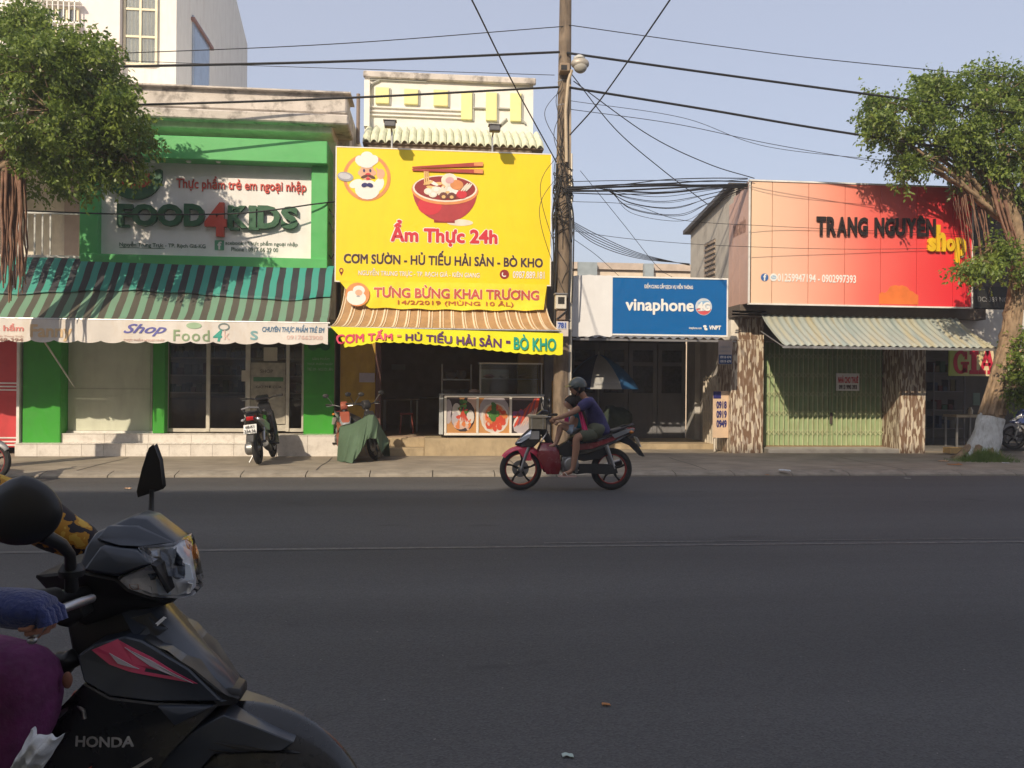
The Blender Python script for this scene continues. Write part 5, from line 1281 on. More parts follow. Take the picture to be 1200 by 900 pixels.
n2 = thing('small_wall_sign', 'small grey and navy sign plate beside the mosaic pillar', 'sign', ((x0 + x1) / 2, 16.55, z0))
MB().box(x0, x1, 16.55, 16.57, z0, z1).build('board', M('sign_greyish', (.50, .42, .38), .6), n2)
MB().bpx(842.6, 415.5, 857.5, 426.5, 16.544, .005).build('navy_band', M('print_navy_blue', (.03, .08, .22), .5), n2)
text_px('NHẬN SỬA', 844, 405, 856, 408, 16.55, GREYP, n2, off=.03); text_px('ĐIỆN THOẠI', 844, 410, 856, 413, 16.55, GREYP, n2, off=.03)
text_px('0918 474', 844, 417, 856.5, 420, 16.543, WP, n2, off=.03); text_px('0919 479', 844, 422, 856.5, 425, 16.543, WP, n2, off=.03)
MB().box(x0 + .02, X(862, 16.6), 16.572, 16.6, z1 - .03, z1).build('bracket', STEEL, n2)

# ================================================================== next shop on the right
nb = thing('dark_shop_building', 'open dark shop behind the right tree', 'building', (X(1160, 16.8), 16.8, 0))
nx0, nx1 = RX1 + .02, X(1420, 16.8)
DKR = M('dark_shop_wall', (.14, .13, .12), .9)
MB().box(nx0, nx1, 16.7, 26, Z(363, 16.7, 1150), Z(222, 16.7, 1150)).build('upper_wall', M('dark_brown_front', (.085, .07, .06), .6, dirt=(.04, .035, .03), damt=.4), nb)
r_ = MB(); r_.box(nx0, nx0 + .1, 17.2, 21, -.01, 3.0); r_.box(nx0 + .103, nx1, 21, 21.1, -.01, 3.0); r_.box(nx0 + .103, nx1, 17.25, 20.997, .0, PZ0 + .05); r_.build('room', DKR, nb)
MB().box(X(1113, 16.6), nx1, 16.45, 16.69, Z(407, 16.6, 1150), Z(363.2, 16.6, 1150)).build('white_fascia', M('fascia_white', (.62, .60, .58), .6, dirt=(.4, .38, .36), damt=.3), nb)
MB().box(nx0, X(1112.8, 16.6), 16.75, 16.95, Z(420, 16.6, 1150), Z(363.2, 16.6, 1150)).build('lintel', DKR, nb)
bd = thing('dark_address_sign', 'black sign with pale outlined address numbers behind the right tree', 'sign', (X(1170, 16.6), 16.6, Z(361, 16.6, 1170)))
MB().bpx(1141, 336, 1215, 361.5, 16.5, .18).build('board', M('board_black', (.02, .02, .02), .4), bd)
text_px('ĐC: 389 NGUYỄN', 1145, 345, 1199, 354, 16.5, M('print_mid_grey', (.22, .22, .22), .5), bd, off=.02)
gs = thing('price_sign', 'red slab lettered sign on a pale yellow green board beside the tree', 'sign', (X(1150, 16.2), 16.2, Z(441, 16.2, 1150)))
gz = RC(1113, 408.5, 1235, 441, 16.2)
def Mgia():
    mt, n, b = newmat('gia_board'); L = n.links
    geo = n.nodes.new('ShaderNodeNewGeometry'); sp = n.nodes.new('ShaderNodeSeparateXYZ'); L.new(geo.outputs['Position'], sp.inputs[0])
    a = n.nodes.new('ShaderNodeMapRange'); a.inputs[1].default_value = gz[0]; a.inputs[2].default_value = gz[0] + .9; L.new(sp.outputs[0], a.inputs[0])
    m_ = n.nodes.new('ShaderNodeMix'); m_.data_type = 'RGBA'; m_.inputs[6].default_value = (.42, .52, .10, 1); m_.inputs[7].default_value = (.74, .60, .38, 1); L.new(a.outputs[0], m_.inputs[0]); L.new(m_.outputs[2], b.inputs['Base Color']); b.inputs['Roughness'].default_value = .6
    return mt
MB().box(gz[0], gz[1], 16.2, 16.25, gz[2], gz[3]).build('board', Mgia(), gs)
def slab(mb, ch, x0, x1, z0, z1, Y):
    W_, H_ = x1 - x0, z1 - z0
    def bq(a, b_, c, d_): mb.box(x0 + W_ * a, x0 + W_ * c, Y - .006, Y, z0 + H_ * b_, z0 + H_ * d_)
    if ch == 'I': bq(.22, .17, .78, .83); bq(0, 0, 1, .168); bq(0, .832, 1, 1)
    if ch == 'A':
        for pts in (((.0, .17), (.24, .17), (.6, 1), (.36, 1)), ((.62, .17), (.96, .17), (.66, .999), (.38, .999))): mb.prism([(x0 + W_ * a, Y, z0 + H_ * b_) for a, b_ in pts], (0, -.006, 0))
        bq(-.06, 0, .4, .168); bq(.5, 0, 1.06, .168); bq(.22, .36, .7, .48)
    if ch == 'G':
        cx, cz = (x0 + x1) / 2, (z0 + z1) / 2
        arcband(mb, cx, cz, W_ * .5, H_ * .5, W_ * .24, H_ * .36, 40, 325, Y - .006, .006)
        bq(.62, .06, .95, .46); bq(.5, .4, 1.05, .52); bq(.76, .62, .92, .95)
mb = MB()
for ch, a, c in (('G', 1117, 1134.5), ('I', 1136, 1146.5), ('A', 1148, 1166), ('I', 1177, 1187), ('A', 1189, 1207), ('G', 1212, 1230)):
    x0, x1, _, _ = RC(a, 412, c, 438, 16.2); slab(mb, ch, x0, x1, Z(438.5, 16.2, 1150), Z(411, 16.2, 1150), 16.197)
mb.build('lettering', M('print_crimson', (.55, .02, .05), .5), gs)
# contents: rack, table, stools, planter tray, half-hidden motorbike is placed later
def crate(px, py, Y, w_, h_, mat, lab, cat='box', name='crate'):
    c = P(px, py, Y); o = MB().box(c.x - w_ / 2, c.x + w_ / 2, Y, Y + w_ * .7, c.z, c.z + .02); o.box(c.x - w_ / 2, c.x - w_ / 2 + .02, Y, Y + w_ * .7, c.z + .021, c.z + h_); o.box(c.x + w_ / 2 - .02, c.x + w_ / 2, Y, Y + w_ * .7, c.z + .021, c.z + h_)
    o.box(c.x - w_ / 2 + .021, c.x + w_ / 2 - .021, Y, Y + .02, c.z + .021, c.z + h_); o.box(c.x - w_ / 2 + .021, c.x + w_ / 2 - .021, Y + w_ * .7 - .02, Y + w_ * .7, c.z + .021, c.z + h_)
    return tag(o.build(name, mat, None), lab, cat)
crate(1123, 531.5, 16.2, .36, .12, M('tray_tan', (.50, .34, .15), .6), 'shallow tan wooden tray on the pavement left of the tree', 'tray', 'wooden_tray')
tb2 = thing('workbench', 'low bench with a pale top in the dark right shop', 'bench', (X(1135, 17.8), 17.8, PZ0))
MB().box(X(1118, 17.8), X(1150, 17.8), 17.7, 18.2, Z(489, 17.8, 1135), Z(486, 17.8, 1135)).build('top', M('pale_wood', (.62, .52, .38), .5), tb2)
for px in (1119.5, 1148.5):
    for y in (17.73, 18.15): MB().box(X(px, 17.8) - .02, X(px, 17.8) + .02, y - .02, y + .02, PZ0 + .05, Z(489.1, 17.8, 1135)).build('leg', STEEL, tb2)
c = P(1137, 485.8, 17.9); tag(MB().lathe((c.x, 17.9, c.z), (0, 0, 1), [(0, 0), (.05, 0), (.06, .1), (.035, .14), (.035, .17), (0, .17)], 12).build('jar', M('jar_cream', (.6, .5, .35), .3), None, smooth=True), 'cream jar on the bench in the dark right shop', 'jar')
sk = thing('goods_rack', 'dark rack of small goods at the left inside the right shop', 'rack', (X(1108, 18.6), 18.6, PZ0))
for k in range(4): MB().box(X(1090, 18.6), X(1128, 18.6), 18.5, 18.9, .5 + .45 * k, .52 + .45 * k).build('shelf_board', GRAYM, sk)
for px in (1091, 1127): MB().box(X(px, 18.6) - .015, X(px, 18.6) + .015, 18.48, 18.5, PZ0 + .05, 2.1).build('upright', GRAYM, sk)
rq = random.Random(8)
for k in range(4):
    mb = MB(); x = X(1092, 18.6)
    while x < X(1125, 18.6) - .1: w_ = rq.uniform(.06, .16); mb.box(x, x + w_ * .8, 18.55, 18.8, .523 + .45 * k, .523 + .45 * k + rq.uniform(.1, .3), rq.randrange(5)); x += w_
    mb.build('packed_goods', SHC, sk, kind='stuff')
c = P(1146, 475, 18.4); tag(MB().box(c.x - .12, c.x + .05, 18.4, 18.42, c.z, c.z + .3).build('hanging_card', M('card_green_grey', (.25, .36, .32), .6), None), 'pale green card hanging inside the dark right shop', 'card')
def stool(x, y, mat, lab, h=.45):
    t = thing('plastic_stool', lab, 'stool', (x, y, PZ0 + .05 if y > 17.2 else paveh(x, y)))
    z0 = ORG[t.name].z
    MB().box(x - .15, x + .15, y - .15, y + .15, z0 + h - .04, z0 + h).build('seat', mat, t, bevel=.015)
    for a in (-1, 1):
        for b_ in (-1, 1): MB().prism([(x + a * .14, y + b_ * .14, z0), (x + a * .10, y + b_ * .14, z0), (x + a * .08, y + b_ * .11, z0 + h - .041), (x + a * .13, y + b_ * .11, z0 + h - .041)], (0, .02 * -b_, 0)).build('leg', mat, t)
stool(X(1170, 17.2), 17.4, M('stool_grey_white', (.5, .52, .5), .5), 'grey white plastic stool behind the painted tree trunk', .5)
# ================================================================== TREES
def Mleaf(name, a, b_, tr=.35):
    mt, n, b = newmat(name); L = n.links
    geo = n.nodes.new('ShaderNodeNewGeometry')
    nz = n.nodes.new('ShaderNodeTexNoise'); nz.inputs['Scale'].default_value = 3.2; nz.inputs['Detail'].default_value = 3; L.new(geo.outputs['Position'], nz.inputs['Vector'])
    n2 = n.nodes.new('ShaderNodeTexNoise'); n2.inputs['Scale'].default_value = 23; L.new(geo.outputs['Position'], n2.inputs['Vector'])
    ad = n.nodes.new('ShaderNodeMath'); ad.operation = 'ADD'; L.new(nz.outputs[0], ad.inputs[0]); L.new(n2.outputs[0], ad.inputs[1])
    rp = n.nodes.new('ShaderNodeMapRange'); rp.inputs[1].default_value = .75; rp.inputs[2].default_value = 1.25; L.new(ad.outputs[0], rp.inputs[0])
    mx = n.nodes.new('ShaderNodeMix'); mx.data_type = 'RGBA'; mx.inputs[6].default_value = (*a, 1); mx.inputs[7].default_value = (*b_, 1); L.new(rp.outputs[0], mx.inputs[0])
    L.new(mx.outputs[2], b.inputs['Base Color']); b.inputs['Roughness'].default_value = .42
    tl = n.nodes.new('ShaderNodeBsdfTranslucent'); L.new(mx.outputs[2], tl.inputs[0])
    ms = n.nodes.new('ShaderNodeMixShader'); ms.inputs[0].default_value = tr; L.new(b.outputs[0], ms.inputs[1]); L.new(tl.outputs[0], ms.inputs[2]); L.new(ms.outputs[0], n.nodes['Material Output'].inputs[0])
    return mt
LEAF = Mleaf('fig_leaf', (.075, .14, .026), (.30, .38, .07), .4)
BARK = M('fig_bark', (.30, .21, .13), .95, var=.35, scale=7, dirt=(.12, .08, .05), damt=.7, dscale=(6, 6, 1.2), bump=1.0, bscale=14)
ROOT = M('aerial_root', (.22, .12, .08), .95, var=.35, scale=9)
LIME = M('lime_wash', (.60, .62, .62), .9, var=.12, scale=8, dirt=(.25, .23, .21), damt=.55, dscale=(7, 7, 1.5), bump=.8, bscale=14)
def leaves(blobs, n, seed, size=.085):
    """twigs of narrow drooping leaves through a set of ellipsoid clumps (centre, radii, weight)"""
    rn = np.random.RandomState(seed)
    wts = np.array([b_[2] for b_ in blobs], float); wts /= wts.sum()
    PER = 16; ns = n // PER                                   # sprays: groups of twigs hanging outward and down, dark gaps between them
    idx = rn.choice(len(blobs), ns, p=wts)
    C = np.array([b_[0][:] for b_ in blobs])[idx]; RR = np.array([b_[1] for b_ in blobs])[idx]
    d = rn.normal(size=(ns, 3)); d /= np.linalg.norm(d, axis=1)[:, None]
    rad = np.clip(1.02 - np.abs(rn.normal(0, .30, size=(ns, 1))), 0, 1.05)
    lump = 1 + .2 * np.sin(d[:, :1] * 5 + idx[:, None] * 1.7) * np.cos(d[:, 2:] * 6 + idx[:, None]) + rn.normal(0, .06, (ns, 1))
    S0 = C + d * RR * rad * lump
    ax = d * .8 + np.array([0, 0, -.55]) + rn.normal(0, .3, (ns, 3)); ax /= np.linalg.norm(ax, axis=1)[:, None]
    ln = rn.uniform(.16, .36, (ns, 1))
    S0, ax, ln, d = (np.repeat(q, PER, 0) for q in (S0, ax, ln, d)); n = ns * PER
    t = rn.uniform(-.5, .5, (n, 1)); T = S0 + ax * ln * t + rn.normal(0, 1, (n, 3)) * (.055 + .03 * (t + .5))
    tw = ax * .8 + rn.normal(0, .45, (n, 3)) + np.array([0, 0, -.1]); tw /= np.linalg.norm(tw, axis=1)[:, None]
    K = 9
    out = np.cross(d, [0, 0, 1]); tw = d * .7 + rn.normal(0, .5, (n, 3)) + np.array([0, 0, -.15]); tw /= np.linalg.norm(tw, axis=1)[:, None]
    V = []; tot = n * K
    V = np.zeros((tot, 4, 3)); 
    for k in range(K):
        base = T + tw * (.035 * (k - 2)) + rn.normal(0, .012, (n, 3))
        dirn = tw * .5 + rn.normal(0, .65, (n, 3)) + np.array([0, 0, -.55]); dirn /= np.linalg.norm(dirn, axis=1)[:, None]
        side = np.cross(dirn, rn.normal(0, 1, (n, 3))); side /= np.linalg.norm(side, axis=1)[:, None]
        s = size * rn.uniform(.45, 1.35, (n, 1)); w_ = s * .24
        V[k * n:(k + 1) * n, 0] = base; V[k * n:(k + 1) * n, 1] = base + dirn * s * .45 + side * w_
        V[k * n:(k + 1) * n, 2] = base + dirn * s; V[k * n:(k + 1) * n, 3] = base + dirn * s * .45 - side * w_
    return V.reshape(-1, 3), T, tw
def leafmesh(name, V, mat, parent, twigs=None):
    org = ORG[parent.name]; me = bpy.data.meshes.new(name); nv = len(V); nf = nv // 4
    me.vertices.add(nv); me.vertices.foreach_set('co', (V - np.array(org[:])).ravel())
    me.loops.add(nv); me.loops.foreach_set('vertex_index', np.arange(nv)); me.polygons.add(nf)
    me.polygons.foreach_set('loop_start', np.arange(nf) * 4); me.polygons.foreach_set('loop_total', np.full(nf, 4))
    me.update(); me.validate(); me.materials.append(mat)
    o = bpy.data.objects.new(name, me); COL.objects.link(o); o.parent = parent; ORG[o.name] = org
    return o
def limb(mb, pts, r0, r1, seg=10, jit=.03, sub=6, rn=random.Random(1)):
    P_ = []
    for i in range(len(pts) - 1):
        a, b_ = Vector(pts[i]), Vector(pts[i + 1])
        for k in range(sub): P_.append(a.lerp(b_, k / sub) + Vector((rn.uniform(-jit, jit), rn.uniform(-jit, jit), 0)) * (1 if (i or k) else 0))
    P_.append(Vector(pts[-1])); n = len(P_)
    mb.tube(P_, [r0 + (r1 - r0) * i / (n - 1) for i in range(n)], seg)
def gnarl(mb, amp, f=4):
    mb.v = [tuple(Vector(v) + noise.noise_vector(Vector(v) * f) * amp + noise.noise_vector(Vector((v[0] * 9, v[1] * 9, v[2] * 2))) * amp * .5) for v in mb.v]
# ---- left tree: trunk just outside the frame
YT = 13.6
def blobs_px(lst, Y0):
    r_ = []
    for (px, py, rp, dy, wt) in lst:
        c = P(px, py, Y0 + dy); s = rp / FPX * (Y0 + dy); r_.append((c, (s, s * 1.0, s * .85), wt))
    return r_
bt = P(-38, 560, YT); bt.z = paveh(bt.x, YT) if YT > KY + .28 else .05
T1 = thing('fig_tree', 'left fig tree with dense dark green crown over the green sign', 'tree', (bt.x, YT, .04), 'street fig trees')
tk = MB(); top = P(-20, 200, YT)
limb(tk, [(bt.x, YT, .0), (bt.x + .05, YT, 1.6), (bt.x + .2, YT, 3.0), (top.x, YT, top.z)], .24, .16, 14)
gnarl(tk, .05); tk.build('trunk', BARK, T1, smooth=80)
B1 = blobs_px([(20, 60, 45, .2, 1.6), (-30, 80, 60, 0, 1.3), (45, 85, 50, -.5, 1.8), (95, 85, 42, -.2, 1.6), (125, 95, 34, .3, 1.2), (60, 130, 55, -.6, 2), (115, 135, 44, -.3, 1.8), (138, 160, 32, 0, 1.2), (10, 140, 60, 0, 1.6), (90, 180, 42, -.2, 1.4), (150, 188, 22, -.1, .5), (30, 190, 45, .1, 1.2), (-60, 160, 60, .2, 1), (35, 30, 20, 0, .4), (8, 22, 24, .2, .5), (135, 62, 14, .2, .2), (105, 52, 14, 0, .25), (-90, 90, 70, 0, 1), (-20, 210, 30, .4, .5), (130, 205, 14, 0, .2)], YT)
lb = MB()
for (c, r3, w_) in B1[:14]:
    mid = Vector((top.x, YT, top.z)).lerp(c, .5) + Vector((0, 0, .15)); limb(lb, [(top.x, YT, top.z - .1), mid, c], .07, .02, 7)
rw = random.Random(5)
for (c, r3, w_) in B1:
    for k in range(9):
        d_ = Vector((rw.gauss(0, 1), rw.gauss(0, 1), rw.gauss(0, .8))).normalized(); e_ = c + Vector((d_.x * r3[0], d_.y * r3[1], d_.z * r3[2])) * .95; lb.tube([c, c.lerp(e_, .5) + Vector((rw.uniform(-.06, .06), 0, .05)), e_], [.014, .010, .004], 4)
lb.build('branches', BARK, T1, smooth=80, kind='stuff')
V, T, tw = leaves(B1, 5200, 3, .085); leafmesh('crown', V, LEAF, T1)['kind'] = 'stuff'
rn = random.Random(21)
def aroots(lst, Y0, T_, rn, ply=6):
    for (px0, py0, px1, py1, dy, r) in lst:
        mb = MB()
        for k in range(ply):
            a = P(px0 + rn.uniform(-3, 3), py0, Y0 + dy + rn.uniform(-.08, .08)); c = P(px1 + rn.uniform(-4, 4), py1 + rn.uniform(-12, 8), Y0 + dy + rn.uniform(-.08, .08))
            pts = [a.lerp(c, t / 6) + Vector((rn.uniform(-.025, .025), rn.uniform(-.02, .02), 0)) for t in range(7)]
            mb.tube(pts, [r * (1 - .1 * t) for t in range(7)], 5)
        mb.build('aerial_roots', ROOT, T_, smooth=80)
aroots([(4, 195, 4, 340, -.1, .028), (12, 195, 12, 352, 0, .03), (18, 198, 17, 345, .1, .026), (26, 200, 30, 330, 0, .022), (-8, 195, -10, 400, 0, .04), (22, 200, 24, 345, -.1, .022)], YT, T1, rn, 4)
# ---- right tree, leaning, painted foot
YT2 = 15.2
b2 = P(1147, 537, YT2); b2.z = paveh(b2.x, YT2)
T2 = thing('fig_tree', 'right leaning fig tree with lime washed foot and reddish hanging roots', 'tree', (b2.x, YT2, b2.z), 'street fig trees')
def tp(px, py, dy=0): return P(px, py, YT2 + dy)
pA = [tp(1149, 540), tp(1154, 520), tp(1162, 489)]
t0 = MB(); limb(t0, pA, .32, .235, 18, 0, 8); gnarl(t0, .05, 5); t0.build('painted_foot', LIME, T2, smooth=80, label='white lime washed lower trunk')
t1 = MB(); limb(t1, [tp(1162, 489.5), tp(1172, 450), tp(1183, 400), tp(1190, 350), tp(1196, 290), tp(1180, 220)], .215, .10, 16, .012, 8); limb(t1, [tp(1192, 340), tp(1225, 250), tp(1240, 180)], .11, .06, 12); gnarl(t1, .05, 5)
for k in range(9):
    a = 2 * math.pi * k / 9; pts = [tp(1162 + 12 * math.cos(a), 486) + Vector((0, math.sin(a) * .2, 0)), tp(1184 + 9 * math.cos(a + .4), 400) + Vector((0, math.sin(a + .4) * .15, 0)), tp(1192 + 7 * math.cos(a + .8), 330) + Vector((0, math.sin(a + .8) * .12, 0))]
    t1.tube(pts, [.045, .035, .03], 6)
t1.build('trunk', BARK, T2, smooth=80)
for k in range(7):
    a = 2 * math.pi * k / 7 + .3; mb = MB(); c0 = tp(1150, 530); mb.tube([c0 + Vector((.2 * math.cos(a), .2 * math.sin(a), .1)), (b2.x + .38 * math.cos(a), YT2 + .38 * math.sin(a), b2.z + .05), (b2.x + .55 * math.cos(a + .2), YT2 + .55 * math.sin(a + .2), b2.z - .03)], [.09, .06, .03], 7); gnarl(mb, .02, 6); mb.build('root', BARK, T2, smooth=80)
B2 = blobs_px([(1032, 145, 26, -.3, .9), (1062, 128, 30, -.2, 1.1), (1095, 112, 26, 0, 1), (1085, 160, 34, -.1, 1.5), (1130, 125, 40, -.1, 1.8), (1172, 115, 36, 0, 1.5), (1210, 120, 44, 0, 1.4), (1125, 172, 34, 0, 1.4), (1175, 170, 44, -.1, 1.8), (1055, 178, 24, 0, .8), (1084, 190, 20, -.2, .5), (1215, 200, 50, .2, 1.4), (1028, 125, 16, 0, .35), (1145, 200, 24, .1, .8), (1185, 225, 30, 0, .9), (1155, 92, 14, .2, .25), (1060, 205, 14, -.2, .2), (1100, 92, 12, .1, .15),
               (1150, 312, 17, -.5, .45), (1178, 305, 20, -.4, .55), (1165, 292, 14, -.4, .3), (1200, 316, 22, -.3, .55), (1135, 318, 9, -.5, .12), (1196, 430, 24, -.5, .7), (1186, 455, 14, -.5, .3), (1205, 400, 22, -.4, .5), (1212, 455, 22, -.4, .5)], YT2)
lb = MB(); tp0 = tp(1190, 270)
for (c, r3, w_) in B2[:16]:
    mid = tp0.lerp(c, .5) + Vector((0, 0, .1)); limb(lb, [tp0, mid, c], .06, .018, 7)
for i in (19, 21, 23, 25): limb(lb, [tp(1190, 360 if i < 22 else 470), B2[i][0]], .03, .012, 6)
for (c, r3, w_) in B2:
    for k in range(8):
        d_ = Vector((rw.gauss(0, 1), rw.gauss(0, 1), rw.gauss(0, .8))).normalized(); e_ = c + Vector((d_.x * r3[0], d_.y * r3[1], d_.z * r3[2])) * .95; lb.tube([c, c.lerp(e_, .5) + Vector((rw.uniform(-.06, .06), 0, .05)), e_], [.014, .010, .004], 4)
lb.build('branches', BARK, T2, smooth=80, kind='stuff')
V, T, tw = leaves(B2, 5400, 9, .085); leafmesh('crown', V, LEAF, T2)['kind'] = 'stuff'
aroots([(1112, 205, 1122, 262, .1, .008), (1128, 215, 1148, 330, 0, .014), (1120, 205, 1138, 322, .1, .009), (1160, 205, 1195, 320, -.2, .035), (1142, 215, 1165, 330, .1, .02), (1178, 235, 1200, 320, -.2, .025), (1136, 210, 1152, 320, -.1, .014), (1150, 215, 1158, 300, 0, .02)], YT2, T2, rn, 3)
# grass tuft at its foot
gt_ = np.zeros((900, 4, 3)); rg = np.random.RandomState(2)
for i in range(900):
    cx = P(1158, 545, 14.75).x + rg.normal(0, .28) ; cy = 14.82 + rg.normal(0, .12); z = paveh(cx, cy); h = rg.uniform(.06, .26) * math.exp(-((cx - P(1158, 545, 14.75).x) / .4) ** 2) + .03; dx, dy = rg.normal(0, .07, 2)
    w_ = .006; gt_[i] = [(cx - w_, cy, z), (cx + w_, cy, z), (cx + dx + w_ * .3, cy + dy, z + h), (cx + dx - w_ * .3, cy + dy, z + h)]
ge = thing('grass_tuft', 'green grass growing on the pavement at the foot of the right tree', 'grass', (P(1158, 545, 14.75).x, 14.82, PZ0)); ge['kind'] = 'stuff'
o = leafmesh('blades', gt_.reshape(-1, 3), Mleaf('grass_blade', (.10, .19, .03), (.2, .28, .06)), ge); o['kind'] = 'stuff'

# ================================================================== POLE AND CABLES
PY_ = 15.0
px_ = P(659, 343, PY_).x
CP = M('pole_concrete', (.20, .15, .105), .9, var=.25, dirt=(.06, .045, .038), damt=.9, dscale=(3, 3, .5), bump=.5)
pole = thing('utility_pole', 'weathered concrete utility pole between the yellow and blue signs', 'utility pole', (px_, PY_, PZ0))
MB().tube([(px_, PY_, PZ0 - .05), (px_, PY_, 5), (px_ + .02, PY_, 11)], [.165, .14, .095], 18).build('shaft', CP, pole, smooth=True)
for z in (4.3, 5.0, 5.9, 6.7, 7.15): MB().torus((px_, PY_, z), (0, 0, 1), .155 - .006 * z, .014, 20, 6).build('strap', STEEL, pole)
for k, (dx, a, b_) in enumerate(((.13, 1.0, 4.9), (.155, .9, 5.8), (-.15, 2.6, 5.6), (.10, 5.2, 7.3))):
    MB().tube([(px_ + dx, PY_ - .09, a), (px_ + dx * .96, PY_ - .09, (a + b_) / 2), (px_ + dx * .9, PY_ - .07, b_)], .022 if k != 3 else .03, 7).build('conduit', (GRAYM, ALU, BLACK, M('pipe_buff', (.5, .4, .28), .6))[k], pole, smooth=True)
# steel box on the pole, small plate, bracket with lamp
def pbx(name, lab, cat, a, b_, c, d_, Y, dep, mat, **k):
    x0, x1, z0, z1 = RC(a, b_, c, d_, Y)
    o = MB().box(x0, x1, Y, Y + dep, z0, z1).build(name, mat, None, bevel=.01); return tag(o, lab, cat)
mbx = thing('meter_box', 'pale electricity meter box strapped to the utility pole', 'meter box', (px_, 14.75, 3.0))
MB().bpx(651.5, 345, 664, 362, 14.66, .17).build('case', M('meter_grey', (.62, .58, .50), .5), mbx, bevel=.01)
MB().bpx(650.5, 343.2, 665, 344.8, 14.64, .2).build('lid', GRAYM, mbx); MB().bpx(654, 348, 661.5, 356, 14.652, .007).build('window', M('dark_pane'), mbx)
p2 = thing('number_plate', 'small white plate with blue digits on the utility pole', 'sign', (px_, 14.7, 2.4))
MB().bpx(652, 376.5, 666, 394, 14.7, .02).build('plate', M('plate_pale', (.62, .55, .50), .5), p2); MB().bpx(652.5, 377, 664, 385.5, 14.693, .006).build('blue_field', M('plate_lilac', (.5, .52, .62), .5), p2)
text_px('781', 654, 378, 663, 384.5, 14.693, M('plate_blue', (.03, .08, .35), .5), p2, off=.04)
b3 = thing('junction_box', 'rusty cable junction box below the meter box on the pole', 'junction box', (px_, 14.75, 2.7))
MB().bpx(653, 364, 663, 375, 14.7, .14).build('case', M('box_rusty', (.28, .2, .15), .8), b3, bevel=.012)
MB().tube([P(652, 374, 14.68), P(664, 364, 14.68)], .012, 5).build('stay', BLACK, b3)
lp = thing('street_lamp', 'street lamp head on a short bracket high on the utility pole', 'street lamp', (px_, PY_, P(660, 80, PY_).z))
c = P(680, 76, PY_ - .25)
LG_ = M('lamp_shell', (.42, .38, .32), .5, metal=.3, dirt=(.2, .17, .13), damt=.5)
MB().bpx(656.5, 73.5, 668, 83, PY_ - .32, .22).build('clamp_box', M('clamp_rusty', (.30, .22, .15), .7), lp, bevel=.01)
MB().bpx(657.5, 76, 664.5, 81.5, PY_ - .328, .007).build('clamp_recess', BLACK, lp)
MB().tube([P(664, 190, PY_ - .2), P(663, 130, PY_ - .22), P(666, 95, PY_ - .25), P(670, 82, PY_ - .27)], .03, 8).build('bracket', M('pipe_buff'), lp, smooth=True)
def lampfn(d): return 1 - .25 * max(0, -d.x) 
h_ = MB().ell((c.x - .02, c.y, c.z + .02), (.17, .12, .11), 20, 12, fn=lambda d: 1 + .1 * d.x); h_.build('lamp_housing', LG_, lp, smooth=80)
MB().ell((c.x, c.y - .01, c.z - .03), (.13, .105, .13), 18, 10).build('lamp_lens', M('lamp_lens', (.45, .43, .38), .15), lp, smooth=80)
MB().lathe((c.x - .02, c.y, c.z + .11), (0, 0, 1), [(0, 0), (.1, -.01), (.11, .02), (.05, .06), (0, .06)], 14).build('lamp_cap', M('lamp_cap_pale', (.7, .7, .66), .5), lp, smooth=True)
# cables
def cable(pts, r, label, group=None, name='cable', sub=14, sag=0):
    """pts: (px, py, Y); a smooth run through them"""
    Q = [P(*p) for p in pts]; n = len(Q); out_ = []
    for i in range(n - 1):
        p0 = Q[i - 1] if i else Q[i] * 2 - Q[i + 1]; p1, p2_ = Q[i], Q[i + 1]; p3 = Q[i + 2] if i + 2 < n else Q[i + 1] * 2 - Q[i]
        for k in range(sub):
            t = k / sub; t2, t3 = t * t, t * t * t
            out_.append(.5 * ((2 * p1) + (p2_ - p0) * t + (2 * p0 - 5 * p1 + 4 * p2_ - p3) * t2 + (3 * p1 - p0 - 3 * p2_ + p3) * t3))
    out_.append(Q[-1])
    mb = MB(); mb.tube(out_, r, 6); o = mb.build(name, CABLE, None, smooth=True)
    return tag(o, label, 'cable', group)
cable([(-160, 83, 14.4), (135, 78, 14.6), (400, 72, 14.8), (656, 61, 14.85)], .022, 'upper thick black power cable running left from the pole over the roofs', 'power cables')
cable([(664, 62, 14.85), (850, 88, 14.9), (1060, 116, 14.9), (1330, 150, 14.8)], .022, 'upper thick black power cable running right from the pole to the tree', 'power cables')
cable([(-160, 128, 14.4), (150, 123, 14.6), (400, 115, 14.8), (655, 102, 14.85)], .020, 'lower thick black power cable running left from the pole past the parapet', 'power cables')
cable([(664, 102, 14.85), (820, 127, 14.9), (1000, 157, 14.9), (1330, 205, 14.8)], .022, 'lower thick black power cable running right from the pole into the tree', 'power cables')
cable([(-100, 70, 14.6), (150, 62, 14.8), (400, 51, 14.9), (660, 31, 14.9)], .008, 'topmost thin wire running left from the pole across the sky', 'thin sky wires')
cable([(664, 29, 14.9), (850, 55, 14.9), (1000, 73, 14.9), (1330, 104, 14.9)], .008, 'topmost thin wire running right from the pole across the sky', 'thin sky wires')
cable([(-60, 62, 16.5), (170, 72, 16.5), (330, 78, 16.4), (650, 88, 15.0)], .006, 'faint thin wire just below the upper power cable at left', 'thin sky wires')
cable([(520, -60, 9.0), (553, 0, 10.5), (600, 95, 13), (652, 190, 14.8)], .012, 'straight service wire crossing the sky over the yellow sign down to the pole', 'service wires')
cable([(830, -70, 9.5), (785, 0, 11), (705, 115, 13.7), (668, 158, 14.8)], .013, 'straight service wire dropping from the upper right onto the pole', 'service wires')
cable([(666, 82, 14.9), (720, 150, 15.3), (775, 198, 15.6), (830, 240, 16.3)], .009, 'service wire slanting from the lamp bracket to the grey gable', 'service wires')
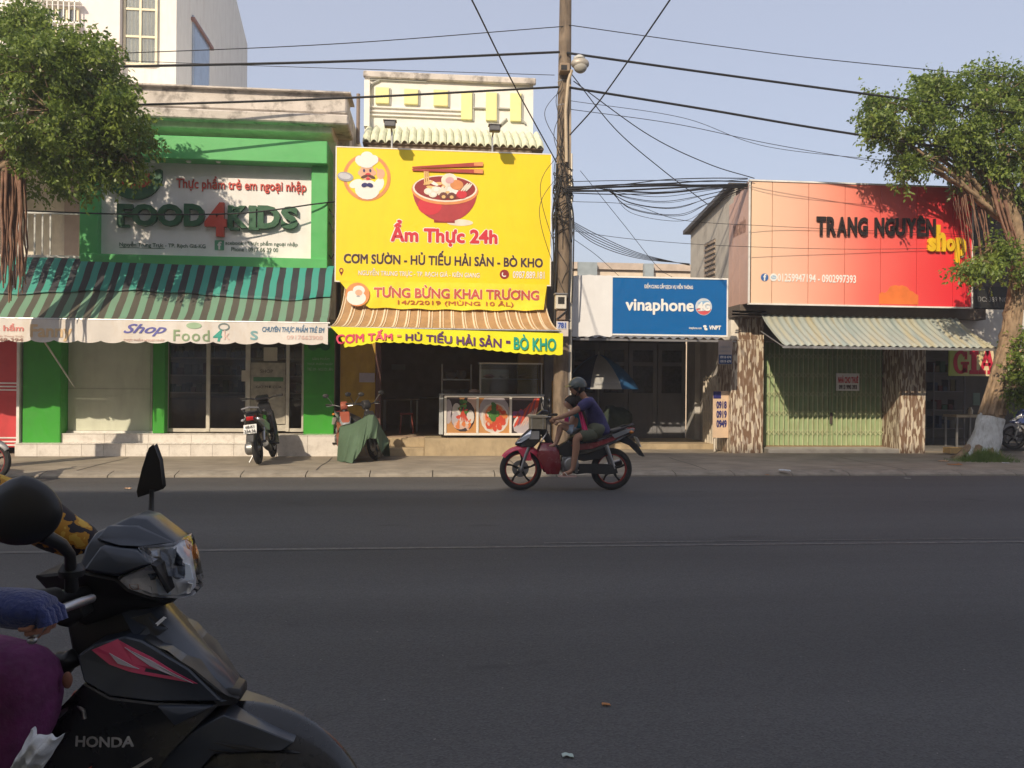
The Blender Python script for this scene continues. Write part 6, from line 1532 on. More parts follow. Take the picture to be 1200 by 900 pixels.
cable([(672, 95, 14.9), (760, 158, 15.3), (830, 192, 15.7), (884, 209, 15.8)], .009, 'service wire slanting from the pole to the top corner of the red sign', 'service wires')
cable([(668, 128, 14.9), (790, 145, 15), (900, 168, 15), (1010, 187, 15), (1150, 210, 15)], .006, 'faint sagging wire below the lower power cable at right', 'thin sky wires')
cable([(668, 118, 14.9), (800, 138, 15), (900, 172, 15), (1060, 190, 15)], .005, 'fainter wavy wire crossing the sky above the red sign', 'thin sky wires')
cable([(28, 247, 14.9), (150, 251, 15.1), (280, 250, 15.3), (370, 239, 15.5), (396, 236, 15.75)], .014, 'black cable crossing the green letters sign at mid height', 'cables before the green sign')
rc = random.Random(31)
for k, (y0, ym, y1, r) in enumerate(((222, 219, 216, .02), (224, 222, 217, .018), (220, 214, 213, .013), (223, 225, 218, .014), (221, 216, 221, .012), (226, 228, 219, .010), (219, 211, 209, .010), (213, 212, 210, .007))):
    cable([(664, y0, 14.85), (720, (y0 * 2 + ym) / 3 + rc.uniform(-2, 1), 15.0), (780, ym + rc.uniform(-2, 2), 15.3), (830, (ym + y1) / 2 + rc.uniform(-2, 2), 15.6), (876, y1, 15.95)], r, ('thickest top', 'thick second', 'upper slim', 'middle', 'lower slim', 'lowest thin', 'high thin', 'straightest thin')[k] + ' black strand of the cable bundle between pole and red sign', 'strands of the cable bundle')
for k in range(9):
    sg = 226 + 4.0 * k + rc.uniform(-2, 2)
    cable([(700 + 2 * k, 221, 15.0), (740, 221 + (sg - 221) * .75, 15.15), (775 + 3 * k, sg, 15.3), (830, sg - 6 - k * 1.2, 15.7), (872, 216 + k * .8, 16.0)], rc.uniform(.004, .007), ('shallowest', 'second shallowest', 'third', 'fourth', 'fifth', 'sixth', 'seventh', 'second deepest', 'deepest')[k] + ' slack wire drooping below the cable bundle, counted downward', 'slack wires below the bundle')
cable([(668, 236, 14.9), (740, 240, 15.1), (800, 258, 15.4), (905, 265, 15.8), (1060, 272, 15.85), (1135, 275, 15.85)], .005, 'thin wire running across the upper face of the red sign', 'wires across the red sign')
cable([(668, 270, 14.9), (740, 280, 15.1), (850, 288, 15.6), (1000, 292, 15.8), (1137, 290, 15.85)], .005, 'thin wire running across the middle of the red sign', 'wires across the red sign')
for k in range(5):
    cable([(668, 258 + k * 1.5, 14.9), (700, 275 + 3 * k, 15.3), (750, 297 + k * 1.5, 16.2), (808, 311 - k * .5, 18.5)], .007, ('uppermost', 'second', 'middle', 'fourth', 'lowest')[k] + ' wire of the slack group falling from pole to grey gable foot', 'slack group to the grey gable')
cable([(680, 200, 14.9), (730, 262, 15.6), (770, 312, 16.2), (790, 326, 16.85)], .005, 'thin wire falling steeply to the top of the blue sign', 'drop wires to the blue sign')
cable([(672, 280, 14.9), (700, 300, 15.6), (728, 326, 16.85)], .005, 'short thin wire falling to the left end of the blue board', 'drop wires to the blue sign')
for k in range(7):
    a = rc.uniform(0, 6.28)
    y0 = 195 + k * 9; rr_ = .17 + .02 * rc.random()
    pts = []
    for j in range(26):
        an = j * .5 + a; z = P(660, y0, PY_).z - .02 * j * rc.uniform(.6, 1.3)
        pts.append((px_ + rr_ * math.cos(an), PY_ + rr_ * math.sin(an), z + .04 * math.sin(j * 1.7)))
    tag(MB().tube(pts, .010, 5).build('cable_coil', CABLE, None, smooth=True), ('topmost', 'second', 'third', 'fourth', 'fifth', 'sixth', 'lowest')[k] + ' black spare cable coil on the pole, counted downward', 'cable', 'cable coils on the pole')
for k in range(10):
    x = 650 + rc.uniform(-8, 22); cable([(660, 90 + 12 * k, 14.85), (x - 14 + rc.uniform(-8, 8), 118 + 14 * k, 14.8), (x, 150 + 18 * k, 14.82), (654 + rc.uniform(0, 12), 172 + 20 * k, 14.85)], .006, ('topmost', 'second', 'third', 'fourth', 'fifth', 'sixth', 'seventh', 'eighth', 'ninth', 'lowest')[k] + ' loose wire loop beside the pole, counted downward', 'loose loops on the pole')
for k, x in enumerate((648, 651, 667, 671)):
    cable([(658, 205 + 5 * k, 14.85), (x, 245, 14.82), (x + 1, 300, 14.82), (x - 1, 340 + 5 * k, 14.84)], .014, ('outermost black cable down the left side of the pole', 'inner black cable down the left side of the pole', 'inner black cable down the right side of the pole', 'outermost black cable down the right side of the pole')[k], 'downleads on the pole')
for k, (y0, y1) in enumerate(((300, 296), (262, 270), (246, 252))):
    cable([(385, y0 - 3, 15.9), (388, y0 + 3, 15.7), (391, y1 + 2, 15.6)], .01, ('lowest', 'middle', 'topmost')[k] + ' short black cable in the gap between green frame and yellow sign', 'cables between the signs')
# ================================================================== MOTORBIKES (built facing +X at the origin, then placed)
TYRE = M('tyre_rubber', (.022, .021, .02), .85); RIMB = M('rim_black', (.03, .03, .03), .35, metal=.6)
CHR = M('chrome', (.45, .45, .46), .36, metal=1, var=.03); ENG = M('engine_alloy', (.30, .30, .30), .4, metal=.8, dirt=(.12, .11, .1), damt=.4)
PLB = M('gloss_black_paint', (.012, .012, .015), .18, coat=.6, var=.02); MATB = M('matt_black_plastic', (.022, .022, .024), .5)
SEATM = M('seat_vinyl', (.028, .027, .03), .55); LENS = M('lamp_glass', (.60, .62, .66), .08, metal=.55, coat=.6); REDL = M('red_lens', (.45, .01, .012), .15, coat=.5); AMB = M('amber_lens', (.6, .2, .02), .2, coat=.4)
MIRR = M('mirror_face', (.6, .6, .63), .12, metal=1, var=.0)
def shellmb(mb, pts, inset=.0, m=0):
    """pts [(x, z, halfwidth)] side outline; both flanks plus rim, flanks crowned toward the middle"""
    n = len(pts); cx = sum(p[0] for p in pts) / n; cz = sum(p[1] for p in pts) / n; ch = sum(p[2] for p in pts) / n * 1.08
    vs = [(p[0], -p[2], p[1]) for p in pts] + [(p[0], p[2], p[1]) for p in pts] + [(cx, -ch, cz), (cx, ch, cz)]
    fs = []
    for i in range(n):
        j = (i + 1) % n
        fs.append((i, j, 2 * n)); fs.append((j + n, i + n, 2 * n + 1)); fs.append((i + n, j + n, j, i))
    return mb.add(vs, fs, m)
def wheel(par, x, R_, w_, rimm, kind='mag', name='wheel', nsp=5, striped=None):
    wh = bpy.data.objects.new(name, None); COL.objects.link(wh); wh.parent = par; ORG[wh.name] = Vector((0, 0, 0))
    MB().lathe((x, 0, R_), (0, 1, 0), [(R_ - w_ * .95, -w_ * .38), (R_ - w_ * .55, -w_ * .52), (R_ - w_ * .15, -w_ * .36), (R_, 0), (R_ - w_ * .15, w_ * .36), (R_ - w_ * .55, w_ * .52), (R_ - w_ * .95, w_ * .38), (R_ - w_ * .9, 0)], 40, 0, True).build('tyre', TYRE, wh, smooth=True)
    ri = R_ - w_ * .92
    MB().lathe((x, 0, R_), (0, 1, 0), [(ri + .004, -w_ * .36), (ri - .012, -w_ * .4), (ri - .02, -w_ * .2), (ri - .02, w_ * .2), (ri - .012, w_ * .4), (ri + .004, w_ * .36)], 40, 0, True).build('rim', rimm, wh, smooth=True)
    MB().lathe((x, 0, R_), (0, 1, 0), [(0, -.055), (.03, -.055), (.042, -.03), (.042, .03), (.03, .055), (0, .055)], 18).build('hub', ENG, wh, smooth=True)
    for k in range(nsp):
        a = 2 * math.pi * k / nsp + .3; d = Vector((math.cos(a), 0, math.sin(a))); q = Vector((-math.sin(a), 0, math.cos(a)))
        c0 = Vector((x, 0, R_)) + d * .035; c1 = Vector((x, 0, R_)) + d * (ri - .012)
        pts = [c0 + q * .018, c0 - q * .018, c0.lerp(c1, .6) - q * .010 + q * .012, c1 - q * .014, c1 + q * .018, c0.lerp(c1, .6) + q * .012 + q * .012]
        MB().prism([p + Vector((0, -.014, 0)) for p in pts], (0, .028, 0)).build('spoke', RIMB, wh)
    return wh
def grpmesh(name, fn, mat, par, **k):
    mb = MB(); fn(mb); return mb.build(name, mat, par, **k)
def motorbike(name, label, main, accent, rim, scooter=False, fr=.285, rr=.285, wb=1.25, group=None, plate=None, mirrors=True, basket=False, stand=True, shield=None):
    """underbone motorbike or scooter: rear axle at x=0, front axle at x=wb"""
    t = thing(name, label, 'motorbike', (0, 0, 0), group)
    shield = shield or accent
    f = wheel(t, wb, fr, .075, rim); r_ = wheel(t, 0, rr, .085, rim)
    MB().lathe((wb, -.045, fr), (0, 1, 0), [(.05, 0), (.115, 0), (.115, .004), (.05, .004)], 28, 0, True).build('brake_disc', CHR, f)
    hx, hz = wb - .30, .98       # steering head top
    for s in (-1, 1):
        MB().tube([(wb, s * .07, fr), (wb - .06, s * .07, fr + .2), (wb - .17, s * .065, fr + .48)], [.022, .024, .022], 10).build('fork', CHR if s < 0 else ENG, t, smooth=True)
    fx = lambda a: (wb + (fr + .035) * math.cos(R(a)), fr + (fr + .035) * math.sin(R(a)))
    def fend(u, v):
        a = 35 + (178 - 35) * u; q = fr + .03 + (.03 if .3 < u < .8 else 0) * math.sin(math.pi * (u - .3) / .5) * (1 - abs(2 * v - 1))
        yy = (v - .5) * 2 * (.035 + .04 * math.sin(math.pi * min(1, u * 1.15)))
        q2 = q - .05 * (abs(2 * v - 1) ** 2.5)
        return (wb + q2 * math.cos(R(a)), yy, fr + q2 * math.sin(R(a)))
    MB().sheet(fend, 20, 8, (0, 0, -.004)).build('front_fender', accent, t, smooth=80)
    for s in (-1, 1): MB().prism([(wb + .05, s * .066, fr + .26), (wb - .1, s * .066, fr + .31), (wb - .14, s * .07, fr + .12), (wb - .05, s * .07, fr + .12)], (0, s * .008, 0)).build('fender_stay', accent, t)
    # steering column and handlebar
    MB().tube([(wb - .17, 0, fr + .46), (hx, 0, hz)], [.05, .04], 12).build('steering_column', MATB, t, smooth=True)
    hb = MB().tube([(hx - .13, -.33, hz + .06), (hx - .05, -.18, hz + .05), (hx, -.05, hz + .01), (hx, .05, hz + .01), (hx - .05, .18, hz + .05), (hx - .13, .33, hz + .06)], .013, 8).build('handlebar', MATB, t, smooth=True)
    for s in (-1, 1):
        MB().tube([(hx - .09, s * .235, hz + .056), (hx - .132, s * .34, hz + .061)], .019, 10).build('grip', TYRE, t, smooth=True)
        MB().tube([(hx - .03, s * .2, hz + .045), (hx + .0, s * .26, hz + .035), (hx - .06, s * .33, hz + .03)], .006, 6).build('brake_lever', CHR, t, smooth=True)
        if mirrors:
            mo = MB().tube([(hx - .06, s * .2, hz + .05), (hx - .03, s * .27, hz + .16), (hx - .02, s * .31, hz + .21)], .006, 6).build('mirror', CHR if basket else MATB, t, smooth=True)
            MB().ell((hx - .02, s * .34, hz + .24), (.014, .062, .042), 14, 8).build('mirror_shell', MATB, mo, smooth=80)
            MB().ell((hx - .030, s * .34, hz + .24), (.008, .054, .035), 14, 8).build('mirror_glass', MIRR, mo, smooth=80)
    # head cowl with lamp
    if not scooter:
        grpmesh('handlebar_cowl', lambda m_: shellmb(m_, [(hx - .1, hz + .03, .07), (hx - .07, hz + .10, .06), (hx + .02, hz + .12, .06), (hx + .10, hz + .05, .07), (hx + .09, hz - .03, .06), (hx + .0, hz - .06, .06)]), main, t, bevel=.012, smooth=True)
        grpmesh('nose_cowl', lambda m_: shellmb(m_, [(wb - .27, fr + .60, .05), (wb - .20, fr + .62, .10), (wb + .0, fr + .44, .08), (wb + .09, fr + .33, .025), (wb + .0, fr + .30, .08), (wb - .16, fr + .30, .11), (wb - .26, fr + .40, .10)]), main, t, bevel=.012, smooth=True)
        grpmesh('headlight', lambda m_: shellmb(m_, [(wb - .13, fr + .535, .105), (wb + .04, fr + .40, .07), (wb + .085, fr + .345, .03), (wb - .0, fr + .365, .085), (wb - .12, fr + .44, .112)]), LENS, t, bevel=.004, smooth=True)
    else:
        grpmesh('handlebar_cowl', lambda m_: shellmb(m_, [(hx - .14, hz + .03, .12), (hx - .08, hz + .09, .10), (hx + .04, hz + .10, .08), (hx + .12, hz + .02, .06), (hx + .06, hz - .06, .08), (hx - .08, hz - .04, .10)]), main, t, bevel=.015, smooth=True)
        grpmesh('headlight', lambda m_: shellmb(m_, [(wb - .17, .78, .09), (wb - .06, .66, .07), (wb - .03, .6, .03), (wb - .12, .62, .10)]), LENS, t, bevel=.005, smooth=True)
        grpmesh('front_cowl', lambda m_: shellmb(m_, [(hx - .02, hz - .03, .09), (hx + .07, hz - .04, .09), (wb - .08, .62, .08), (wb - .10, .52, .11), (wb - .26, .42, .15), (wb - .34, .45, .16), (wb - .36, .7, .16)]), main, t, bevel=.015, smooth=True)
    # leg shields
    for s in (-1, 1):
        if not scooter:
            pts = [(wb - .27, fr + .36), (wb - .20, fr + .20), (wb - .33, fr - .06), (wb - .50, fr - .06), (wb - .53, fr + .06), (wb - .50, fr + .26), (wb - .40, fr + .36)]
            hw = [.10, .12, .16, .13, .12, .11, .09]
        else:
            pts = [(wb - .30, .80), (wb - .22, .55), (wb - .30, .28), (wb - .62, .22), (wb - .62, .30), (wb - .46, .34), (wb - .42, .78)]
            hw = [.14, .16, .18, .16, .16, .17, .14]
        vs = [(p[0], s * h, p[1]) for p, h in zip(pts, hw)] + [(p[0] - .012, s * (h - .02), p[1]) for p, h in zip(pts, hw)]
        c = Vector((sum(v[0] for v in vs) / len(vs), s * (max(hw) + .01), sum(v[2] for v in vs) / len(vs)))
        n = len(pts); vs.append(tuple(c)); vs.append((c.x, c.y - s * .03, c.z)); fs = []
        for i in range(n):
            j = (i + 1) % n; fs += [(i, j, 2 * n), (n + j, n + i, 2 * n + 1), (i + n, j + n, j, i)]
        MB().add(vs, fs).build('leg_shield', shield, t, bevel=.006, smooth=True)
    # backbone, engine, exhaust
    MB().tube([(hx + .03, 0, hz - .12), (wb - .42, 0, .60), (wb - .62, 0, .52), (.45, 0, .55), (.1, 0, .66)], [.05, .05, .06, .05, .03], 10).build('frame_tube', MATB, t, smooth=True)
    if not scooter:
        en = MB().box(.48, .70, -.10, .10, .24, .46); en.lathe((.58, -.16, .36), (0, 1, 0), [(0, 0), (.09, 0), (.11, .03), (.11, .29), (.09, .32), (0, .32)], 20); en.lathe((.68, 0, .34), (1, 0, .2), [(.07, 0), (.07, .16), (.05, .2), (0, .2)], 16)
        eo = en.build('engine', ENG, t, bevel=.008, smooth=True)
        for k in range(5): MB().lathe((.70 + .03 * k, 0, .345 + .006 * k), (1, 0, .2), [(.05, 0), (.085, 0), (.085, .008), (.05, .008)], 18, 0, True).build('cooling_fin', ENG, eo)
        MB().lathe((.60, -.162, .36), (0, -1, 0), [(0, .03), (.06, .03), (.085, .0)], 20).build('engine_cover', ENG, eo, smooth=True)
        MB().tube([(.50, -.09, .30), (.3, -.10, .27), (.02, -.10, .30)], [.025, .022, .02], 8).build('swingarm', MATB, t, smooth=True)
        MB().prism([(.46, .10, .36), (.1, .10, .36), (-.03, .10, .33), (-.05, .10, .25), (.08, .10, .23), (.46, .10, .26)], (0, .035, 0)).build('chain_case', MATB, t, bevel=.008)
        MB().tube([(.62, -.13, .26), (.45, -.15, .22), (.15, -.17, .27), (-.18, -.17, .36)], [.018, .022, .04, .045], 12).build('exhaust', MATB, t, smooth=True)
        MB().tube([(.10, -.176, .285), (-.16, -.178, .362)], .046, 12).build('heat_guard', CHR, t, smooth=True)
        seatp = [(.62, .70, .08), (.50, .755, .10), (.30, .775, .125), (.05, .82, .12), (-.14, .86, .10), (-.20, .84, .07), (-.14, .80, .10), (.2, .70, .12), (.5, .66, .09)]
        bodyp = [(.66, .64, .06), (.60, .69, .08), (.2, .70, .12), (-.14, .80, .10), (-.32, .86, .04), (-.30, .80, .06), (-.12, .70, .10), (.08, .60, .12), (.36, .50, .12), (.50, .48, .10), (.60, .56, .07)]
        accp = [(.58, .62, .085), (.25, .66, .125), (-.10, .77, .108), (-.2, .795, .09), (.0, .68, .118), (.3, .57, .124), (.5, .55, .108)]
        tailx, tailz = -.28, .83
        grpmesh('inner_fairing', lambda m_: shellmb(m_, [(.74, .60, .07), (.64, .66, .07), (.2, .66, .09), (.06, .56, .09), (.16, .44, .08), (.40, .40, .09), (.60, .44, .08), (.78, .50, .07)]), MATB, t, bevel=.006, smooth=True)
        for s in (-1, 1): MB().prism([(-.02, s * .112, .72), (-.2, s * .105, .79), (-.30, s * .06, .82), (-.28, s * .07, .85), (-.16, s * .108, .83), (.02, s * .125, .76)], (0, s * .012, 0)).build('tail_trim', M('tail_silver', (.32, .33, .35), .35, metal=.3), t, bevel=.004)
    else:
        en = MB().box(.0, .46, .05, .15, .17, .33); en.lathe((.0, .05, .26), (0, 1, 0), [(0, 0), (.1, 0), (.1, .1), (.07, .13), (0, .13)], 18)
        en.build('engine', ENG, t, bevel=.01, smooth=True)
        MB().tube([(.4, -.12, .2), (.2, -.15, .2), (.0, -.16, .26), (-.2, -.16, .33)], [.02, .035, .055, .055], 14).build('exhaust', MATB, t, smooth=True)
        MB().box(.56, .92, -.16, .16, .27, .31).build('floorboard', MATB, t, bevel=.015)
        seatp = [(.66, .74, .09), (.5, .80, .12), (.2, .81, .14), (-.1, .84, .12), (-.2, .82, .08), (-.1, .77, .12), (.5, .72, .12)]
        bodyp = [(.62, .72, .10), (.2, .75, .15), (-.14, .80, .12), (-.30, .80, .05), (-.30, .72, .07), (-.16, .60, .12), (.1, .48, .14), (.4, .34, .13), (.56, .31, .12), (.60, .5, .10)]
        accp = [(.5, .60, .135), (.1, .68, .152), (-.2, .74, .112), (-.27, .73, .08), (-.1, .62, .135), (.2, .52, .15), (.45, .5, .138)]
        tailx, tailz = -.28, .74
    sh_ = 0
    grpmesh('seat', lambda m_: shellmb(m_, seatp), SEATM, t, bevel=.018, smooth=True)
    grpmesh('side_panel', lambda m_: shellmb(m_, bodyp), main, t, bevel=.01, smooth=True)
    grpmesh('side_stripe', lambda m_: shellmb(m_, accp), accent if not scooter else M('silver_stripe', (.35, .36, .37), .3, metal=.4), t, bevel=.004, smooth=True)
    MB().tube([(.02, -.11, .80), (-.2, -.12, .88), (-.30, 0, .90), (-.2, .12, .88), (.02, .11, .80)], .014, 8).build('grab_rail', MATB if not scooter else GRAYM, t, smooth=True)
    grpmesh('tail_light', lambda m_: shellmb(m_, [(tailx + .06, tailz + .03, .075), (tailx - .03, tailz + .02, .05), (tailx - .02, tailz - .04, .05), (tailx + .05, tailz - .05, .08)]), REDL, t, bevel=.006, smooth=True)
    for s in (-1, 1): MB().ell((tailx + .03, s * .115, tailz - .03), (.03, .03, .022), 10, 6).build('indicator', AMB if not scooter else LENS, t, smooth=80)
    MB().prism([(tailx + .12, -.06, tailz - .08), (tailx - .06, -.05, tailz - .2), (tailx - .16, -.045, tailz - .36), (tailx - .13, -.045, tailz - .36), (tailx + .02, -.06, tailz - .22), (tailx + .22, -.06, tailz - .14)], (0, .11, 0)).build('rear_fender', MATB, t, bevel=.006)
    pl_ = MB().prism([(tailx - .055, -.095, tailz - .10), (tailx - .115, -.095, tailz - .235), (tailx - .110, -.095, tailz - .237), (tailx - .05, -.095, tailz - .102)], (0, .19, 0)).build('number_plate', M('plate_white', (.72, .72, .70), .5), t)
    if plate:
        for i, s in enumerate(plate):
            mb = MB(); fit_text(mb, s, -.085 + (.02 if i == 0 else 0), .085 - (.02 if i == 0 else 0), 0, .05, 0, .002, .03)
            zc = tailz - .155 - .065 * i; xc = tailx - .082 - .028 * i
            # text stands on the leaning plate and reads from behind (view towards +x: +y is left)
            mb.v = [(xc + (v[2] - .025) * .42 - .007 + v[1], -v[0], zc + (v[2] - .0) * .9 + 0) for v in mb.v]
            mb.build('lettering', M('plate_ink', (.03, .03, .03), .6), pl_, fixn=True)
    for s in (-1, 1):
        MB().tube([(.56, s * .1, .27), (.56, s * .24, .27)], .016, 8).build('footpeg', TYRE, t, smooth=True)
    MB().tube([(-.02, -.115, .30), (.1, -.115, .62)], [.022, .03], 10).build('shock_absorber', CHR, t, smooth=True); MB().tube([(-.02, .115, .30), (.1, .115, .62)], [.022, .03], 10).build('shock_absorber', CHR, t, smooth=True)
    if stand: MB().tube([(.52, .1, .24), (.44, .24, .015)], .012, 6).build('kickstand', CHR, t, smooth=True)
    return t
def place(t, x, y, heading, z=0, lean=0):
    t.location = (x, y, z); t.rotation_euler = (lean, 0, heading)
# black scooter parked before the green shop, seen from behind
sc = motorbike('parked_scooter', 'black scooter parked before the green shop, seen from behind', PLB, MATB, RIMB, scooter=True, mirrors=False, fr=.24, rr=.25, wb=1.22, plate=('68-K1', '234.56'), group=None)
q = G(303, 546, PZ0); sc.scale = (1.1,) * 3; place(sc, q.x - .02, q.y + .15, R(91), paveh(q.x, q.y) + .01, R(-7))
# motorbike at the left frame edge
MR = M('maroon_paint', (.28, .03, .03), .3, coat=.5)
le = motorbike('parked_motorbike', 'dark motorbike with red rim at the left edge of the frame', PLB, M('dull_silver', (.25, .25, .26), .35, metal=.5), MR, wb=1.22, fr=.28, rr=.28)
q = G(-2, 569, 0); place(le, q.x - 1.22 - .10, q.y + .42, R(-14), paveh(q.x, 13.6) - .02, 0)
# motorbike in the dark right shop
rb_ = motorbike('parked_motorbike', 'dark blue motorbike parked behind the right tree', M('dark_blue_paint', (.02, .04, .14), .3, coat=.5), GRAYM, RIMB, wb=1.22)
q = P(1176, 520, 16.9); place(rb_, q.x + 1.35, 16.55, R(168), PZ0 + .06)
# bike under the green tarpaulin, front wheel toward the street
cv = motorbike('covered_motorbike', 'old motorbike under a green cover before the eatery', MATB, M('faded_red_paint', (.35, .06, .04), .4), RIMB, wb=1.2, fr=.28, rr=.28)
q = G(439, 541, PZ0)
HC = R(-58)
cvx, cvy = q.x - 1.2 * math.cos(HC) - .0, q.y + .22 - 1.2 * math.sin(HC)
place(cv, cvx, cvy, HC, paveh(q.x, q.y) + .005, R(3))
# second old scooter behind it, only its mirror, handlebar and orange flank in view
rd = motorbike('parked_motorbike', 'old motorbike with orange red flank behind the green cover', M('orange_red_paint', (.32, .085, .05), .5), M('orange_red_paint'), RIMB, wb=1.18, basket=True, shield=M('orange_red_paint'))
place(rd, P(409, 500, 15.3).x - .22, 15.25 + 1.15, R(-80), PZ0, R(3)); rd.scale = (.97,) * 3
# the tarpaulin: hangs from the handlebar over the bike and down to the ground
TARP = M('tarp_green', (.075, .125, .075), .75, var=.12, scale=3, bump=.25, bscale=20)
TR = M('tarp_hem', (.10, .20, .10), .7)
def tarp():
    mb = MB()
    # rim of the cloth, by frame position and depth, from the top ridge down
    top = [P(398, 500, 15.2), P(412, 497, 15.0), P(425, 490, 14.85), P(432, 486, 14.75), P(438, 486, 14.70), P(443, 493, 14.75), P(448, 503, 14.9), P(455, 515, 15.1)]
    bot = [P(395, 541, 15.0), P(404, 541, 14.55), P(413, 543, 14.42), P(424, 527, 14.45), P(431, 514, 14.47), P(441, 514, 14.5), P(447, 531, 14.6), P(456, 518, 14.9)]
    def itp(a, u):
        x = u * (len(a) - 1); i = min(int(x), len(a) - 2); t = x - i; t = t * t * (3 - 2 * t); return a[i].lerp(a[i + 1], t)
    def f(u, v):
        a, b_ = itp(top, u), itp(bot, u); p = a.lerp(b_, v)
        bul = math.sin(math.pi * v) * .07
        return p + Vector((0, -bul - .028 * math.sin(u * 34) * v - .02 * math.sin(u * 61 + v * 3) * v, -.02 * math.sin(math.pi * v)))
    mb.sheet(f, 110, 18, (0, .005, 0))
    # back drape over the seat toward the rear
    def g(u, v):
        a = itp(top, u); return a + Vector((-.35 * v * (1 - u) * .6, .9 * v, -.28 * v - .25 * v * v + .02 * math.sin(u * 20)))
    mb.sheet(g, 40, 10, (0, 0, -.005))
    return mb
tag(tarp().build('green_cover', TARP, None, smooth=80), 'dark green cloth cover draped over the parked motorbike by the eatery', 'cover')

# ================================================================== THE RIDDEN MOTORBIKE
REDP = M('red_paint', (.20, .008, .018), .22, coat=.6, var=.03); PINKP = M('pink_red_paint', (.75, .06, .12), .25, coat=.5); RIMR = M('rim_red_edge', (.32, .03, .03), .35, metal=.3)
BX0 = G(611, 576, 0); 
rm_ = motorbike('ridden_motorbike', 'red and black underbone motorbike ridden left along the road', PLB, REDP, RIMR, stand=False, wb=1.25, fr=.288, rr=.288, shield=REDP)
for o_ in kids(rm_):
    if o_.name.startswith(('front_fender', 'fender_stay')): o_.data.materials[0] = PINKP
fa = G(611, 575.5, 0); ra = G(717, 574.5, 0)
RY = (fa.y + ra.y) / 2 + .05
hd = math.atan2(fa.y - ra.y, fa.x - ra.x)
SCL = (fa - ra).length / 1.25
rm_.location = (ra.x, RY + .02, 0); rm_.rotation_euler = (0, 0, math.pi); rm_.scale = (SCL,) * 3
print('rider bike', fa, ra, 'scale', SCL)
RID = Matrix.Translation(rm_.location) @ Matrix.Rotation(math.pi, 4, 'Z')
# pixel -> rider frame (x forward from rear axle, y = lateral toward camera is +)
def BL(px, py, lat=0.0):
    """world point seen at the pixel, at lateral offset lat metres towards the camera from the bike's middle plane"""
    return P(px, py, RY + .02 - lat)
# ================================================================== PEOPLE
SKIN = M('skin_tan', (.36, .19, .12), .55, var=.08); SKINC = M('skin_child', (.50, .29, .20), .5, var=.06)
HAIR = M('hair_black', (.018, .014, .012), .6, bump=.6, bscale=120); EYEW = M('eye_white', (.6, .58, .55), .3); EYEB = M('eye_dark', (.02, .012, .01), .2); LIP = M('lip', (.30, .11, .09), .5)
def skin_mesh(chains, lv=2):
    """chains: lists of (point, radius); chains join where points coincide; returns verts, faces of one smooth skin"""
    me = bpy.data.meshes.new('skin_tmp'); vs = []; rs = []; es = []; idx = {}
    for ch in chains:
        prev = None
        for p, r in ch:
            k = tuple(round(c, 4) for c in p)
            if k not in idx: idx[k] = len(vs); vs.append(tuple(p)); rs.append(r)
            if prev is not None and prev != idx[k]: es.append((prev, idx[k]))
            prev = idx[k]
    me.from_pydata(vs, es, [])
    o = bpy.data.objects.new('skin_tmp', me); COL.objects.link(o)
    md = o.modifiers.new('s', 'SKIN'); md.use_smooth_shade = True; md.branch_smoothing = .4
    for i, sv in enumerate(me.skin_vertices[0].data):
        r = rs[i]; sv.radius = r if isinstance(r, (tuple, list)) else (r, r); sv.use_root = (i == 0)
    sb = o.modifiers.new('d', 'SUBSURF'); sb.levels = lv; sb.render_levels = lv
    dg = bpy.context.evaluated_depsgraph_get()
    ev = o.evaluated_get(dg); m2 = ev.to_mesh()
    V = [v.co.copy() for v in m2.vertices]; F = [list(p.vertices) for p in m2.polygons]
    ev.to_mesh_clear(); bpy.data.objects.remove(o); bpy.data.meshes.remove(me)
    return V, F
def frame(fwd, up):
    f = Vector(fwd).normalized(); l = Vector(up).cross(f).normalized(); u = f.cross(l).normalized()
    return lambda c, v: Vector(c) + f * v[0] + l * v[1] + u * v[2]
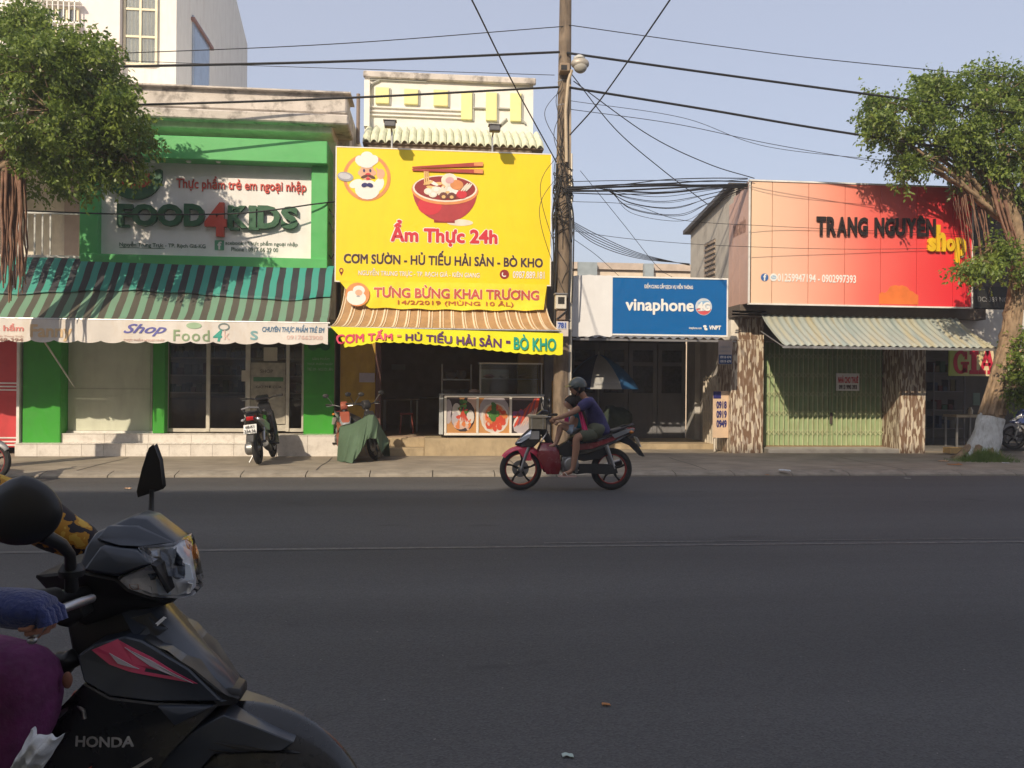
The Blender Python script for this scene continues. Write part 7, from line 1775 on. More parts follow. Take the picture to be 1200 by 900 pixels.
def head(mb, c, fwd, up, s=1.0, par=None, ears=True):
    T_ = frame(fwd, up); seg, rg = 24, 18; vs = []; fs = []
    for i in range(rg + 1):
        th = math.pi * i / rg
        for k in range(seg):
            ph = 2 * math.pi * k / seg; d = Vector((math.sin(th) * math.cos(ph), math.sin(th) * math.sin(ph), math.cos(th)))
            x, y, z = d.x * .095, d.y * .076, d.z * .118
            if z < 0: y *= 1 + z * 2.6; x *= 1 + z * (1.2 if x > 0 else 3.4)
            if d.x > .3:
                g = lambda a, b_, w_: math.exp(-(((d.y - a) / w_) ** 2 + ((d.z - b_) / w_) ** 2))
                x += .022 * math.exp(-((d.y / .13) ** 2)) * math.exp(-(((d.z + .12) / .2) ** 2)) - .010 * (g(.33, .08, .16) + g(-.33, .08, .16)) + .006 * math.exp(-((d.z - .26) / .1) ** 2) * (abs(d.y) < .6)
                x += .008 * g(0, -.48, .18) + .008 * g(0, -.82, .2)
            vs.append(T_(c, (x * s, y * s, z * s)))
    for i in range(rg):
        for k in range(seg): k2 = (k + 1) % seg; fs.append((i * seg + k, (i + 1) * seg + k, (i + 1) * seg + k2, i * seg + k2))
    mb.add(vs, fs)
    if ears:
        for sd in (-1, 1): mb.ell(T_(c, (-.008 * s, .077 * s * sd, -.012 * s)), (.02 * s, .013 * s, .032 * s), 8, 6)
    if par is not None:
        for sd in (-1, 1):
            e = MB().ell(T_(c, (.080 * s, .028 * s * sd, .010 * s)), (.013 * s,) * 3, 8, 6).build('eye', EYEW, par, smooth=80)
            MB().ell(T_(c, (.0895 * s, .030 * s * sd, .010 * s)), (.006 * s,) * 3, 8, 6).build('iris', EYEB, e, smooth=80)
            MB().tube([T_(c, (.094 * s, .014 * s * sd, .034 * s)), T_(c, (.088 * s, .045 * s * sd, .034 * s))], .004 * s, 5).build('eyebrow', HAIR, par)
        MB().tube([T_(c, (.092 * s, -.022 * s, -.058 * s)), T_(c, (.1 * s, 0, -.058 * s)), T_(c, (.092 * s, .022 * s, -.058 * s))], .0055 * s, 6).build('mouth', LIP, par, smooth=True)
def hand(mb, wrist, fwd, up, side, s=1.0, curl=1.2, spread=.02):
    """palm and five separate fingers; fwd along the palm, up = back of the hand, side = +1 thumb to the left of fwd"""
    T_ = frame(fwd, up)
    V = []
    pr = [(0, .026, .018), (.03, .034, .017), (.06, .041, .015), (.085, .040, .013)]
    seg = 12; vs = []; fs = []
    for (x, hw, ht) in pr:
        for k in range(seg): a = 2 * math.pi * k / seg; vs.append(T_(wrist, (x * s, hw * math.cos(a) * s, ht * math.sin(a) * s)))
    for i in range(len(pr) - 1):
        for k in range(seg): k2 = (k + 1) % seg; fs.append((i * seg + k, i * seg + k2, (i + 1) * seg + k2, (i + 1) * seg + k))
    fs.append(tuple(range(seg))[::-1]); fs.append(tuple((len(pr) - 1) * seg + k for k in range(seg))); mb.add(vs, fs)
    for i, (yy, L_, r) in enumerate(((.030, .070, .0085), (.010, .078, .009), (-.010, .073, .0085), (-.029, .058, .0075))):
        pts = [(.078, yy * side, 0)]; ang = 0; x, z = .08, 0; rr_ = [r]
        for k, (f_, b_) in enumerate(((.45, .35), (.30, .75), (.25, .6))):
            ang += curl * b_ * (1 + .06 * i); x += math.cos(ang) * L_ * f_; z -= math.sin(ang) * L_ * f_; pts.append((x, (yy * (1 + spread * k)) * side, z)); rr_.append(r * (1 - .1 * (k + 1)))
        mb.tube([T_(wrist, Vector(p) * s) for p in pts], [q * s for q in rr_], 8)
        mb.ell(T_(wrist, Vector(pts[-1]) * s), (r * .72 * s,) * 3, 8, 5)
    pts = [(.022, .030 * side, -.004), (.045, .050 * side, -.018), (.066, .056 * side, -.040), (.076, .045 * side, -.058)]
    mb.tube([T_(wrist, Vector(p) * s) for p in pts], [.012 * s, .0115 * s, .010 * s, .008 * s], 8); mb.ell(T_(wrist, Vector(pts[-1]) * s), (.008 * s,) * 3, 8, 5)
def V3(*a): return Vector(a)
# ---------------------------------------------------------------- the man
man = thing('person', 'man in a grey cap helmet, navy t-shirt and green shorts riding the red motorbike', 'person', (RID.translation.x + .3, RY, .8))
b_ = lambda px, py, lat=0: BL(px, py, lat)
pel, mid, che, nek = b_(702, 505), b_(700, 492), b_(693, 476), b_(685, 466)
hd_c = b_(676, 454)
sh = {s: b_(690, 471, s * .17) for s in (1, -1)}
ch = [[(pel, (.13, .15)), (mid, (.125, .14)), (che, (.13, .16)), (nek, .055), (hd_c + V3(.03, 0, -.03), .05)]]
elb = {1: b_(670, 484, .24), -1: b_(667, 486, -.20)}; wr = {1: b_(654, 490.5, .265), -1: b_(652, 490, -.265)}
for s in (1, -1): ch.append([(che, (.13, .16)), (sh[s], .062), (elb[s], .042), (wr[s], .027)])
knee = {1: b_(675, 513, .20), -1: b_(676, 513, -.20)}; ank = {1: b_(671, 551, .19), -1: b_(672, 551, -.19)}
calf = {s: knee[s].lerp(ank[s], .33) + V3(.02, 0, 0) for s in (1, -1)}
for s in (1, -1): ch.append([(pel, (.13, .15)), (b_(697, 508, s * .11), .088), (knee[s].lerp(pel, .35) + V3(0, -.03 * s, 0), .078), (knee[s], .058), (calf[s], .056), (ank[s], .034), (ank[s] + V3(-.05, 0, -.035), .034), (ank[s] + V3(-.15, 0, -.055), .028)])
V, F = skin_mesh(ch); mb = MB().add(V, F)
head(mb, hd_c, (-1, -.12, -.12), (0, 0, 1), 1.02, man)
for s in (1, -1): hand(mb, wr[s] + V3(.01, 0, .0), (-.97, 0, -.12), (-.1, 0, 1), -s, 1.0, 1.45)
mb.build('body', SKIN, man, smooth=80)
SHIRT = M('navy_shirt', (.045, .04, .13), .85, var=.2, scale=14, bump=.3, bscale=30); SHORT = M('olive_shorts', (.10, .11, .075), .9, var=.15, bump=.3, bscale=35)
cs = [[(pel + V3(.02, 0, -.09), .175), (pel + V3(.01, 0, 0), .175), (mid, .163), (che, (.142, .175)), (nek + V3(.012, 0, -.02), .085)]]
for s in (1, -1): cs.append([(che, (.142, .175)), (sh[s], .088), (sh[s].lerp(elb[s], .3), .078), (sh[s].lerp(elb[s], .66), .070)])
V, F = skin_mesh(cs); mb = MB().add(V, F)
mb.v = [tuple(Vector(v) + noise.noise_vector(Vector(v) * 9) * .012) for v in mb.v]; mb.build('shirt', SHIRT, man, smooth=80)
cs = [[(pel + V3(0, 0, .07), .168), (pel + V3(0, 0, -.02), .170)]]
for s in (1, -1): cs.append([(pel + V3(0, 0, -.02), .170), (b_(697, 508, s * .115), .108), (knee[s].lerp(pel, .35) + V3(0, -.03 * s, 0), .098), (knee[s].lerp(pel, .12) + V3(0, -.01 * s, .01), .085)])
V, F = skin_mesh(cs); mb = MB().add(V, F)
for s in (1, -1): mb.ell(pel.lerp(b_(697, 508, s * .115), .6) + V3(.0, 0, .035), (.135, .125, .13), 16, 10)
mb.v = [tuple(Vector(v) + noise.noise_vector(Vector(v) * 8) * .014) for v in mb.v]; mb.build('shorts', SHORT, man, smooth=80)
# helmet with peak, strap, hair
HL = M('helmet_grey', (.075, .09, .082), .35, coat=.3)
T_ = frame((-1, -.12, -.10), (0, 0, 1)); hc = hd_c + V3(.012, 0, .022)
def dome(c, r3, lim, T_, seg=24, rg=10):
    vs = []; fs = []
    for i in range(rg + 1):
        th = lim * i / rg
        for k in range(seg): ph = 2 * math.pi * k / seg; vs.append(T_(c, (math.sin(th) * math.cos(ph) * r3[0], math.sin(th) * math.sin(ph) * r3[1], math.cos(th) * r3[2])))
    for i in range(rg):
        for k in range(seg): k2 = (k + 1) % seg; fs.append((i * seg + k, (i + 1) * seg + k, (i + 1) * seg + k2, i * seg + k2))
    return vs, fs
v, f = dome(hc, (.132, .112, .128), R(98), T_); hm = MB().add(v, f)
v2, f2 = dome(hc, (.124, .104, .118), R(98), T_); hm.add(v2, [x[::-1] for x in f2]); n0 = 10 * 24; hm.add([], [])
hm.f += [[n0 + k, n0 + (k + 1) % 24, len(v) + n0 + (k + 1) % 24, len(v) + n0 + k] for k in range(24)]; hm.m += [0] * 24
hmo = hm.build('helmet', HL, man, smooth=60)
pk = MB().sheet(lambda u, v: T_(hc, ((.118 + .075 * v) * math.cos((u - .5) * 1.7) + .0, .11 * math.sin((u - .5) * 1.9), .0 - .012 * v + .02)), 12, 4, (0, 0, -.006)); pk.build('peak', HL, hmo, smooth=60)
for s in (1, -1): MB().tube([T_(hc, (.02, s * .108, -.0)), T_(hc, (.03, s * .092, -.07)), T_(hc, (.05, 0, -.145))], .006, 5).build('chin_strap', MATB, hmo)
v, f = dome(hd_c + V3(.016, 0, .0), (.102, .087, .11), R(128), frame((-1, -.12, .75), (0, 0, 1))); MB().add(v, f).build('hair', HAIR, man, smooth=80)
SAN = M('sandal_pink', (.55, .36, .32), .6); SANS = M('sandal_strap', (.7, .66, .6), .5)
for s in (1, -1):
    a = ank[s] + V3(-.055, 0, -.075)
    MB().prism([a + V3(.105 * math.cos(t) * (1 if math.cos(t) > 0 else 1.35), .042 * math.sin(t), 0) for t in [2 * math.pi * k / 16 for k in range(16)]], (0, 0, -.018)).build('sandal', SAN, man, bevel=.004)
    MB().tube([a + V3(-.02, -.045, .0), a + V3(-.06, -.02, .045), a + V3(-.10, 0, .01), a + V3(-.06, .02, .045), a + V3(-.02, .045, 0)], .006, 6).build('sandal_strap', SANS, man, smooth=True)
# ---------------------------------------------------------------- the child in front of him
kid = thing('person', 'small child in a teal top and pink sash sitting in front of the man', 'person', (RID.translation.x + .1, RY, .8))
kp, kc, kn, kh = b_(675, 505), b_(673, 489), b_(670, 480), b_(667.5, 471.5)
ks_ = {s: b_(673, 484, s * .11) for s in (1, -1)}; ke = {1: b_(668, 497, .15), -1: b_(664, 496, -.13)}; kw = {1: b_(656.5, 494, .14), -1: b_(655, 493, -.14)}
kk = {1: b_(656, 499, .10), -1: b_(657, 499, -.10)}; ka = {1: b_(651, 520, .10), -1: b_(652, 520, -.10)}
ch = [[(kp, (.09, .11)), (kp.lerp(kc, .5), (.085, .1)), (kc, (.085, .105)), (kn, .036), (kh + V3(.015, 0, -.02), .036)]]
for s in (1, -1):
    ch.append([(kc, (.085, .105)), (ks_[s], .042), (ke[s], .029), (kw[s], .021)])
    ch.append([(kp, (.09, .11)), (kp.lerp(kk[s], .35) + V3(0, -.03 * s, 0), .062), (kk[s], .045), (kk[s].lerp(ka[s], .35) + V3(.012, 0, 0), .041), (ka[s], .026), (ka[s] + V3(-.035, 0, -.025), .025), (ka[s] + V3(-.10, 0, -.035), .02)])
V, F = skin_mesh(ch); mb = MB().add(V, F); head(mb, kh, (-1, -.2, -.05), (0, 0, 1), .84, kid)
for s in (1, -1): hand(mb, kw[s], (-.95, 0, -.3), (-.3, 0, 1), -s, .68, 1.3)
mb.build('body', SKINC, kid, smooth=80)
v, f = dome(kh + V3(.012, 0, .008), (.092, .078, .098), R(118), frame((-1, -.2, .9), (0, 0, 1))); hr = MB().add(v, f); hr.ell(kh + V3(.09, 0, -.02), (.035, .035, .06), 10, 8); hr.build('hair', HAIR, kid, smooth=80)
TEALC = M('teal_top', (.015, .24, .32), .8, var=.15, bump=.2, bscale=30)
cs = [[(kp + V3(0, 0, .02), (.102, .118)), (kp.lerp(kc, .5), (.1, .115)), (kc, (.098, .118)), (kn + V3(0, 0, -.02), .055)]]
for s in (1, -1): cs.append([(kc, (.098, .118)), (ks_[s], .054), (ks_[s].lerp(ke[s], .5), .047)])
V, F = skin_mesh(cs); mb = MB().add(V, F); mb.v = [tuple(Vector(v) + noise.noise_vector(Vector(v) * 12) * .008) for v in mb.v]; mb.build('top', TEALC, kid, smooth=80)
cs = [[(kp + V3(0, 0, .03), (.1, .118)), (kp, (.102, .12))]]
for s in (1, -1): cs.append([(kp, (.102, .12)), (kp.lerp(kk[s], .35) + V3(0, -.03 * s, 0), .074), (kp.lerp(kk[s], .72), .062)])
V, F = skin_mesh(cs); MB().add(V, F).build('shorts', M('pale_blue_shorts', (.42, .52, .66), .85, var=.2, scale=20), kid, smooth=80)
# pink sash tying the child to the man
PK_ = M('pink_cloth', (.68, .05, .20), .8, var=.15, bump=.3, bscale=20)
sa = thing('sash', 'bright pink cloth sash hanging between the child and the man', 'cloth', tuple(b_(684, 500, .15)))
MB().sheet(lambda u, v: b_(676 + 4 * u + 6.5 * v + 3 * u * v, 474 + 30 * v + 2.0 * u, .185 + .01 * math.sin(u * 12 + v * 3)), 14, 14, (0, .008, 0)).build('cloth', PK_, sa, smooth=80)
MB().sheet(lambda u, v: b_(661.5 + 5 * u, 487 + 8 * v, .155), 6, 6, (0, .008, 0)).build('front_tie', PK_, sa, smooth=80)
# things carried on the front: box on the basket rack
bxw = thing('carried_box', 'pale cardboard box tied before the handlebar of the red motorbike', 'box', tuple(b_(631, 510)))
CB = M('cardboard_pale', (.50, .42, .28), .8, var=.15, dirt=(.3, .22, .13), damt=.4, dscale=(6, 6, 6))
def fb(a, c, d_, e_, l0, l1, nm, mat):
    p0 = b_(a, e_, l1); p1 = b_(c, d_, l1); y0 = b_(a, e_, l1).y; y1 = b_(a, e_, l0).y
    return MB().box(p0.x, p1.x, y0, y1, p0.z, p1.z).build(nm, mat, bxw, bevel=.006)
fb(622, 640, 490, 503, -.13, .13, 'body', CB); fb(621, 642, 486.5, 489.8, -.145, .145, 'lid', M('cardboard_lid', (.60, .50, .34), .8))
for x in (623, 636): fb(x, x + 1, 486.2, 503.2, -.148, .148, 'tape', M('tape_pale', (.62, .58, .48), .4))
fb(620, 632, 505.2, 515, -.10, .10, 'wrapped_goods', M('bag_white_dull', (.50, .47, .44), .5))
MB().tube([b_(622, 515, .05), b_(634, 518, .05), b_(642, 505, .05)], .012, 6).build('rack_bar', CHR, bxw, smooth=True)

# ================================================================== FOREGROUND MOTORBIKE AND RIDER (nose to the right, close to the camera)
FC = 1.9
DKB = M('dark_blue_black_paint', (.026, .034, .050), .38, coat=.25, var=.04); SAT = M('satin_black', (.012, .012, .013), .42); GLB = M('gloss_black_near', (.009, .010, .013), .25, coat=.35, var=.02)
fm = thing('foreground_motorbike', 'large black motorbike with pink arrow decal cropped by the bottom left corner', 'motorbike', (P(200, 800, FC).x, FC, 0))
def fsh(name, pts, mat, bevel=.006, par=fm, sm=True, cy=FC):
    mb = MB(); q = []
    for (px, py, h) in pts: p = P(px, py, cy - h); q.append((p.x, p.z, h))
    shellmb(mb, q); mb.v = [(a, b2_ + cy, c) for a, b2_, c in mb.v]
    return mb.build(name, mat, par, bevel=bevel, smooth=(30 if sm else False))
fsh('handlebar_cowl', [(92, 668, .13), (100, 641, .115), (112, 624, .09), (153, 606, .055), (172, 608, .045), (206, 634, .045), (205, 641, .06), (166, 641, .10), (178, 661, .125), (136, 676, .138)], DKB, .004)
fsh('cowl_ridge', [(112, 632, .105), (126, 616, .088), (160, 617, .075), (204, 636, .052), (165, 641, .104), (140, 640, .118)], DKB, .003)
fsh('cowl_fin', [(98, 668, .14), (118, 640, .127), (160, 645, .118), (176, 661, .131), (136, 674, .143)], DKB, .003)
hl = fsh('headlight', [(162, 643, .094), (205, 640, .049), (219, 655, .022), (226, 680, .014), (223, 694, .022), (208, 698, .047), (180, 696, .082), (152, 687, .112), (141, 678, .122), (178, 663, .112)], M('reflector_silver', (.80, .84, .92), .35, metal=.1, var=.3, scale=26, bump=.5, bscale=18), .002)
mb = MB(); pts = [(160, 641, .108), (206, 637.5, .06), (222, 654, .033), (231, 680, .022), (228, 697.5, .032), (210, 702, .06), (178, 700, .098), (150, 690.5, .128), (136, 677.5, .14), (178, 661.5, .128)]
q = []
for (px, py, h) in pts: p = P(px, py, FC - h - .004); q.append((p.x, p.z, h + .004))
shellmb(mb, q); mb.v = [(a, b2_ + FC, c) for a, b2_, c in mb.v]; mb.build('lens', Mglass('headlight_glass', (.98, .98, .99), .07), hl, bevel=.003, smooth=30)
c0_ = P(205, 668, FC - .040); MB().ell(c0_, (.026, .014, .022), 16, 10).build('reflector', M('reflector_dark', (.16, .19, .24), .25, metal=.5), hl, smooth=80)
FACETS = [1]
fsh('lens_divider', [(176, 661, .131), (183, 664, .125), (200, 692, .08), (196, 696, .082)], SAT, .001, hl)
c0 = P(214, 645, FC + .05); MB().ell((c0.x, FC + .03, c0.z - .01), (.028, .05, .045), 16, 10).build('far_indicator', AMB, fm, smooth=80)
fsh('under_cowl', [(38, 675, .11), (92, 669.5, .128), (136, 678.5, .136), (151, 692, .122), (180, 702, .092), (206, 705, .05), (182, 713, .06), (150, 716, .08), (96, 735, .10), (76, 716, .11)], SAT)
fsh('steering_cover', [(74, 712, .06), (166, 713, .06), (170, 745, .08), (150, 752, .09), (86, 776, .08)], SAT)
FPN = fsh('front_panel', [(140, 716, .075), (165, 711.5, .06), (182, 712, .045), (240, 772, .028), (279, 811, .028), (277, 821, .04), (258, 824, .075), (226, 787, .10), (196, 763, .11), (158, 750, .115)], DKB, .003)
SSH = fsh('side_shield', [(90, 769, .150), (110, 756, .148), (146, 746, .132), (166, 751, .124), (222, 785, .104), (260, 822, .074), (180, 822.5, .136), (128, 816, .162), (98, 799, .168)], DKB, .003)
fsh('side_shield_gap', [(166, 748, .118), (226, 784, .10), (268, 818, .062), (280, 818, .045), (277, 826, .045), (255, 829, .075), (220, 789, .1)], SAT, .003)
fsh('nose_clip', [(262, 806, .045), (282, 808, .03), (283, 820, .03), (268, 828, .045), (258, 822, .06)], SAT, .003)
LSH = fsh('lower_shield', [(62, 838, .135), (98, 801, .164), (128, 818, .166), (182, 824.5, .138), (256, 827, .078), (236, 848, .095), (200, 884, .125), (170, 925, .145), (10, 925, .15), (28, 885, .14)], GLB, .004)
fsh('shield_facet', [(184, 828, .143), (250, 828, .088), (204, 851, .13)], DKB, .002)
def dec(name, pts, mat, h0=.162, sl=.00062, x0=110, th=.002, par=fm, on=None, off=.002, tilt=0):
    if on is not None:
        h = h0; n = len(pts); W_ = [P(px, py, FC - h + .02) for px, py in pts]
        c_ = sum(W_, Vector()) / n; ring = []
        for i in range(n):
            for k in range(4): ring.append(W_[i].lerp(W_[(i + 1) % n], k / 4))
        D_ = drape([(v, off) for v in ring] + [(c_, off)], on, .0); n2 = len(ring)
        zt_ = max(v[2] for v in D_); D_ = [(a, b_ - (zt_ - c) * tilt, c) for a, b_, c in D_]
        B_ = [(a, b_ + .004, c) for a, b_, c in D_]
        MB().add(D_ + B_, [(i, (i + 1) % n2, n2) for i in range(n2)] + [((i + 1) % n2 + n2 + 1, i + n2 + 1, 2 * n2 + 1) for i in range(n2)] + [(i, (i + 1) % n2, (i + 1) % n2 + n2 + 1, i + n2 + 1) for i in range(n2)]).build(name, mat, par); return
    f_, b2_ = [], []
    for (px, py) in pts: h = h0 - (px - x0) * sl; f_.append(P(px, py, FC - h)); b2_.append(P(px, py, FC - h) + Vector((0, .004, 0)))
    n = len(pts); MB().add(f_ + b2_, [list(range(n)), list(range(2 * n - 1, n - 1, -1))] + [(i, (i + 1) % n, (i + 1) % n + n, i + n) for i in range(n)]).build(name, mat, par)
WHF = M('sky_reflection_white', (.95, .97, 1.0), .3); BLF = M('sky_reflection_blue', (.66, .76, .92), .3); DKF = M('facet_dark', (.10, .12, .16), .2, metal=.4)  # pale lens patches coloured as reflected sky; the amber one is the indicator
for (pts_, mt_) in (([(165, 645), (186, 643), (190, 664), (178, 659)], BLF), ([(189, 643), (204, 643), (215, 655), (213, 680), (197, 672)], DKF), ([(204, 684), (214, 681), (226, 684), (224, 694), (208, 697)], WHF), ([(186, 676), (198, 680), (201, 696), (190, 694)], BLF), ([(144, 680), (158, 676), (163, 688), (154, 687)], WHF), ([(159, 677), (170, 679), (172, 690), (164, 689)], M('amber_soft', (.45, .16, .06), .3)), ([(172, 680), (182, 684), (184, 694), (174, 692)], WHF), ([(180, 668), (188, 668), (186, 676), (182, 676)], DKF), ([(217, 660), (223, 662), (228, 678), (219, 679)], BLF)):
    dec('reflection_facet', pts_, mt_, .08, par=hl, on=hl, off=.0015, tilt=.25)
dec('arrow_decal', [(112, 758), (139, 748), (178, 772), (226, 808), (172, 790), (150, 782), (132, 775)], M('decal_pink_red', (.62, .05, .14), .3, coat=.5), .15, on=SSH, off=.002)
dec('panel_badge_field', [(152, 722), (178, 717), (198, 736), (188, 741), (166, 737)], SAT, .07, on=FPN)
dec('arrow_decal_highlight', [(132, 762), (142, 774), (165, 782), (155, 776)], M('decal_silver', (.45, .40, .44), .3), .15, on=SSH, off=.004)
dec('arrow_decal_highlight', [(148, 757), (178, 775), (222, 807), (176, 780)], M('decal_silver'), .15, on=SSH, off=.004)
dec('shield_line', [(140, 905), (178, 886), (180, 888), (146, 907)], CHR, .15, on=LSH)
dec('shield_red_line', [(95, 903), (112, 893), (110, 897), (100, 905)], LR, .15, on=LSH)
mb = MB(); h = .166; c0, c1 = P(83, 866, FC - h), P(158, 868, FC - h + .03); zz0, zz1 = P(120, 879, FC - h).z, P(120, 866.5, FC - h).z
fit_text(mb, 'HONDA', 0, 1, 0, 1, 0, .003, .035)
mb.v = [(c0.x + (c1.x - c0.x) * v[0], FC - h - .005 + .02 * v[0] + v[1], zz0 + (zz1 - zz0) * v[2] - .006 * v[0]) for v in mb.v]; mb.v = drape([(v, max(0, -(v[1] - (FC - h - .005)) * .0)) for v in mb.v], LSH, .002); mb.build('lettering', M('badge_metal', (.75, .75, .76), .35, metal=.2), fm)
mb = MB(); fit_text(mb, 'HONDA', 0, 1, 0, 1, 0, .003, .07); a0 = P(184, 734, FC - .082); a1 = P(199, 721, FC - .06); 
dv = a1 - a0; mb.v = [tuple(a0 + dv * v[0] + Vector((-.45 * dv.z, 0, .45 * abs(dv.x))) * v[2] * .6 + Vector((0, -.016 + v[1], 0))) for v in mb.v]; mb.v = drape([(v, 0) for v in mb.v], FPN, .004); mb.build('lettering', M('badge_metal'), fm)
# front fender and wheel
wc = P(277, 1045, FC); WR = .30
fo = wheel(fm, 0, WR, .08, RIMB); 
for o_ in [fo]: o_.location = (wc.x - fm.location.x, FC - fm.location.y, 0)
fcx, fcz, FR_ = P(266, 1016, FC).x, P(266, 1016, FC).z, .335
def ffen(u, v):
    a = 8 + 122 * u; vv = 2 * v - 1; q = FR_ + .035 * math.sin(math.pi * u) * (1 - abs(vv)) - .075 * abs(vv) ** 2.2 + .02 * u; yy = vv * (.04 + .06 * math.sin(math.pi * min(1, .12 + u * .75)))
    return (fcx + q * math.cos(R(a)), FC + yy, fcz + q * math.sin(R(a)))
MB().sheet(ffen, 36, 14, (0, 0, -.004)).build('front_fender', GLB, fm, smooth=80)
fsh('fender_side', [(175, 905, .10), (190, 880, .105), (235, 852, .098), (262, 838, .08), (300, 852, .082), (345, 870, .078), (330, 880, .09), (250, 884, .10), (215, 925, .11)], DKB, .004)
FSO = [c for c in kids(fm) if c.name.startswith('fender_side')][0]
dec('fender_slot', [(255, 863), (290, 868), (352, 882), (340, 882), (285, 873)], SAT, .09, on=FSO)
dec('fender_slot', [(248, 870), (285, 876), (300, 880), (262, 874)], SAT, .09, on=FSO)
for s in (-1, 1): MB().tube([(wc.x, FC + s * .075, WR), P(215, 880, FC - s * -.07) if False else (P(210, 880, FC).x, FC + s * .07, P(210, 880, FC).z)], .02, 10).build('fork', CHR, fm, smooth=True)
# handlebar, lever, grip, mirrors
gy = 1.56
MB().tube([P(118, 690, FC - .05), P(80, 697, 1.72), P(36, 704, 1.56)], .012, 10).build('handlebar', SAT, fm, smooth=True)
MB().tube([P(64, 699, 1.66), P(34, 704, 1.55)], .018, 12).build('grip', TYRE, fm, smooth=True)
MB().tube([P(118, 690, FC + .05), (P(105, 650, 2.1).x, 2.12, P(105, 650, 2.1).z), (P(100, 648, 2.3).x, 2.34, P(100, 648, 2.3).z)], .014, 10).build('handlebar', SAT, fm, smooth=True)
lv = MB().tube([P(108, 701, 1.66), P(90, 707, 1.60), P(72, 714, 1.555), P(60, 723, 1.53), P(48, 737, 1.51), P(38, 749, 1.50)], [.008, .009, .008, .007, .006, .005], 10); lv.ell(P(38, 750, 1.50), (.009, .009, .0075), 10, 8); lv.build('brake_lever', CHR, fm, smooth=80)
fsh('switch_housing', [(62, 712, .17), (92, 706, .165), (100, 722, .15), (80, 736, .15), (66, 733, .16)], SAT, .003)
MB().tube([P(84, 690, 1.66), P(83, 668, 1.64), P(82, 650, 1.62), P(72, 638, 1.60), P(52, 628, 1.58)], [.013, .011, .010, .012, .014], 12).build('mirror_stem', SAT, fm, smooth=True)
MB().lathe(P(84, 668, 1.65) - V3(0, 0, .012), (0, 0, 1), [(0, 0), (.022, 0), (.024, .012), (.016, .026), (0, .026)], 16).build('mirror_base', SAT, fm, smooth=True)
mc = P(26, 598, 1.57)
def mirfn(d): return 1 - .10 * max(0, d.z) * abs(d.x) + .10 * (1 if d.x < 0 else -.3) * d.x * d.z
MB().ell(mc, (.070, .035, .064), 28, 18, fn=mirfn).build('mirror_shell', SAT, fm, smooth=80)
MB().ell(mc + V3(-.012, .018, 0), (.060, .022, .055), 24, 12).build('mirror_glass', MIRR, fm, smooth=80)
mp_ = [P(179, 523.5, 2.2), P(185, 540, 2.2), P(188.5, 570, 2.2), P(186, 573, 2.2), P(163, 580.5, 2.2), P(162, 576, 2.2), P(168, 550, 2.2), P(176, 526, 2.2)]
fmr = MB().prism([p for p in mp_], (0, .028, 0)).build('mirror_shell', SAT, fm, bevel=.009, smooth=60)
MB().sheet(lambda u, v: P(165 + 10.5 * v - .8, 572 - 42 * v, 2.2) + V3(-.004, .002 + .024 * u, 0), 2, 2, (-.003, 0, 0)).build('mirror_glass', MIRR, fmr)
MB().tube([P(178, 574, 2.2), P(177.5, 590, 2.2), P(176, 612, 2.17)], [.006, .007, .010], 10).build('mirror_stem', SAT, fm, smooth=True)
# key area: switch, hook, pouch, chromed bar and carrier tube
MB().ell(P(78, 775, 1.80), (.030, .03, .022), 14, 10, fn=lambda d: 1 + .15 * math.sin(d.x * 7)).build('key_switch', SAT, fm, smooth=80)
MB().torus(P(61, 806, 1.70), (0.2, 1, 0), .012, .0028, 18, 6).build('key_ring', CHR, fm, smooth=80)
MB().ell(P(79, 797, 1.70), (.010, .008, .017), 12, 8).build('key_pouch', M('pouch_brown', (.20, .08, .05), .7), fm, smooth=80)
MB().tube([P(58, 850, 1.78), P(74, 834, 1.76), P(88, 822, 1.76), P(98, 833, 1.75), P(99, 842, 1.75)], .005, 8).build('carrier_hook', CHR, fm, smooth=True)
MB().tube([P(97, 838, 1.82), P(60, 880, 1.82), P(10, 935, 1.82)], .028, 14).build('frame_tube', M('tube_grey_green', (.16, .18, .17), .4, coat=.3), fm, smooth=True)
MB().tube([P(92, 812, 1.85), P(70, 850, 1.85), P(52, 878, 1.85)], .010, 8).build('cable_sheath', LR, fm, smooth=True)
# rest of the machine, left of the frame
rx = P(277, 1045, FC).x - 1.26
fsh('seat', [(-430, 840, .12), (-300, 850, .14), (-150, 850, .14), (-60, 862, .11), (-60, 880, .11), (-300, 890, .14), (-440, 865, .12)], SEATM, .01)
fsh('side_panel', [(-470, 850, .08), (-430, 866, .12), (-60, 882, .12), (-20, 900, .10), (10, 935, .14), (-60, 1010, .13), (-250, 960, .14), (-400, 900, .12)], GLB, .006)
wr2 = wheel(fm, 0, WR, .085, RIMB); wr2.location = (rx - fm.location.x, 0, 0)
MB().box(rx + .35, rx + .75, FC - .1, FC + .1, .25, .48).build('engine', ENG, fm, bevel=.02)
MB().tube([(rx, FC - .1, WR), (rx + .5, FC - .1, .33)], .025, 8).build('swingarm', SAT, fm); MB().tube([(rx + .7, FC - .13, .25), (rx + .2, FC - .17, .28), (rx - .25, FC - .17, .38)], [.02, .04, .045], 12).build('exhaust', SAT, fm, smooth=True)
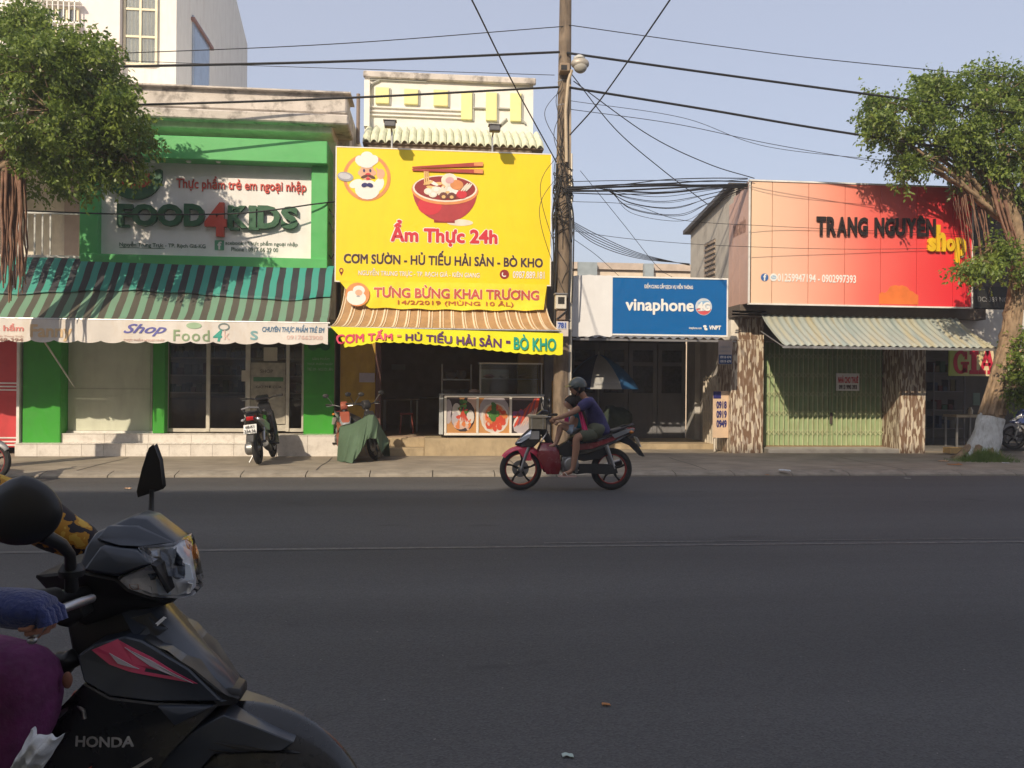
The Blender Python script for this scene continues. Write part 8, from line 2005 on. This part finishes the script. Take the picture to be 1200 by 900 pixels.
# white plastic bag hanging at the leg shield
def bagf(u, v):
    p = P(36 + 37 * u - 26 * v - 4 * u * v, 855 + 8 * u + 50 * v, 1.50)
    return p + V3(0, -.035 * math.sin(math.pi * u) * math.sin(math.pi * min(1, v + .2)) + .005 * math.sin(u * 13 + v * 5) + .003 * math.sin(v * 17 - u * 8), .002 * math.sin(u * 20))
tag(MB().sheet(bagf, 30, 34, (0, .012, 0)).build('plastic_bag', M('bag_white', (.60, .62, .64), .35, var=.05, bump=.8, bscale=25), None, smooth=80), 'crumpled white plastic bag hanging from the foreground motorbike', 'bag')

# ---- its rider, mostly left of the frame
PU = M('purple_trousers', (.12, .02, .09), .9, var=.25, scale=20, bump=.3, bscale=60); GLV = M('blue_glove', (.018, .03, .13), .9, var=.2, scale=30, bump=.5, bscale=150, sheen=.3)
def Mpattern():
    mt, n, b = newmat('yellow_black_print'); L = n.links
    tc = n.nodes.new('ShaderNodeTexCoord'); nz = n.nodes.new('ShaderNodeTexNoise'); nz.inputs['Scale'].default_value = 24; nz.inputs['Detail'].default_value = 3; L.new(tc.outputs['Object'], nz.inputs['Vector'])
    r = n.nodes.new('ShaderNodeValToRGB'); r.color_ramp.interpolation = 'CONSTANT'; e = r.color_ramp.elements; e[0].position = 0; e[0].color = (.02, .015, .02, 1); e[1].position = .5; e[1].color = (.42, .20, .02, 1)
    q = r.color_ramp.elements.new(.58); q.color = (.55, .34, .05, 1); L.new(nz.outputs[0], r.inputs[0]); L.new(r.outputs[0], b.inputs['Base Color']); b.inputs['Roughness'].default_value = .85
    return mt
SLV = Mpattern()
fr_ = thing('person', 'rider in yellow and black sleeves, blue glove and purple trousers at the left edge', 'person', (P(-230, 850, FC).x, FC, .75))
pel = P(-230, 850, FC); pel.z = 1.5 - .66; che = P(-215, 640, FC); nek = P(-205, 560, FC); hd_c = P(-190, 500, FC)
shn, shf = P(-205, 590, FC - .18), P(-205, 590, FC + .18)
eln, elf = P(-130, 700, FC - .36), P(-45, 562, FC + .28)
wrn, wrf = P(-8, 708, 1.52), P(116, 646, 2.22)
ch = [[(pel, (.14, .16)), (pel.lerp(che, .5), (.13, .145)), (che, (.13, .16)), (nek, .055), (hd_c, .05)], [(che, (.13, .16)), (shn, .062), (eln, .044), (wrn, .030)], [(che, (.13, .16)), (shf, .062), (elf, .044), (wrf, .030)]]
kn = {1: P(28, 800, 1.68), -1: P(20, 800, 2.12)}
for s in (1, -1):
    an = kn[s] + V3(-.13, 0, -.42); ch.append([(pel, (.14, .16)), (pel.lerp(kn[s], .5) + V3(0, -.02 * s, .02), .085), (kn[s], .06), (kn[s].lerp(an, .35) + V3(-.02, 0, 0), .058), (an, .036), (an + V3(.12, 0, -.06), .03)])
V, F = skin_mesh(ch); mb = MB().add(V, F); head(mb, hd_c + V3(.01, 0, .05), (1, -.1, -.05), (0, 0, 1), 1.0, fr_); mb.build('body', SKIN, fr_, smooth=80)
mb = MB(); hand(mb, wrn + V3(-.012, 0, .004), (.93, -.02, -.10), (.25, .1, 1), 1, 1.0, 1.5); hand(mb, wrf, (.9, 0, -.1), (.1, 0, 1), -1, 1.0, 1.4); mb.build('hands', M('skin_finger', (.42, .2, .14), .5), fr_, smooth=80)
# glove over the palm and the first finger joints
mb = MB(); T_ = frame((.93, -.02, -.10), (.25, .1, 1)); w0 = wrn + V3(-.012, 0, .004)
seg = 20; prof = [(-.07, .036, .034), (-.03, .036, .032), (.0, .040, .032), (.03, .047, .034), (.06, .052, .035), (.088, .050, .033), (.105, .046, .026), (.112, .03, .014)]
vs = []; fs = []
for (x, hw, ht) in prof:
    for k in range(seg): a = 2 * math.pi * k / seg; vs.append(T_(w0, (x, hw * math.cos(a), ht * math.sin(a) - .006)))
for i in range(len(prof) - 1):
    for k in range(seg): k2 = (k + 1) % seg; fs.append((i * seg + k, i * seg + k2, (i + 1) * seg + k2, (i + 1) * seg + k))
fs.append(tuple(range(seg))); fs.append(tuple((len(prof) - 1) * seg + k for k in range(seg))); mb.add(vs, fs)
for i, yy in enumerate((.030, .010, -.010, -.029)):
    mb.tube([T_(w0, (.085, yy, .004)), T_(w0, (.112, yy, -.008)), T_(w0, (.120, yy, -.026))], [.0135, .013, .0125], 10)
mb.v = [tuple(Vector(v) + noise.noise_vector(Vector(v) * 60) * .0018) for v in mb.v]
mb.build('glove', GLV, fr_, smooth=80)
cs = []
for s in (1, -1):
    an = kn[s] + V3(-.13, 0, -.42); cs.append([(pel, (.16, .18)), (pel.lerp(kn[s], .5) + V3(0, -.02 * s, .02), .105), (kn[s] + V3(.01, 0, .01), .092), (kn[s].lerp(an, .35) + V3(-.02, 0, 0), .078), (an + V3(0, 0, .08), .06)])
V, F = skin_mesh(cs); mb = MB().add(V, F); mb.v = [tuple(Vector(v) + noise.noise_vector(Vector(v) * 9) * .014) for v in mb.v]; mb.build('trousers', PU, fr_, smooth=80)
cs = [[(pel + V3(0, 0, .02), (.155, .175)), (pel.lerp(che, .5), (.15, .165)), (che, (.145, .175)), (nek + V3(0, 0, -.03), .08)], [(che, (.145, .175)), (shn, .078), (eln, .060), (eln.lerp(wrn, .9), .042)], [(che, (.145, .175)), (shf, .078), (elf, .058), (elf.lerp(wrf, .45), .066), (elf.lerp(wrf, .8), .058), (elf.lerp(wrf, 1.0), .05)]]
V, F = skin_mesh(cs); mb = MB().add(V, F); mb.v = [tuple(Vector(v) + noise.noise_vector(Vector(v) * 11) * .010) for v in mb.v]; mb.build('patterned_top', SLV, fr_, smooth=80)
T_ = frame((1, -.1, 0), (0, 0, 1)); v, f = dome(hd_c + V3(0, 0, .075), (.135, .115, .13), R(100), T_); MB().add(v, f).build('helmet', M('helmet_maroon', (.2, .03, .05), .3, coat=.5), fr_, smooth=60)

# ================================================================== LITTER
def litter(px, py, z, mat, lab, s, seed, name='litter_scrap'):
    c = G(px, py, z); r0 = random.Random(seed); z = z + .006
    mb = MB().sheet(lambda u, v: (c.x + (u - .5) * s * (1 + .3 * math.sin(seed)), c.y + (v - .5) * s * .8 + .2 * s * math.sin(u * 5), z + s * .22 * abs(noise.noise(Vector((u * 3 + seed, v * 3, 0)))) ), 7, 6, (0, 0, .002))
    tag(mb.build(name, mat, None, smooth=80), lab, 'litter')
litter(710, 827, 0, M('leaf_dry', (.42, .18, .06), .8), 'small orange brown dry leaf lying on the near asphalt', .03, 1, 'dry_leaf')
litter(665, 887, 0, M('scrap_pale_green', (.45, .55, .50), .7), 'pale green paper scrap on the asphalt at the bottom of the frame', .035, 2)
litter(150, 573, 0, M('scrap_tan', (.55, .35, .22), .8), 'small tan scrap on the road near the left kerb', .09, 3)
litter(919, 552, PZ0, M('bag_white'), 'crumpled pale plastic scrap on the pavement before the mosaic pillar', .18, 4)
litter(899, 557, PZ0 - .02, M('leaf_dry'), 'tiny brown scrap on the kerb left of the plastic scrap', .07, 5)
litter(975, 551, PZ0, M('scrap_grey', (.3, .29, .27), .8), 'grey paper scrap on the pavement before the green shutter', .09, 6)
litter(1063, 561, PZ0 - .03, M('scrap_grey'), 'small grey scrap on the kerb below the right mosaic pillar', .07, 7)
litter(1118, 545, PZ0, M('leaf_dry'), 'brown dry leaves on the pavement left of the painted trunk', .16, 8)
litter(1105, 541, PZ0, M('scrap_tan'), 'tan rubble bit on the pavement beside the wooden tray', .14, 9)
litter(1178, 543, PZ0, M('bag_white'), 'white scrap on the pavement right of the grass', .10, 10)
litter(430, 541, PZ0, M('leaf_dry'), 'dry leaf on the pavement under the green cover', .06, 11)
